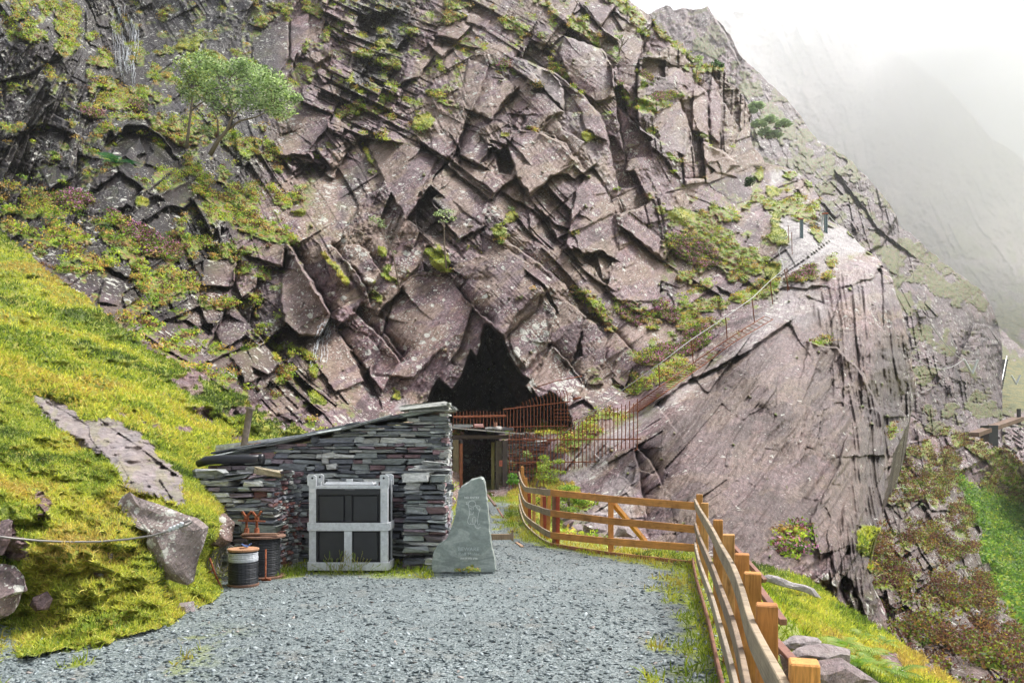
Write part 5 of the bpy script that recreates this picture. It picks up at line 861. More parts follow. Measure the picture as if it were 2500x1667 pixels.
mb.tube([a, a+d*.5, a+d*.94, a+d*.94, b, b], [.062, .062, .062, .088, .088, .05], 16); mb.build('chimney_pipe', MAT['iron'], hut, True)
mb = MB()
for k in range(5):
    x0 = P(718, 1190, 12.95); pts = [x0+Vector((.02*k+.02*math.sin(i*.9+k), -.03-.02*math.sin(i+k), -i*.085-(.03 if k % 2 else 0)*i)) for i in range(6)]
    pts = [x0+Vector((-.12, 0, .05))]+pts; mb.tube(pts, .007, 5)
mb.tube([P(722, 1192, 12.9)+Vector((.03*math.cos(t), 0, .12*math.sin(t)-.08)) for t in np.linspace(0, 6, 14)], .008, 5)
tag(mb.build('loose_cable', MAT['cable'], None, True), 'frayed grey wires hanging on the hut wall left of the crate', 'cable')
# pier standing in front of the hut's right end
pier = MB(); pt = lambda u: 1.46+.04*math.sin(u*9)
stones(pier, -1.62, -1.04, -.03, pt, lambda u: 12.22, .3, hmin=.04, hmax=.12, wmin=.3, wmax=.62, out=.10)
stones(pier, 12.4, 12.95, -.03, lambda u: 1.42, lambda u: -1.05-.22, .22, 'y', wmin=.2, wmax=.4); stones(pier, 12.4, 12.95, -.03, lambda u: 1.42, lambda u: -1.6, .22, 'y', wmin=.2, wmax=.4)
pier.cur = (.05, .05, .055); pier.box((-1.33, 12.66, .68), (.4, .42, 1.38))
for (c, d, r) in [((-1.30, 12.58, 1.50), (.56, .5, .05), .04), ((-1.33, 12.6, 1.56), (.42, .4, .06), -.12), ((-1.2, 12.55, 1.60), (.36, .34, .05), .1)]:
    pier.cur = (.34, .35, .34); pier.box(c, d, Matrix.Rotation(r, 4, 'Y'), jit=.3, ch=.012)
tag(pier.build('stone_pier', MAT['slab'], None, colors=True), 'square pier of rough slates at the right end of the hut, beside the standing stone', 'stone pier')
# low wall at the left with its return towards the hut
lw = empty('dry_stone_wall', (-4, 12, 0), 'low ruined wall of reddish and grey slates, left of the metal crate', 'stone wall')
xa, xb = X(480, 12.0), X(668, 12.0)
mb = MB(); lt = lambda u: 1.36+.05*math.sin(u*5)-(.25*max(0, (xa+.5-u)))
stones(mb, xa, xb, -.03, lt, lambda u: 12.0, .3, hmin=.04, hmax=.095, wmin=.16, wmax=.55, out=.06, red=.12); mb.build('front_face', MAT['slab'], lw, colors=True)
mb = MB(); stones(mb, 12.05, 13.05, -.03, lambda u: 1.38+.1*(u-12), lambda u: xb-.26+.18*(u-12), .28, 'y', hmin=.035, hmax=.08, wmin=.08, wmax=.22, out=.07, red=.25); mb.build('return_face', MAT['slab'], lw, colors=True)
mb = MB(); mb.cur = (.05, .045, .045); mb.box(((xa+xb)/2-.1, 12.55, .62), (xb-xa-.3, .75, 1.22)); mb.build('rubble_core', MAT['slab'], lw, colors=True)
mb = MB()
for k in range(26):
    t = random.random(); x_ = xa-.05+(xb-xa)*t; mb.cur = vary(random.choice(SL), .9, 1.4)
    mb.box((x_, random.uniform(12.15, 12.7), lt(x_)+.02+random.uniform(0, .08)), (random.uniform(.3, .6), random.uniform(.2, .4), random.uniform(.03, .07)), Matrix.Rotation(random.gauss(0, .12), 4, 'Y') @ Matrix.Rotation(random.gauss(0, .3), 4, 'Z'), jit=.3, ch=.008)
mb.cur = (.36, .30, .20); mb.box((X(649, 12), 12.15, 1.47), (.40, .25, .11), Matrix.Rotation(.12, 4, 'Y'), jit=.3, ch=.02)
mb.cur = (.27, .28, .27); mb.box((X(507, 12), 12.1, 1.45), (.42, .3, .13), Matrix.Rotation(.05, 4, 'Y'), jit=.4, ch=.02)
mb.build('top_stones', MAT['slab'], lw, colors=True)
mb = MB(); mb.tube([P(484, 1132, 12.75), P(505, 1124, 12.7), P(540, 1121, 12.7), P(600, 1121, 12.7), P(643, 1120, 12.7)], [.06, .072, .072, .07, .07], 14); mb.tube([P(634, 1120, 12.7), P(644, 1120, 12.7)], .08, 14)
tag(mb.build('plastic_pipe', MAT['blackplastic'], None, True), 'black ribbed plastic pipe lying on top of the slate wall', 'pipe')
# rubble stack behind the bars, right of the timber portal
mb = MB(); x0, x1 = X(1243, 32.4), X(1372, 32.4)
stones(mb, x0, x1, .15, lambda u: Z(1062, 32.4)-.25*abs(u-.8)*.6, lambda u: 32.4, .5, hmin=.05, hmax=.12, wmin=.15, wmax=.6, out=.2, red=.4)
tag(mb.build('rubble_wall', MAT['slab'], None, colors=True), 'stack of loose rusty brown slates behind the bars, right of the timber doorway', 'stone wall')

# ------------------------------------------------------------------ metal crate
ck = empty('metal_crate', P(850, 1396, 11.8), 'galvanised steel crate with black panels, standing on edge against the slate hut', 'crate')
xl, xR, yf, yb = X(754, 11.8), X(946, 11.8), 11.8, 12.3; w = .105
for xx in (xl, xR):
    for yy in (yf, yb):
        mb = MB(); s_ = 1 if xx == xl else -1; t_ = 1 if yy == yf else -1
        mb.box((xx+s_*w/2, yy+t_*.006, .70), (w, .012, 1.30), ch=.003); mb.box((xx+s_*.006, yy+t_*(w/2+.0125), .70), (.012, w, 1.30), ch=.003)
        mb.build('corner_post', MAT['galv'], ck)
        mb = MB(); zz = 1.37
        vs = [(-.055, -.09), (.055, -.09), (.055, .05), (.02, .075), (-.05, .075), (-.06, .05)]; n = len(vs)
        mb.add([(xx+s_*(.045)+p*1.15, yy+t_*.02+q2, zz+q) for q2 in (-.03, .03) for p, q in vs], [tuple(range(n)), tuple(range(n, 2*n))[::-1]]+[(i, (i+1) % n, (i+1) % n+n, i+n) for i in range(n)])
        lug = mb.build('lifting_lug', MAT['galv'], ck)
        m2 = MB(); m2.lathe((xx+s_*.055, yy+t_*.02-.034, zz+.025), [(.016, -.002), (.016, .002)], 14, Matrix.Rotation(math.pi/2, 4, 'X')); m2.build('hole_disc', MAT['blackpanel'], lug)  # black disc stands in for the dark inside a drilled opening
def rail(name, x0, x1, z0, z1, y, mat='galv', t=.03, par=None):
    mb = MB(); mb.box(((x0+x1)/2, y, (z0+z1)/2), (x1-x0, t, z1-z0), ch=.004); return mb.build(name, MAT[mat], par or ck)
rail('middle_rail', xl-.012, xR+.012, .615, .735, yf-.018); rail('bottom_rail', xl-.012, xR+.012, .03, .15, yf-.018); rail('top_rail', xl+.1, xR-.1, 1.235, 1.285, yf+.02)
for z0, z1, nm in ((.615, .735, 'middle_rail'), (.03, .15, 'bottom_rail')): rail(nm, xl, xR, z0, z1, yb+.018)
for xx in (xl-.018, xR+.018):
    for z0, z1 in ((.615, .735), (.03, .15)):
        mb = MB(); mb.box((xx, (yf+yb)/2, (z0+z1)/2), (.03, yb-yf-.05, z1-z0), ch=.004); mb.build('side_rail', MAT['galv'], ck)
xm = (xl+xR)/2
mb = MB(); mb.box((xm, yf-.005, .383), (.115, .04, .46), ch=.004); mb.build('centre_post', MAT['galv'], ck)
for (a_, b_) in ((xl+.135, xm-.055), (xm+.055, xR-.135)):
    for (z0, z1) in ((.165, .60), (.745, 1.135)):
        mb = MB(); mb.box(((a_+b_)/2, yf+.035, (z0+z1)/2), (b_-a_-.015, .03, z1-z0), ch=.012); mb.build('panel', MAT['blackpanel'], ck)
mb = MB()
mb.box((xm, yf+.06, .69), (xR-xl-.22, .02, 1.12)); mb.box((xm, yf+.025, .94), (.10, .03, .39), ch=.004); mb.box((xm, yf+.025, 1.185), (xR-xl-.22, .035, .075), ch=.004)
for xx in (xl+.121, xR-.121): mb.box((xx, yf+.03, .66), (.022, .03, 1.0), ch=.003)
mb.box((xm, (yf+yb)/2+.03, .68), (xR-xl-.06, yb-yf-.16, 1.08)); mb.build('inner_box', MAT['blackpanel'], ck)
mb = MB(); mb.box((xm+.02, yf+.016, 1.19), (.145, .006, .072)); mb.build('label_plate', MAT['whiteplate'], ck)
for xx in (xl+.05, xR-.05): mb = MB(); mb.box((xx, yf-.0035, 1.21), (.075, .006, .055)); mb.build('corner_sticker', MAT['whiteplate'], ck)
mb = MB(); mb.box((xm, (yf+yb)/2, 1.30), (.74, .42, .035), ch=.01); mb.box((xm, yf+.1, 1.325), (.7, .05, .02), ch=.004); mb.box((xm, yf+.1, 1.35), (.10, .02, .05), ch=.006); lid = mb.build('lid', MAT['galv'], ck)
for xx in (xm-.42, xm+.42): mb = MB(); mb.box((xx, yf+.08, 1.31), (.02, .06, .07)); mb.box((xx, yf+.05, 1.345), (.05, .02, .02)); mb.build('lid_clamp', MAT['galv'], lid)
for xx in (xl+.12, xR-.3): mb = MB(); mb.box((xx, yf+.1, .012), (.1, .12, .035)); mb.build('foot', MAT['blackpanel'], ck)

# ------------------------------------------------------------------ standing stone with its carved warning
ol = C('c1', (1708, 1172), (1712, 1060), (1722, 1030), (1745, 998), (1800, 958), (1828, 905), (1845, 850), (1862, 790), (1868, 720), (1880, 650), (1900, 618), (1960, 578), (2020, 557), (2042, 568), (2052, 600), (2058, 660), (2070, 800), (2085, 950), (2105, 1060), (2120, 1150), (2105, 1172))
ys = 11.75; ss_ = empty('standing_stone', P(1133, 1400, ys), 'tall green slate slab carved with a warning and a little animal, on the gravel', 'sign stone')
O2 = [(X(p, ys), Z(q, ys)) for p, q in ol]; cx_ = sum(p[0] for p in O2)/len(O2); cz_ = sum(p[1] for p in O2)/len(O2)
# densify the outline
D2 = []
for i, (p, q) in enumerate(O2):
    r_, s_ = O2[(i+1) % len(O2)]; n = max(1, int(math.hypot(r_-p, s_-q)/.05))
    for k in range(n): t = k/n; D2.append((p+(r_-p)*t+random.gauss(0, .004), q+(s_-q)*t+random.gauss(0, .004)))
n = len(D2); vs = []; fs = []
lay = [(-.0, .975), (.02, 1.), (.15, 1.012), (.175, .97)]
for (dy, k) in lay:
    for (p, q) in D2: vs.append((cx_+(p-cx_)*k+random.gauss(0, .002), ys+dy+random.gauss(0, .006)*(0 < dy < .17), cz_+(q-cz_)*k))
for a_ in range(len(lay)-1):
    for i in range(n): fs.append((a_*n+i, a_*n+(i+1) % n, (a_+1)*n+(i+1) % n, (a_+1)*n+i))
fs.append(tuple(range(n))[::-1]); fs.append(tuple((len(lay)-1)*n+i for i in range(n)))
mb = MB(); mb.add(vs, fs); mb.build('slab', MAT['sign'], ss_)
def text(name, body, cx, cy, hpx, mat, par, Y, font_w=1., bold=0.):
    cu = bpy.data.curves.new('txt', 'FONT'); cu.body = body; cu.align_x = 'CENTER'; cu.align_y = 'CENTER'; cu.size = hpx*Y/F*1.35; cu.extrude = .002; cu.offset = bold
    o = bpy.data.objects.new('txt', cu); col.objects.link(o); bpy.context.view_layer.update()
    me = bpy.data.meshes.new_from_object(o.evaluated_get(bpy.context.evaluated_depsgraph_get())); bpy.data.objects.remove(o); bpy.data.curves.remove(cu)
    me.transform(Matrix.Translation(P(cx, cy, Y)) @ Matrix.Rotation(math.pi/2, 4, 'X') @ Matrix.Diagonal((font_w, 1, 1, 1)))
    me.materials.clear(); return link_mesh(name, me, MAT[mat], par)
yt = ys-.007
q = C('c1', (1965, 691), (1944, 1020), (1946, 1052), (1946, 1078))
text('lettering', 'NO ENTRY', *q[0], 5.2, 'engrave', ss_, yt, 1.05, .0008); text('lettering', 'BEWARE', *q[1], 9, 'engrave_dim', ss_, yt, 1.1, .001)
text('lettering', 'Roll Moles', *q[2], 8.5, 'engrave_dim', ss_, yt, 1.05, .001); text('lettering', 'Are in this area', *q[3], 5, 'engrave', ss_, yt, 1., .0007)
mb = MB()
for pl in [[(1928, 722), (1935, 735), (1948, 738)], [(1950, 760), (1942, 745), (1942, 725), (1955, 712), (1972, 710), (1985, 718), (1990, 732), (1985, 745), (1968, 750), (1950, 742)], [(1945, 745), (1948, 765), (1950, 790), (1955, 800), (1972, 795), (1975, 780)], [(1955, 752), (1957, 766)], [(1964, 752), (1965, 770)], [(1974, 750), (1974, 768)], [(1985, 742), (2000, 740), (2015, 745), (2018, 760), (2010, 770), (2000, 760), (1992, 748)],
           [(1952, 795), (1942, 820), (1937, 845), (1945, 858), (1955, 862), (1960, 850)], [(2018, 760), (2008, 790), (2003, 820), (2000, 850), (2005, 865), (2018, 855)], [(1975, 860), (1968, 840), (1970, 822), (1980, 812), (1992, 820), (1990, 840), (1982, 860), (1988, 880), (2005, 888), (2020, 878)], [(1925, 718), (1940, 724)], [(1926, 732), (1940, 730)], [(1960, 862), (1975, 860)]]:
    pp = C('c1', *pl); pts = [P(a_, b_, yt) for a_, b_ in pp]; mb.tube(pts, .003, 5)
mb.build('carved_figure', MAT['engrave'], ss_)

# ------------------------------------------------------------------ rocks traced to their own outlines
def rock(name, outline, Y, thick, mat, label, cat, group=None, tint=(.24, .20, .19), seed=0, lean=0., colv=None, moss=0.):
    random.seed(seed); O = [(X(p, Y), Z(q, Y)) for p, q in outline]; D3 = []
    for i, (p, q) in enumerate(O):
        r_, s_ = O[(i+1) % len(O)]; n = max(2, int(math.hypot(r_-p, s_-q)/(.06*max(1, Y/12))))
        for k in range(n): t = k/n; D3.append((p+(r_-p)*t, q+(s_-q)*t))
    cx, cz = sum(p[0] for p in D3)/len(D3), sum(p[1] for p in D3)/len(D3); n = len(D3); zmin = min(p[1] for p in D3)
    vs, fs = [], []; facets = [(random.gauss(0, .5), random.gauss(0, .5), random.uniform(.45, .8)) for _ in range(5)]
    ks = [(.25, 1), (.5, 1), (.75, 1), (.92, 1), (1., 0), (.93, -1), (.7, -1), (.35, -1)]
    R_ = max(math.hypot(p[0]-cx, p[1]-cz) for p in D3)
    def dy(p, q, k, sg):
        if sg == 0: return 0
        u, v_ = (p-cx)/R_, (q-cz)/R_; h = min([f[2]-f[0]*u-f[1]*v_ for f in facets]+[1.]); e = (1-k**3)
        return -sg*thick*.5*max(.15, h)*min(1, e*2.2)
    vs.append((cx, Y+lean*(cz-zmin)+dy(cx, cz, 0, 1), cz))
    for k, sg in ks:
        for (p, q) in D3:
            x, z = cx+(p-cx)*k, cz+(q-cz)*k; nz_ = float(fbm(np.array(x*3.1+seed), np.array(z*3.3+sg), seed, 3))-.5
            vs.append((x+nz_*.03*R_*(k < 1), Y+dy(x, z, k, sg)+lean*(z-zmin)+nz_*.14*thick, z+nz_*.03*R_*(k < 1)))
    vs.append((cx, Y+lean*(cz-zmin)+dy(cx, cz, 0, -1), cz))
    for i in range(n): fs.append((0, 1+i, 1+(i+1) % n))
    for a_ in range(len(ks)-1):
        for i in range(n): fs.append((1+a_*n+i, 1+(a_+1)*n+i, 1+(a_+1)*n+(i+1) % n, 1+a_*n+(i+1) % n))
    e = 1+(len(ks)-1)*n
    for i in range(n): fs.append((len(vs)-1, e+(i+1) % n, e+i))
    me = bpy.data.meshes.new(name); me.from_pydata(vs, [], fs); me.update()
    for an, c in (('m1', (0, 0, .0)), ('m2', (.6, 0, 1)), ('m3', (.5, .3, 0))):
        at = me.attributes.new(an, 'FLOAT_COLOR', 'POINT'); arr = np.ones((len(vs), 4), np.float32); arr[:, :3] = c
        Vn = np.array(vs)
        if an == 'm1': arr[:, 0] = moss*np.clip(ss(.42, .58, fbm(Vn[:, 0]*5, Vn[:, 2]*5, seed, 4)), 0, 1); arr[:, 2] = tint[0]
        if an == 'm2': arr[:, 0] = tint[1]; 
        if an == 'm3': arr[:, 0] = tint[2]; arr[:, 1] = (colv or .2)
        at.data.foreach_set('color', arr.ravel())
    o = link_mesh(name, me, mat); return tag(o, label, cat, group)
BM = MAT['rocknear'] = terrain_mat('boulder_slate', 3.)
G1 = 'boulders set in the grassy bank'
rock('boulder', C('c4', (555, 690), (575, 640), (610, 618), (640, 640), (760, 680), (900, 730), (960, 750), (1018, 795), (1005, 880), (985, 960), (962, 1060), (935, 1080), (905, 1076), (840, 1055), (790, 1045), (735, 905), (732, 800), (640, 760), (580, 730)), 9.0, .9, BM, 'big squared boulder with white lichen that the steel cable is fixed to', 'boulder', G1, (.45, .8, .65), 3, .18, .75)
rock('boulder', C('c4', (360, 1035), (400, 960), (430, 920), (470, 935), (520, 900), (545, 920), (545, 1100), (500, 1115), (460, 1060)), 8.45, .5, BM, 'small pointed purple boulder under the steel cable, below left of the big one', 'boulder', G1, (.1, .6, .5), 5, .15, .1)
rock('boulder', C('c4', (0, 975), (60, 985), (110, 1030), (125, 1110), (60, 1140), (45, 1230), (0, 1250), (-60, 1250), (-60, 980)), 7.6, .7, BM, 'dark boulder blotched with white lichen at the left edge of the bank', 'boulder', G1, (.2, .9, .35), 8, .1, .1)
rock('boulder', C('c4', (790, 1250), (810, 1190), (860, 1175), (960, 1160), (975, 1240), (930, 1265), (850, 1275)), 8.95, .4, BM, 'low pale rock at the gravel edge below the big boulder', 'boulder', G1, (.55, .4, .6), 9, .1, .2)
rock('boulder', C('c4', (1010, 800), (1050, 740), (1110, 722), (1165, 770), (1160, 860), (1110, 890), (1050, 880), (1015, 860)), 10.9, .8, BM, 'brown speckled boulder between the big boulder and the slate wall', 'boulder', G1, (.0, .7, .45), 11, .2, .6)
rock('boulder', C('c4', (140, 1180), (160, 1140), (230, 1110), (260, 1150), (240, 1200), (180, 1210)), 7.9, .3, BM, 'little dark rock low in the moss near the left edge', 'boulder', G1, (.0, .3, .3), 12, .1, .1)
rock('boulder', C('c4', (-20, 760), (30, 750), (55, 760), (40, 860), (10, 930), (-20, 930)), 8.1, .4, BM, 'narrow grey rock face at the left edge above the cable', 'boulder', G1, (.1, .4, .4), 13, .1, .1)
rock('boulder', C('c4', (665, 985), (690, 965), (720, 1000), (715, 1040), (680, 1040)), 8.8, .2, BM, 'small whitish stone in the moss left of the big boulder\'s foot', 'boulder', G1, (.6, .7, .6), 14, .1, .1)
for k, (pts, Y, lb, tn) in enumerate([(((1150, 1000), (1180, 930), (1260, 885), (1330, 880), (1290, 960), (1210, 1010)), 19.0, 'dark rock behind the fence, next to the red post', (.0, .2, .2)), (((1230, 1060), (1290, 960), (1370, 930), (1420, 940), (1440, 1060)), 18.4, 'furrowed pale rock in the middle behind the fence', (.4, .5, .6)),
        (((1420, 1060), (1440, 940), (1560, 900), (1620, 940), (1740, 930), (1740, 1070), (1500, 1085)), 17.8, 'broad lichened rock behind the fence, left of the slanting brace', (.45, .6, .5)), (((1440, 880), (1520, 800), (1640, 780), (1740, 800), (1740, 900), (1600, 930)), 19.6, 'pale rounded rock above the others behind the fence', (.7, .3, .7)),
        (((1820, 1090), (1880, 980), (2000, 960), (2091, 990), (2160, 1080), (2091, 1110)), 16.4, 'smooth pinkish rock behind the fence, right of the slanting brace', (.65, .3, .6))]):
    rock('boulder', C('d8', *pts), Y, .9, BM, lb, 'boulder', 'boulders behind the fence', tn, 20+k, .2, .2)
def yb2(px, py): return surf_min('bank_right', px, py, .12, 22).y
G2 = 'slate slabs on the grass outside the fence'
rock('slate_slab', C('c3', (1697, 915), (1740, 905), (1800, 915), (1880, 950), (1960, 965), (2010, 985), (2050, 1045), (2020, 1040), (1960, 1010), (1860, 985), (1780, 965), (1720, 945)), yb2(1930, 1435), .35, BM, 'long white slab lying in the yellow grass outside the fence', 'slab', G2, (1., .2, .9), 31, .5, 0)
rock('slate_slab', C('c3', (1770, 1330), (1860, 1300), (1950, 1282), (2030, 1290), (2055, 1315), (2010, 1350), (1900, 1362), (1830, 1365)), 6.8, .5, BM, 'topmost grey slab of the pile at the bottom right', 'slab', G2, (.75, .2, .75), 32, .3, 0)
rock('slate_slab', C('c3', (1830, 1395), (1900, 1365), (2060, 1360), (2150, 1345), (2230, 1362), (2225, 1420), (2120, 1440), (1980, 1450), (1880, 1430)), 6.3, .6, BM, 'thick weathered slab in the middle of the pile at the bottom right', 'slab', G2, (.55, .2, .6), 33, .3, 0)
rock('slate_slab', C('c3', (1800, 1400), (1860, 1440), (2040, 1460), (2200, 1430), (2280, 1480), (2400, 1560), (2500, 1640), (2300, 1700), (1850, 1700)), 5.7, .7, BM, 'lowest dark slab of the pile at the bottom right corner', 'slab', G2, (.3, .2, .5), 34, .2, 0)
rock('slate_slab', C('c5', (800, 1485), (850, 1480), (885, 1500), (870, 1530), (815, 1525)), 10.3, .25, BM, 'small pale stone at the brink of the grass, far right', 'slab', G2, (.8, .2, .8), 35, .3, 0)

# ------------------------------------------------------------------ steel cable on the bank
mb = MB(); pts = [P(a_, b_, c_) for (a_, b_), c_ in zip(C('c4', (-40, 832), (60, 845), (200, 858), (350, 864), (500, 862), (640, 850), (760, 832), (850, 806), (920, 780), (955, 765)), [7.6, 7.8, 7.95, 8.1, 8.25, 8.35, 8.4, 8.42, 8.5, 8.6])]
cb = empty('steel_cable', pts[-1], 'grey wire cable slung across the bank to the big boulder', 'cable')
mb.tube(pts, .011, 8); mb.tube([P(a_, b_, 8.5) for a_, b_ in C('c4', (880, 795), (930, 782), (957, 768), (950, 755), (930, 762), (890, 785))], .009, 6); mb.build('wire', MAT['cable'], cb, True)
for k, (a_, b_) in enumerate(C('c4', (850, 800), (868, 793), (886, 786), (904, 776))):
    mb = MB(); mb.box(P(a_, b_, 8.43), (.035, .05, .055), Matrix.Rotation(.5, 4, 'Y'), ch=.008); mb.build('cable_clamp', MAT['galv'], cb)

# ------------------------------------------------------------------ cable drums, jacks and scrap
def drum(name, cx, yb_, Y, r, h, label, tops, wrap_cols, disc):
    t = empty(name, (X(cx, Y), Y, 0), label, 'cable drum', 'cable drums beside the slate wall'); c = (X(cx, Y), Y, 0)
    mb = MB(); mb.cur = (.20, .11, .075); mb.lathe((c[0], Y, .0), [(disc*.98, 0), (disc, .012), (disc, .03), (disc*.97, .035)], 26); mb.build('bottom_flange', MAT['wood'], t, colors=True)
    mb = MB(); z = .04; k = 0
    while z < h-.05:
        mb.cur = wrap_cols(z/h); rr = r*(1+random.uniform(-.02, .02)); ph = random.uniform(0, 6); a_ = random.uniform(-.006, .006)
        mb.tube([(c[0]+rr*math.cos(q), Y+rr*math.sin(q), z+a_*math.sin(q+ph)) for q in np.linspace(0, 2*math.pi, 25)], .0095, 5, False); z += .0165
    mb.cur = (.02, .02, .022); mb.lathe((c[0], Y, .03), [(r*.97, 0), (r*.97, h-.07)], 22); mb.build('wound_cable', tinted('wound_cable', .4, .5, 60, .4, .2, .003), t, colors=True)
    mb = MB(); mb.cur = tops; mb.lathe((c[0], Y, h-.03), [(disc*.98, 0), (disc, .006), (disc, .026), (disc*.97, .03)], 26); mb.lathe((c[0], Y, h), [(.05, 0), (.05, .015)], 12)
    mb.build('top_flange', MAT['wood'], t, colors=True); return t
drum('cable_drum', 645, 0, 11.35, .215, .60, 'taller black cable drum at the back carrying the rusty jacks', (.24, .14, .10), lambda t: (.03, .032, .036), .30)
drum('cable_drum', 594, 0, 10.65, .185, .50, 'shorter front drum of black and white cable with a bleached wooden top', (.42, .23, .13), lambda t: (.55, .57, .6) if .66 < t < .9 and random.random() < .8 else (.025, .027, .032), .205)
for k, (px, sc_, lb) in enumerate([(602, 1., 'left rusty screw jack with a forked head, on the taller drum'), (627, 1.02, 'right rusty screw jack with a forked head, on the taller drum')]):
    Yj = 11.3; x0 = X(px, Yj); z0 = .60; j = empty('screw_jack', (x0, Yj, z0), lb, 'jack', 'screw jacks on the cable drum')
    mb = MB(); mb.lathe((x0, Yj, z0), [(.075, 0), (.07, .012), (.038, .03), (.034, .10), (.02, .11)], 14); mb.build('base', MAT['rust'], j, True)
    mb = MB(); mb.lathe((x0, Yj, z0+.1), [(.016+.004*(i % 2), .009*i) for i in range(16)], 12); mb.build('screw', MAT['rust'], j)
    mb = MB(); mb.box((x0, Yj, z0+.24), (.06, .05, .05), ch=.008); mb.bar((x0-.005, Yj, z0+.26), (x0-.065, Yj, z0+.34), .045, .028, ch=.004); mb.bar((x0+.005, Yj, z0+.26), (x0+.065, Yj, z0+.345), .045, .028, ch=.004); mb.build('forked_head', MAT['rust'], j)
    mb = MB(); mb.tube([(x0-.11, Yj-.03, z0+.215), (x0+.13, Yj-.03, z0+.20)], .012, 8); mb.build('handle', MAT['rust'], j, True)
mb = MB(); mb.cur = (.25, .15, .1); mb.box((X(640, 11.3), 11.2, .63), (.5, .12, .022), jit=.1); tag(mb.build('plank', MAT['wood'], None, colors=True), 'short weathered board lying on the taller cable drum', 'plank')
mb = MB(); mb.tube([P(512, 1362, 10.5), P(525, 1400, 10.5), P(541, 1436, 10.4)], .014, 8); mb.tube([P(505, 1400, 10.5), P(522, 1390, 10.5)], .012, 8); tag(mb.build('iron_bar', MAT['rust'], None, True), 'rusty bar leaning in the grass left of the cable drums', 'bar')
mb = MB()
for k in range(16):
    a0 = random.uniform(.1, .22); mb.tube([(X(545, 10.8)+a0*math.cos(t)*.75+random.gauss(0, .01)+.05*math.sin(k), 10.8+a0*math.sin(t)*.5, .30+a0*math.sin(t)*1.0+.02*math.sin(3*t+k)) for t in np.linspace(0, 6.28, 20)], .005, 4, False)
tag(mb.build('wire_coil', MAT['cable'], None, True), 'tangled coil of thin grey wire left of the front drum', 'wire coil')
mb = MB(); mb.tube([P(649, 1340, 11.0), P(648, 1410, 10.9), P(657, 1415, 10.9)], .012, 8); mb.tube([P(640, 1415, 10.95), P(660, 1414, 10.9)], .02, 8); tag(mb.build('iron_bracket', MAT['rust'], None, True), 'rusty upright bracket leaning on the taller drum\'s right side', 'bracket')
mb = MB(); z_ = .54
for k in range(2): mb.tube([(X(594, 10.65)+(.04+.02*k)*math.cos(t)+.06, 10.6+(.05+.015*k)*math.sin(t), z_+.01*k+.015*math.sin(2*t+k)) for t in np.linspace(0, 5.5, 14)], .006, 5)
tag(mb.build('cord', simple('blue_cord', (.10, .16, .36), .6), None, True), 'loop of blue cord lying on the front drum', 'cord')

# ------------------------------------------------------------------ timber fence
random.seed(4)
WD = [(.56, .26, .075), (.60, .29, .09), (.50, .22, .07), (.58, .31, .11)]; WG = [(.34, .27, .19), (.29, .22, .16), (.35, .29, .22)]
fe = empty('timber_fence', (2.9, 12.5, 0), 'orange brown post and rail fence bending round the edge of the gravel yard', 'fence')
right = [(3.0, 12.75), (2.60, 10.75), (2.15, 8.31), (1.85, 6.80), (1.60, 5.54), (1.42, 4.70), (1.20, 3.75), (1.005, 2.74), (.86, 1.9)]
tops = [1.10, 1.10, 1.09, 1.10, 1.10, 1.10, 1.10, 1.10, 1.1]
for k, (x, y) in enumerate(right):
    mb = MB(); mb.cur = vary(random.choice(WD), .85, 1.1); w_ = .098
    mb.box((x, y, (tops[k]-.25)/2), (w_, w_, tops[k]+.25), Matrix.Rotation(-.28, 4, 'Z'), ch=.006); mb.build('post', MAT['wood'], fe, colors=True)
def run(nodes, zt, hgt, name, off, cols, th=.032, extend=0):
    """one rail following the posts: a bent board, straight between posts"""
    for a_ in range(0, len(nodes)-1):
        (x0, y0), (x1, y1) = nodes[a_], nodes[a_+1]; z0, z1 = zt[a_], zt[a_+1]
        mb = MB(); mb.cur = vary(cols[a_ % len(cols)], .9, 1.1); mb.bar((x0-off, y0, z0-hgt/2), (x1-off, y1, z1-hgt/2), th, hgt, ch=.004); yield mb
def rails(nodes, zt, hgt, off, cols, th=.032, step=2):
    ms = list(run(nodes, zt, hgt, 'rail', off, cols, th)); k = 0
    while k < len(ms):
        m = MB()
        for q in ms[k:k+step]: n = len(m.v); m.v += q.v; m.f += [tuple(i+n for i in f) for f in q.f]; m.c += [ms[k].c[0]]*len(q.v)
        m.build('rail', MAT['woodh'], fe, colors=True); k += step
def smoothn(nodes, zt, n=4):
    out = []; zo = []
    for k in range(len(nodes)-1):
        p0 = nodes[max(k-1, 0)]; p1 = nodes[k]; p2 = nodes[k+1]; p3 = nodes[min(k+2, len(nodes)-1)]
        for j in range(n):
            t = j/n; f = lambda a_, b_, c_, d_: .5*((2*b_)+(-a_+c_)*t+(2*a_-5*b_+4*c_-d_)*t*t+(-a_+3*b_-3*c_+d_)*t**3)
            out.append((f(p0[0], p1[0], p2[0], p3[0]), f(p0[1], p1[1], p2[1], p3[1]))); zo.append(zt[k]+(zt[k+1]-zt[k])*t)
    return out+[nodes[-1]], zo+[zt[-1]]
for zt, c_ in ((1.03, 0), (.66, 1), (.33, 2)):
    nd, zz = smoothn(right, [zt+.01*math.sin(k*1.9+c_) for k in range(len(right))]); rails(nd, zz, .12, .07, [WG[c_]], .034, 12)
nd, zz = smoothn([(x-.02, y) for x, y in right], [.09]*len(right)); rails(nd, zz, .08, .09, [(.30, .15, .10)], .03, 12)
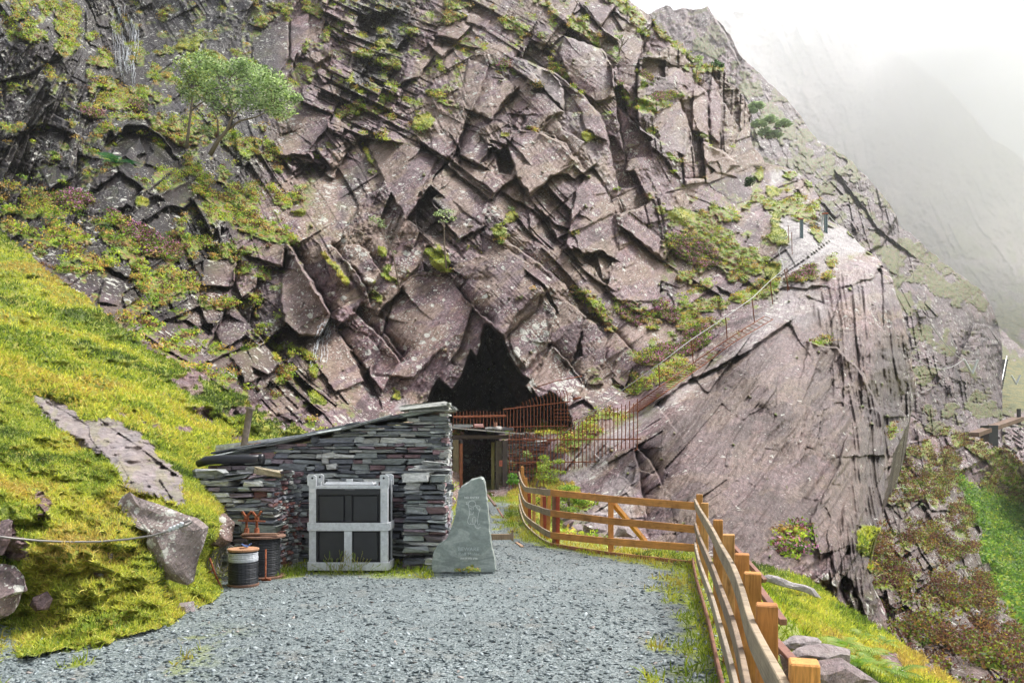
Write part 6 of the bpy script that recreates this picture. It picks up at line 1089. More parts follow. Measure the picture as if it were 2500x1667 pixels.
# the straight run across the back, left of the corner
sx = [(X(1345, 15.1), 15.1), (X(1487, 13.75), 13.75), (2.93, 12.5)]
for (za, zb_) in ((1.06, .985), (.67, .62), (.25, .33)): rails(sx, [za, (za+zb_)/2, zb_], .12, .0, [WD[0]], .034, 2)
rails(sx, [.05, .055, .06], .07, .03, [(.38, .17, .09)], .03, 2)
for (px, Y, cl, rz) in ((1353, 15.1, (.30, .17, .10), 0), (1361, 15.05, (.33, .075, .04), 0), (1491, 13.8, WD[1], 0)):
    mb = MB(); mb.cur = cl; mb.box((X(px, Y)+.01, Y+.07, .38), (.09 if px != 1361 else .075, .085, 1.15), ch=.005); mb.build('post', MAT['wood'], fe, colors=True)
a_, b_ = P(*C('d8', (1812, 668))[0], 13.85), P(*C('c3', (955, 690))[0], 15.2); mb = MB(); mb.cur = WD[0]; mb.bar(a_, b_, .08, .08, ch=.004); mb.build('brace', MAT['wood'], fe, colors=True)
for (p, q, ya, yb2) in (((1470, 690), (1695, 935), 11.3, 10.6), ((1600, 900), (1810, 1190), 9.4, 7.6), ((1690, 1240), (2010, 1590), 6.4, 5.2)):
    mb = MB(); mb.cur = (.26, .13, .10); mb.bar(P(*C('c3', p)[0], ya), P(*C('c3', q)[0], yb2), .07, .06, ch=.004); mb.build('brace', MAT['wood'], fe, colors=True)
# the narrow run back to the doorway
bk = [(X(1345, 15.1), 15.1), (X(1318, 16.1), 16.1), (X(1284, 18.8), 18.8), (X(1273, 21.5), 21.5), (X(1267, 25), 25.)]
for z_ in ((1.06, 1.03, .93, .98, 1.12), (.67, .66, .58, .62, .75), (.25, .27, .25, .3, .42), (.05, .05, .05, .07, .1)):
    nd, zz = smoothn(bk, list(z_)); rails(nd, zz, .12 if z_[0] > .2 else .08, .0, [WG[0]], .034, 20)
for (p, ytop, Y, cl) in ((627, 190, 25.2, WD[1]), (640, 200, 24.2, WD[0]), (660, 320, 21.5, WD[1]), (685, 345, 20.4, WD[0]), (722, 540, 18.4, (.33, .075, .04)), (775, 545, 17.6, WD[3]), (872, 545, 16.6, WD[1]), (915, 580, 16.3, (.30, .07, .045)), (957, 545, 16.0, WD[0])):
    px, py = C('d8', (p, ytop))[0]; zt = min(Z(py, Y), 1.28); mb = MB(); mb.cur = cl; mb.box((X(px, Y)+.05, Y+.06, (zt-.2)/2), (.075, .08, zt+.2), Matrix.Rotation(random.gauss(0, .02), 4, 'Y'), ch=.005); mb.build('post', MAT['wood'], fe, colors=True)
mb = MB(); mb.cur = (.33, .24, .15); mb.bar(P(*C('d8', (230, 1100))[0], 14.9), P(*C('d8', (540, 1095))[0], 15.0), .05, .11, ch=.005); mb.box(P(*C('d8', (528, 1080))[0], 15.0), (.04, .05, .2)); tag(mb.build('plank', MAT['wood'], None, colors=True), 'half buried board across the gravel path behind the standing stone', 'plank')
mb = MB(); mb.cur = (.2, .13, .1); mb.bar(P(*C('d8', (205, 560))[0], 28), P(*C('d8', (310, 700))[0], 22), .07, .05); tag(mb.build('plank', MAT['wood'], None, colors=True), 'dark beam end lying in the grass before the timber doorway', 'plank')
mb = MB(); mb.cur = (.3, .15, .1); mb.tube([P(*C('d8', (335, 735))[0], 21.2), P(*C('d8', (410, 850))[0], 19)], .02, 6); tag(mb.build('stick', MAT['wood'], None, colors=True), 'thin brown stick lying on the gravel path', 'stick')
mb = MB(); mb.cur = (.38, .24, .15); mb.bar(P(*C('d8', (580, 1185))[0], 13.8)+Vector((0, 0, .02)), P(*C('d8', (655, 1240))[0], 13.3)+Vector((0, 0, .02)), .05, .02); tag(mb.build('stick', MAT['wood'], None, colors=True), 'splinter of wood on the gravel left of the fence\'s kerb board', 'stick')

# ------------------------------------------------------------------ timber doorway of the mine
TW = [(.17, .13, .09), (.22, .17, .11), (.10, .085, .08)]; dr = empty('timber_portal', P(1175, 1205, 32.2), 'weathered timber doorway with a flat sheet roof in front of the dark mine tunnel', 'doorway'); yd = 32.0
def post(x0, x1, z0, z1, cl, Y=yd, dp=.25, name='post', mat='wood'):
    a_, b_ = C('c2', (x0, 1000), (x1, 1000)); mb = MB(); mb.cur = cl; xa_, xb_ = X(a_[0], Y), X(b_[0], Y)
    mb.box(((xa_+xb_)/2, Y+dp/2, (z0+z1)/2), (xb_-xa_, dp, z1-z0), ch=.015); return mb.build(name, MAT[mat], dr, colors=(mat == 'wood'))
post(300, 341, -.1, 2.2, (.22, .18, .10)); post(266, 298, -.1, 2.2, (.16, .11, .08), yd+.3); post(646, 682, -.1, 2.15, (.11, .09, .085)); post(598, 644, 0, 2.15, (.17, .15, .11), yd+.35); post(568, 592, 0, 2.1, (.34, .31, .12), yd+.9, .12)  # last post's yellow paints in the light that catches it
post(345, 369, 0, 2.05, (.50, .19, .10), yd+.28, .1, 'door_jamb'); 
mb = MB(); mb.cur = (.08, .06, .05); mb.box((X(1172, yd), yd+.14, 2.30), (2.3, .26, .16), ch=.015); mb.build('lintel', MAT['wood'], dr, colors=True)
for s_, nm in ((-1, 'side_boards'), (1, 'side_boards')):
    mb = MB()
    for k in range(6): mb.cur = (.06, .05, .045); mb.box((X(1172, yd)+s_*(.92 if s_ > 0 else .93), yd+.7+.5*k, 1.1), (.05, .47, 2.2), ch=.01)
    mb.build(nm, MAT['wood'], dr, colors=True)
mb = MB(); a_, b_ = P(*C('c2', (276, 974))[0], yd-.25), P(*C('c2', (802, 1020))[0], yd-.25); mb.cur = (.55, .53, .50)
mb.add([a_, b_, b_+Vector((0, 2.4, .05)), a_+Vector((0, 2.4, .05)), a_-Vector((0, 0, .05)), b_-Vector((0, 0, .05)), b_+Vector((0, 2.4, 0)), a_+Vector((0, 2.4, 0))], [(0, 1, 2, 3), (7, 6, 5, 4), (0, 4, 5, 1), (1, 5, 6, 2), (2, 6, 7, 3), (3, 7, 4, 0)]); mb.build('roof_sheet', MAT['wood'], dr, colors=True)
mb = MB(); mb.box(P(*C('c2', (635, 1228))[0], yd-.02), (.13, .03, .24), ch=.005); tg = mb.build('red_tag', MAT['red'], dr)
mb = MB(); mb.box(P(*C('c2', (635, 1228))[0], yd-.04), (.02, .01, .10)); mb.build('tag_mark', MAT['blackpanel'], tg)
mb = MB(); mb.box((X(1172, 34.5), 35.6, 1.1), (1.9, .1, 2.3)); 
for k, (x0, y0, w_, h_, cl, lb) in enumerate([(370, 965, 120, 20, (.25, .26, .25), 'flat grey slate at the left on the doorway roof'), (480, 966, 62, 20, (.5, .28, .25), 'pink squared stone on the doorway roof'), (560, 980, 70, 16, (.3, .3, .28), 'thin slate right of the pink stone on the doorway roof'), (598, 957, 20, 34, (.28, .14, .09), 'upright brown brick on the doorway roof'), (620, 982, 50, 22, (.42, .4, .37), 'pale tilted stone right of the brick on the doorway roof'), (682, 988, 84, 26, (.08, .075, .075), 'dark stone at the right end of the doorway roof')]):
    p_ = P(*C('c2', (x0, y0))[0], yd+.3); mb = MB(); mb.cur = cl; s_ = yd/F/2.851; mb.box(p_+Vector((0, 0, -.01)), (w_*s_, .35, h_*s_), jit=.25, ch=.02); tag(mb.build('loose_stone', MAT['slab'], None, colors=True), lb, 'stone', 'stones on the doorway roof')

# ------------------------------------------------------------------ rusty bars
def bars(name, label, items, rails_, Yf, bent=None):
    t = empty(name, P(items[0][0], items[0][2], Yf(items[0][0])), label, 'railing')
    for (px, y0, y1) in items:
        Y = Yf(px); mb = MB(); pts = [P(px, y0, Y), P(px+random.gauss(0, .5), (y0+y1)/2, Y), P(px+random.gauss(0, .6), y1, Y)]
        if bent: pts = [P(px-bent(px)*4, y0-bent(px)*9, Y-.15*bent(px))]+[P(px, y0+3, Y)]+pts[1:]
        mb.tube(pts, .016, 6); mb.build('bar', MAT['rust'], t)
    for (p, q, r_) in rails_: mb = MB(); mb.tube([P(*p, Yf(p[0])-.03), P(*q, Yf(q[0])-.03)], r_, 6); mb.build('rail', MAT['rust'], t)
    return t
yg = lambda px: 31.2+(26.4-31.2)*(px-1240)/(1556-1240)
it = []
x = 1243.
while x < 1558:
    cx2 = (x-1000)*2.851
    top = 1010 if cx2 < 1120 else 955-(cx2-1120)*.36; bot = 1400 if cx2 < 1245 else 1400-(cx2-1245)*.79
    top += random.uniform(-14, 14); it.append((x, 700+top/2.851, 700+bot/2.851)); x += 8.4 if cx2 < 1140 else 9.6
bars('rusty_railing', 'tall rusty bar fence on the slab right of the timber doorway', it, [(C('c2', (685, 1064))[0], C('c2', (1610, 1060))[0], .022), (C('c2', (690, 1225))[0], C('c2', (1450, 1214))[0], .018), (C('c2', (1150, 1390))[0], C('c2', (1250, 1385))[0], .022), (C('c2', (1250, 1385))[0], C('c2', (1585, 1128))[0], .03)], yg)
yg2 = lambda px: 33.2+(33.8-33.2)*(px-1110)/300; it = []; x = 1107.
while x < 1392:
    cx2 = (x-1000)*2.851; top = 872 if cx2 < 640 else 872-(cx2-640)*.33; top = max(top, 745)+random.uniform(-6, 6); bot = 985 if cx2 < 700 else 1010; it.append((x, 700+top/2.851, 700+bot/2.851)); x += 8.2
bars('rusty_railing', 'rusty spiked bars across the foot of the dark cave, above the doorway roof', it, [(C('c2', (305, 905))[0], C('c2', (672, 897))[0], .045), (C('c2', (650, 853))[0], C('c2', (1115, 800))[0], .022), (C('c2', (690, 975))[0], C('c2', (1100, 968))[0], .02), (C('c2', (1010, 855))[0], C('c2', (1115, 855))[0], .012), (C('c2', (1010, 880))[0], C('c2', (1115, 880))[0], .012), (C('c2', (1010, 905))[0], C('c2', (1115, 905))[0], .012), (C('c2', (1010, 925))[0], C('c2', (1115, 925))[0], .012)], yg2, lambda px: .9 if px > 1275 else .15)
mb = MB(); mb.tube([P(*C('c2', (890, 695))[0], 32.6), P(*C('c2', (1020, 655))[0], 32.6), P(*C('c2', (1200, 622))[0], 32.7)], .02, 6); tag(mb.build('iron_rod', MAT['rust'], None, True), 'bent rusty rod fixed to the white rock above the bars', 'rod')
mb = MB(); mb.tube([P(*C('c2', (1135, 783))[0], 32.9), P(*C('c2', (1195, 770))[0], 32.9)], .04, 6); tag(mb.build('iron_pipe', MAT['rust'], None, True), 'short thick rusty pipe sticking out of the rock right of the bars', 'pipe')

# ------------------------------------------------------------------ climbing route up the slab
def on(c, x, y, off=.12, name='cliff'): return surf(name, *C(c, (x, y))[0], off)
def ladder():
    r1 = [(960, 1500), (1040, 1425), (1250, 1275), (1450, 1132), (1700, 960), (1960, 800)]; r2 = [(1050, 1485), (1180, 1395), (1330, 1285), (1520, 1150), (1740, 985), (2020, 822)]
    t = empty('iron_ladder', on('r5', *r1[0]), 'long rusty ladder lying up the smooth grey slab', 'ladder')
    A = np.array(r1, float); B = np.array(r2, float)
    def L(A, s): q = np.linspace(0, 1, len(A)); return np.interp(s, q, A[:, 0]), np.interp(s, q, A[:, 1])
    def pts(A, n): return [surf_min('cliff', *C('r5', L(A, s))[0], .12) for s in np.linspace(0, 1, n)]
    def sm(p): 
        p = [Vector(q) for q in p]
        for _ in range(6): p = [p[0]]+[(p[i-1]+p[i]*2+p[i+1])/4 for i in range(1, len(p)-1)]+[p[-1]]
        return p
    pa, pb = sm(pts(A, 46)), sm(pts(B, 46))
    for p in (pa, pb): mb = MB(); mb.tube(p, .022, 6); mb.build('side_rail', MAT['rust'], t, True)
    for k in range(1, 46): mb = MB(); mb.tube([pa[k], pb[k]], .014, 6); mb.build('rung', MAT['rust'], t)
ladder()
hl = [(930, 1335), (1200, 1145), (1430, 970), (1680, 805), (1870, 670), (2000, 545), (2100, 462), (2062, 332), (2130, 205)]; ft = [None, (1208, 1305), (1450, 1140), (1692, 970), (1888, 850), (2020, 720), (2138, 620), None, None]
P0 = [on('r5', x, y, .4) for x, y in hl]
for k, f in enumerate(ft):
    if f: b_ = surf_min('cliff', *C('r5', f)[0], .05); P0[k] = P(*C('r5', hl[k])[0], b_.y-.05)
st = C('c2', (1040, 1045))[0]; P0[0] = P(*C('r5', hl[0])[0], 33.); cbl = [P(*st, 32.0)]+P0
t = empty('handline', cbl[0], 'pale safety cable on thin red posts climbing beside the ladder', 'handrail')
mb = MB(); mb.tube(cbl, .015, 6); mb.build('cable', MAT['palecable'], t, True)
for k, f in enumerate(ft):
    if f: mb = MB(); mb.tube([on('r5', *f, -.1), P0[k]], .024, 6); mb.build('stanchion', MAT['rust'], t)
# thin posts and beams on the crest
def beam(c, x, y0, y1, wpx, off, label, name='steel_post'):
    b_ = on(c, x, y1, 0); b_ = P(*C(c, (x, y1))[0], b_.y-off); tp = P(*C(c, (x, y0))[0], b_.y); t = empty(name, b_, label, 'steel post', 'steel posts on the bare crest'); s_ = b_.y/F/CR[c][2]; w_ = wpx*s_
    mb = MB(); mb.cur = (.3, .36, .4)
    for s2 in (-1, 1): mb.box((b_.x+s2*w_*.36, b_.y, (b_.z+tp.z)/2-.1), (w_*.22, w_*.8, tp.z-b_.z+.2))
    mb.box((b_.x, b_.y, (b_.z+tp.z)/2-.1), (w_*.55, w_*.15, tp.z-b_.z+.15)); mb.build('shaft', MAT['steelblue'], t)
    mb = MB(); mb.box((b_.x-w_*.2, b_.y, tp.z), (w_*1.7, w_, w_*.35)); mb.build('cap', MAT['red'], t); return t, b_, tp
MAT['steelblue'] = simple('painted_steel', (.22, .28, .32), .5, .4, .2, .4)
beam('r6', 502, 730, 930, 34, .1, 'single blue grey steel post standing on the pale crest')
t, b_, tp = beam('r6', 780, 668, 872, 36, .1, 'double steel post with slanting stays at the right of the crest')
mb = MB(); mb.tube([P(*C('r6', (735, 870))[0], b_.y), P(*C('r6', (750, 680))[0], b_.y)], .035, 6); mb.build('second_shaft', MAT['galv'], t)
for q, w_ in (((640, 820), (738, 690)), ((940, 825), (812, 680)), ((715, 865), (745, 680))): mb = MB(); mb.tube([P(*C('r6', q)[0], b_.y+.3), P(*C('r6', w_)[0], b_.y)], .025, 6); mb.build('stay', MAT['galv'], t)
for (x, y0, y1, lb) in ((355, 800, 1020, 'thin rusty pin on the crest nearest the heather'), (395, 880, 1140, 'thin rusty pin on the crest, just right of the first'), (340, 1290, 1568, 'thin rusty pin at the foot of the bare crest')):
    b_ = on('r6', x, y1, -.1); mb = MB(); mb.tube([b_, P(*C('r6', (x-6, y0))[0], b_.y)], .02, 6); tag(mb.build('iron_pin', MAT['rust'], None), lb, 'iron pin', 'iron pins on the crest')

# ------------------------------------------------------------------ things across the valley
def vpost(c, a_, m_, b_, Y, label):
    t = empty('cable_pylon', P(*C(c, m_)[0], Y), label, 'pylon', 'cable pylons across the valley')
    for q in (a_, b_): mb = MB(); mb.tube([P(*C(c, m_)[0], Y), P(*C(c, q)[0], Y)], .14, 6); mb.build('leg', MAT['galv'], t)
vpost('c5', (1000, 138), (1037, 203), (1062, 140), 100, 'grey V shaped pylon against the far rock face')
vpost('c5', (1210, 210), (1232, 248), (1250, 208), 120, 'faint V shaped pylon on the terrace at the right edge')
for k, (a_, b_, lb) in enumerate((((740, 110), (1000, 140), 'upper thin wire running down to the pylon'), ((850, -20), (1062, 142), 'steeper thin wire running down to the pylon'))):
    mb = MB(); p, q = P(*C('c5', a_)[0], 60), P(*C('c5', b_)[0], 99.8); n = 12; mb.tube([p.lerp(q, i/n)+Vector((0, 0, -1.2*math.sin(math.pi*i/n))) for i in range(n+1)], .03, 5); tag(mb.build('wire', MAT['palecable'], None), lb, 'wire')
mb = MB(); mb.bar(P(*C('c5', (1040, 472))[0], 84), P(*C('c5', (1240, 402))[0], 92), 1.2, .45); br = empty('footbridge', P(*C('c5', (1110, 480))[0], 86), 'reddish brown footbridge on a dark pier at the right edge', 'bridge'); mb.cur = (.22, .14, .10); mb.c = [mb.cur]*len(mb.v); mb.build('deck', MAT['woodh'], br, colors=True)
mb = MB(); mb.box(P(*C('c5', (1112, 480))[0], 86.5), (1.0, 1.6, 2.4)); mb.build('pier', MAT['blackpanel'], br); mb = MB(); mb.box(P(*C('c5', (1243, 392))[0], 91.8), (.3, .3, 1.8)); mb.build('end_post', MAT['blackpanel'], br)
stp = empty('stairway', P(*C('c5', (1132, 375))[0], 120), 'dark narrow stairs with a handrail climbing the green terrace', 'stairs')
mb = MB()
for k in range(22):
    t = k/21; x = 1130+(1180-1130)*t; y = 375-(375-145)*t; mb.box(P(*C('c5', (x-10, y))[0], 119-.0*k+t*20), (1.6, .8, .35))
mb.build('treads', MAT['blackpanel'], stp); mb = MB(); mb.tube([P(*C('c5', (1140, 375))[0], 117), P(*C('c5', (1165, 250))[0], 128), P(*C('c5', (1190, 125))[0], 139)], .07, 5); mb.build('handrail', MAT['galv'], stp)

# ------------------------------------------------------------------ water
def fall(label, lines, off, r, n, seed):
    random.seed(seed); mb = MB()
    for _ in range(n):
        ln = random.choice(lines); a_ = np.array(ln, float); q = np.linspace(0, 1, len(a_)); s0 = random.uniform(0, .75); s1 = min(1, s0+random.uniform(.1, .4)); pts = []
        jx = random.gauss(0, 5); 
        for s_ in np.linspace(s0, s1, 9): x = np.interp(s_, q, a_[:, 0])+jx*(1.3+s_)+random.gauss(0, 1.); y = np.interp(s_, q, a_[:, 1]); pts.append(surf('cliff', x, y, off+random.random()*.1))
        mb.tube(pts, [r*random.uniform(.4, 1)]*len(pts), 4)
    tag(mb.build('waterfall', MAT['foam'], None, True), label, 'waterfall')
MAT['foam'] = simple('white_water', (.7, .74, .78), .3, .5, 0, .2)
fall('thin white waterfall trickling down the dark rock at the top left', [C('r1', (1125, 20), (1130, 150), (1115, 300), (1150, 420), (1160, 620), (1190, 800)), C('r1', (1135, 20), (1128, 200), (1160, 400), (1165, 640), (1200, 790)), C('r1', (1270, 130), (1290, 240), (1290, 420), (1260, 620), (1260, 800)), C('r1', (1230, 150), (1250, 300), (1230, 560), (1240, 700))], .18, .013, 60, 3)
fall('short splash of white water beside the brown slab, left of the cave', [C('r4', (1180, 700), (1140, 800), (1100, 920), (1095, 1050), (1060, 1160)), C('r4', (1200, 690), (1170, 760), (1120, 900))], .12, .012, 60, 4)

# ------------------------------------------------------------------ trees and plants
def leafy(rg, cen, rad, n, leaf, cols, droop=.0):
    d = rg.normal(0, 1, (n, 3)); d /= np.linalg.norm(d, axis=1, keepdims=True); q = np.array(cen)+d*np.array(rad)*(rg.random((n, 1))**.45)
    a = rg.normal(0, 1, (n, 3)); a[:, 2] *= .4; a /= np.linalg.norm(a, axis=1, keepdims=True); b = np.cross(a, rg.normal(0, .5, (n, 3))+np.array([0, 0, 1.])); b /= np.linalg.norm(b, axis=1, keepdims=True)
    s_ = (leaf*(.6+.8*rg.random(n)))[:, None]; V = np.stack([q-a*s_, q+b*s_*.38, q+a*s_, q-b*s_*.38], 1).reshape(-1, 3); k = np.arange(n)[:, None]*4
    c = np.array(cols)[rg.integers(0, len(cols), n)]*(.7+.6*rg.random((n, 1)))
    return V, np.concatenate([k+np.array([[0, 1, 2]]), k+np.array([[0, 2, 3]])]), np.repeat(c, 4, 0)
def tree(name, label, Y, trunk, blobs, leaf, per, cols, r0, group=None, seed=0, cat='tree', dy=1., base_off=0):
    rg = np.random.default_rng(seed); base = P(*trunk[0][0], Y); t = empty(name, base, label, cat, group); mb = MB(); tips = []
    for ln in trunk:
        w_ = .5 if ln is not trunk[0] else 1.; pts = [P(px, py, Y+rg.normal(0, .15)*dy*(i > 0)) for i, (px, py) in enumerate(ln)]; n = len(pts); mb.tube(pts, [r0*w_*(1-.75*i/(n-1)) for i in range(n)], 7); tips += pts[1:]
    pa = []
    for (px, py, rx, ry, k) in blobs:
        c = P(px, py, Y+rg.normal(0, .5)*dy); rx_, ry_ = rx*Y/F, ry*Y/F; near_ = min(tips, key=lambda q: (q-c).length)
        mid_ = (near_+c)/2+Vector((rg.normal(0, .1)*rx_, 0, .1*ry_)); mb.tube([near_, mid_, c], [r0*.25, r0*.18, r0*.07], 5)
        for _ in range(3): e = c+Vector((rg.normal(0, .6)*rx_, rg.normal(0, .5)*rx_, rg.normal(0, .5)*ry_)); mb.tube([c, (c+e)/2+Vector((0, 0, .05*ry_)), e], [r0*.08, r0*.06, r0*.03], 4)
        pa.append(leafy(rg, c, (rx_, rx_*.9, ry_), int(per*k), leaf, cols))
    mb.build('trunk', MAT['bark'], t, True)
    if pa: V, Fc, c = join(pa); np_mesh('crown', V, Fc, MAT['leaf'], False, dict(tint=c), t)
    return t
RW = [(.34, .48, .26), (.50, .64, .42), (.62, .74, .56), (.20, .32, .12), (.40, .54, .24), (.12, .20, .07), (.10, .17, .06)]  # last two dark greens imitate shade inside the crowns
def bl(c, *l): ox, oy, k = CR[c]; return [(ox+x/k, oy+y/k, rx/k, ry/k, w_) for x, y, rx, ry, w_ in l]
tree('rowan_tree', 'broad wind shaped tree with grey green leaves leaning right over the upper left ledge', 41., [C('c7', (945, 700), (985, 630), (1020, 590), (1045, 530), (1090, 480)), C('c7', (1020, 590), (1080, 545), (1150, 530), (1230, 490)), C('c7', (1045, 530), (1035, 450), (1000, 400)), C('c7', (985, 630), (980, 540), (950, 470))],
     bl('c7', (960, 300, 90, 36, 1), (1040, 330, 90, 40, 1), (1130, 330, 90, 40, 1.1), (1200, 350, 90, 40, 1.1), (1160, 400, 100, 38, 1), (1250, 400, 80, 36, 1), (1280, 440, 80, 30, 1), (1260, 500, 80, 26, .9), (1060, 420, 90, 40, .8), (960, 400, 80, 40, .7), (1100, 470, 90, 30, .8), (1190, 460, 80, 30, .9), (970, 470, 60, 40, .4), (930, 590, 40, 30, .3), (1330, 440, 40, 18, .3), (1100, 290, 70, 26, .6), (1010, 610, 30, 20, .15)), .09, 560, RW, .13, 'rowan trees on the upper left ledge', 2)
tree('rowan_tree', 'slimmer upright tree with a yellow tinged top at the left of the broad one', 42., [C('c7', (840, 670), (850, 590), (860, 500), (870, 410), (875, 340)), C('c7', (860, 500), (900, 470), (930, 450)), C('c7', (868, 420), (840, 350), (820, 310))],
     bl('c7', (830, 290, 50, 30, .7), (880, 270, 60, 30, .8), (920, 300, 60, 36, .8), (860, 340, 60, 36, .8), (920, 370, 60, 36, .8), (830, 400, 40, 30, .5), (890, 430, 60, 30, .6), (930, 250, 50, 20, .5), (850, 450, 40, 30, .4), (905, 340, 50, 30, .5)), .085, 420, RW+[(.42, .44, .12), (.36, .42, .10)], .10, 'rowan trees on the upper left ledge', 5)
SG = 'spindly saplings on the rock face'
tree('sapling', 'spindly sapling with a flat leafy top in the middle of the cliff, above the cave', 37.5, [C('c8', (815, 1160), (805, 1060), (803, 960), (798, 890))], bl('c8', (800, 880, 46, 16, 1), (830, 870, 36, 14, .6), (770, 885, 28, 12, .5), (845, 905, 22, 12, .3), (800, 920, 30, 10, .3)), .06, 90, RW, .045, SG, 7)
tree('sapling', 'thin curved sapling on the grassy ledge, left of the other sapling', 35., [C('c8', (575, 1270), (560, 1180), (545, 1100), (515, 1010), (480, 950))], bl('c8', (470, 920, 30, 22, .8), (440, 905, 30, 14, .6), (490, 945, 22, 14, .4), (550, 1080, 14, 16, .2)), .055, 90, RW, .04, SG, 8)
tree('bare_tree', 'bare whitish little tree high up near the skyline', 51., [C('r3', (1205, 570), (1225, 500), (1250, 420), (1290, 320)), C('r3', (1225, 500), (1215, 430), (1235, 370)), C('r3', (1240, 450), (1290, 400), (1330, 330)), C('r3', (1250, 420), (1240, 370), (1270, 330))], bl('r3', (1190, 470, 30, 30, .5), (1200, 560, 40, 40, .6), (1220, 350, 40, 18, .3)), .09, 90, RW, .07, None, 9)
tree('small_tree', 'thin pale tree standing against the misty ridge', 60., [C('r3', (1950, 760), (1960, 690), (1975, 620), (1990, 560))], bl('r3', (1990, 555, 36, 26, .8), (1965, 580, 30, 20, .5), (1975, 640, 36, 20, .4), (2000, 600, 26, 16, .3)), .1, 90, RW[:4]+[(.4, .45, .15)], .05, None, 10)
tree('shrub', 'dark little bush on top of the reddish crag at the skyline', 61., [C('r3', (2150, 640), (2150, 620), (2150, 590))], bl('r3', (2150, 610, 50, 24, 1), (2200, 625, 36, 20, .8), (2145, 585, 14, 14, .3)), .09, 150, [(.05, .13, .05), (.08, .18, .06)], .05, None, 11, 'bush')
tree('shrub', 'light green leafy shrub inside the bars just beyond the fence', 24.5, [C('c2', (880, 1390), (900, 1340), (930, 1280), (940, 1220)), C('c2', (900, 1340), (960, 1320), (1010, 1270), (1040, 1210)), C('c2', (930, 1320), (1000, 1330), (1060, 1290))], bl('c2', (935, 1190, 40, 26, 1), (960, 1230, 45, 26, 1), (930, 1260, 45, 30, 1), (1040, 1215, 40, 20, .8), (1000, 1290, 50, 30, 1), (920, 1320, 50, 30, 1), (1070, 1290, 26, 14, .4), (980, 1330, 60, 30, 1), (900, 1230, 20, 24, .4)), .035, 200, [(.26, .40, .05), (.36, .46, .07), (.18, .30, .04), (.42, .46, .10)], .035, None, 12, 'bush')
tree('shrub', 'low bright green bush behind the red fence post', 20.8, [C('d8', (1250, 700), (1250, 600), (1260, 520))], bl('d8', (1180, 560, 130, 80, 1.4), (1300, 620, 140, 90, 1.4), (1420, 650, 110, 70, 1), (1100, 680, 110, 90, 1), (1250, 760, 170, 60, 1.2), (1000, 620, 80, 100, .8), (1060, 900, 70, 50, .4), (1250, 470, 160, 40, 1.)), .035, 420, [(.12, .26, .04), (.22, .38, .05), (.34, .46, .07), (.42, .48, .09)], .03, None, 13, 'bush')
tree('shrub', 'green plant growing at the foot of the bars right of the doorway', 28.8, [C('c2', (720, 1380), (720, 1340), (725, 1300))], bl('c2', (715, 1320, 34, 26, 1), (735, 1355, 30, 20, .8), (700, 1355, 24, 24, .6)), .05, 160, [(.08, .22, .03), (.14, .34, .04), (.2, .42, .06)], .03, None, 14, 'plant')
tree('shrub', 'pale leafy sprig growing from the rubble behind the bars', 31.9, [C('c2', (815, 1210), (815, 1180), (820, 1140))], bl('c2', (815, 1160, 34, 24, 1), (840, 1185, 20, 14, .5), (800, 1190, 20, 14, .4)), .05, 110, [(.3, .42, .14), (.4, .5, .22)], .03, None, 15, 'plant')
tree('shrub', 'grey green bush clinging to the right edge of the buttress', 40.5, [C('c5', (655, 450), (665, 400), (680, 350))], bl('c5', (680, 350, 34, 26, 1), (710, 380, 24, 20, .6), (700, 420, 20, 20, .5), (660, 350, 18, 16, .4)), .09, 130, RW, .05, None, 16, 'bush')
tree('small_tree', 'twiggy grey tree on the heather slope at the lower right', 44., [C('c5', (710, 850), (740, 780), (760, 740)), C('c5', (725, 815), (700, 770), (690, 740))], bl('c5', (720, 710, 50, 30, .7), (780, 740, 50, 30, .7), (700, 750, 30, 24, .4), (800, 790, 30, 24, .3)), .09, 90, RW, .05, None, 17)
tree('shrub', 'dark rounded bush near the foot of the steep ribbed crag', 56., [C('c6', (612, 840), (612, 830), (612, 810))], bl('c6', (612, 815, 26, 20, 1.2), (600, 830, 16, 12, .6)), .1, 260, [(.03, .08, .03), (.06, .13, .04)], .05, None, 18, 'bush')
for k in range(7):
    px, py = C('c6', *[[(640, 480), (700, 540), (650, 560), (720, 610), (610, 500), (680, 600), (760, 560)][k]])[0]
    tree('far_tree', 'pale green tree hazy on the far ridge', 128., [[(px, py+8), (px, py+3), (px, py-4)]], [(px, py-4, 17, 8, 1), (px+9, py, 13, 6, .6), (px-8, py+1, 12, 6, .6)], .3, 170, [(.34, .46, .30), (.42, .54, .38), (.28, .38, .24)], .2, 'hazy trees on the far ridge', 30+k)  # distance haze is painted into the pale leaf colours
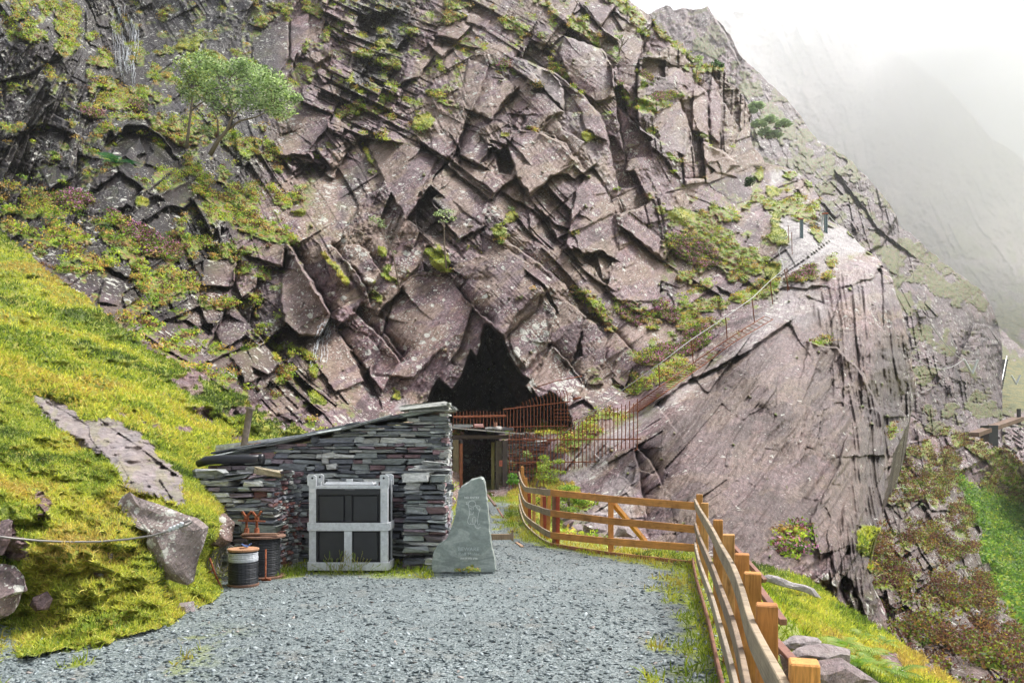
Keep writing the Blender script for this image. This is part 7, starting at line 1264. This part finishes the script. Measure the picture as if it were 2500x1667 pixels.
def fern(name, label, base, n, L, seed, group, cols=((.16, .30, .04), (.26, .40, .06), (.36, .46, .09))):
    random.seed(seed); mb = MB(); b_ = Vector(base)
    for k in range(n):
        a = 2*math.pi*k/n+random.uniform(-.3, .3); el = random.uniform(.5, 1.1); d = Vector((math.cos(a)*math.cos(el), math.sin(a)*math.cos(el), math.sin(el))); ll = L*random.uniform(.7, 1.1); mb.cur = random.choice(cols); m_ = 14; sp = []
        for i in range(m_+1): t = i/m_; sp.append(b_+d*ll*t+Vector((0, 0, -ll*.55*t*t))+Vector((d.x, d.y, 0))*ll*.15*t*t)
        sd_ = d.cross(Vector((0, 0, 1))).normalized()
        for i in range(1, m_):
            t = i/m_; w_ = ll*.24*math.sin(math.pi*min(1, t*.9+.12))**.8; tg = (sp[i+1]-sp[i-1]).normalized()
            for s_ in (-1, 1):
                e = sp[i]+sd_*s_*w_+tg*w_*.45-Vector((0, 0, w_*.15)); h = tg*ll*.024; mb.add([sp[i]-h, sp[i]+h, e+h*.2, e-h*.2], [(0, 1, 2, 3)])
        mb.tube(sp, [ll*.008]*len(sp), 3)
    return tag(mb.build(name, MAT['leaf'], None, colors=True), label, 'fern', group)
def onb(px, py): return surf('bank_right', px, py)
for k, (c, x, y, n, L, lb) in enumerate([('c5', 400, 1440, 9, .42, 'fern just above the slab pile, nearest the fence'), ('c5', 470, 1420, 9, .40, 'fern second from the fence above the slab pile'), ('c5', 560, 1450, 10, .46, 'biggest light green fern right of the slab pile'), ('c5', 620, 1510, 9, .42, 'fern below the biggest one at the lower right'), ('c5', 700, 1530, 9, .40, 'fern farthest right on the grassy brink'), ('c5', 545, 1370, 8, .30, 'small fern highest on the slope among the ferns'), ('c5', 640, 1400, 8, .3, 'small fern at the brink above the far right fern'), ('c5', 520, 1500, 9, .4, 'fern hard against the slab pile\'s right end')]):
    fern('fern', lb, onb(*C(c, (x, y))[0]), n, L, 40+k, 'ferns on the grass outside the fence')
fern('fern', 'dark green fern in the cleft of the left crag, under the brown slab', on('c7', 1150, 1385, .1), 10, .9, 61, None, ((.05, .16, .04), (.08, .24, .05), (.14, .32, .07)))
fern('fern', 'blue green fern below the arched overhang at the upper left', on('c7', 520, 735, .2), 10, 1.1, 62, None, ((.03, .14, .06), (.05, .2, .08)))
# weeds in front of the crate and by the stone
random.seed(9)
for k, (px, lb) in enumerate(((815, 'wispy seeding grass in front of the crate\'s left panel'), (865, 'wispy seeding grass in front of the crate\'s right panel'))):
    mb = MB(); x0 = X(px, 11.6)
    for i in range(22):
        mb.cur = random.choice([(.22, .32, .05), (.40, .38, .12), (.3, .3, .1)]); dx, h = random.gauss(0, .1), random.uniform(.12, .34); q = Vector((x0+random.gauss(0, .09), 11.6+random.gauss(0, .04), 0)); mb.tube([q, q+Vector((dx*.3, 0, h*.6)), q+Vector((dx, 0, h))], [.0035, .003, .002], 3)
        for j in range(5): e = q+Vector((dx*(.75+.06*j), 0, h*(.8+.05*j))); mb.tube([e, e+Vector((random.uniform(-.012, .012), 0, .02))], [.005, .002], 3)
    tag(mb.build('tall_grass', MAT['leaf'], None, colors=True), lb, 'grass tuft', 'grass tufts before the crate')
tree('weed', 'low weed with yellow green leaves at the foot of the standing stone', 11.6, [C('c1', (1945, 1172), (1945, 1160), (1945, 1150))], bl('c1', (1880, 1152, 36, 12, .8), (1940, 1145, 36, 18, 1), (1990, 1150, 36, 12, .8), (1965, 1128, 14, 12, .3)), .016, 150, [(.3, .4, .06), (.45, .45, .08), (.2, .32, .05), (.5, .3, .1)], .008, None, 71, 'weed', .1)
tree('thistle', 'dark thistle stalk on the bank behind the slate wall', 15.5, [C('c4', (940, 480), (944, 430), (948, 380))], bl('c4', (944, 400, 14, 24, .6), (940, 430, 16, 18, .5)), .03, 60, [(.2, .1, .1), (.25, .2, .1)], .012, None, 72, 'thistle', .1)

# ------------------------------------------------------------------ air
def vol(name, dens, c=(1, 1, 1), em=0):
    m = bpy.data.materials.new(name); m.use_nodes = True; t = m.node_tree; t.nodes.remove(t.nodes['Principled BSDF'])
    v_ = t.nodes.new('ShaderNodeVolumePrincipled'); v_.inputs['Density'].default_value = dens; v_.inputs['Color'].default_value = (*c, 1); v_.inputs['Anisotropy'].default_value = .2
    t.links.new(v_.outputs[0], t.nodes['Material Output'].inputs['Volume']); return m
tag(MB().box((0, 300, 45), (2400, 2600, 350)).build('haze', vol('thin_air', .0003, (.96, .97, 1.))), 'thin pale air filling the valley', 'haze', kind='stuff')

def cloud():
    """the mist bank lying against the far mountain: a closed lumpy shape"""
    import bmesh
    spec = [((2150, 40, 330), 110, 45, 60), ((2380, 150, 300), 90, 60, 60), ((2480, 420, 300), 75, 50, 50), ((2050, 150, 350), 60, 40, 35), ((2250, 300, 330), 55, 40, 45), ((2650, 300, 280), 90, 60, 90)]
    m = vol('mist', .006, (1, 1, 1))
    spec.append(((2080, 330, 235), 170, 140, 130)); m2 = vol('thin_mist', .0012)
    for k, (q, a, b, c) in enumerate(spec):
        bm = bmesh.new(); bmesh.ops.create_icosphere(bm, subdivisions=4, radius=1)
        ct = P(*q)
        for v_ in bm.verts:
            n_ = v_.co.copy(); r = 1+.28*math.sin(n_.x*3+k)*math.cos(n_.z*4+k*2)+.15*math.sin(n_.y*7+n_.x*6+k)
            v_.co = Vector((n_.x*a*r, n_.y*b*r, n_.z*c*r))+ct
        me = bpy.data.meshes.new('cloud'); bm.to_mesh(me); bm.free()
        tag(link_mesh('cloud', me, m if k < 6 else m2, None, True), 'white mist lying against the far mountain', 'cloud', kind='stuff')
cloud()
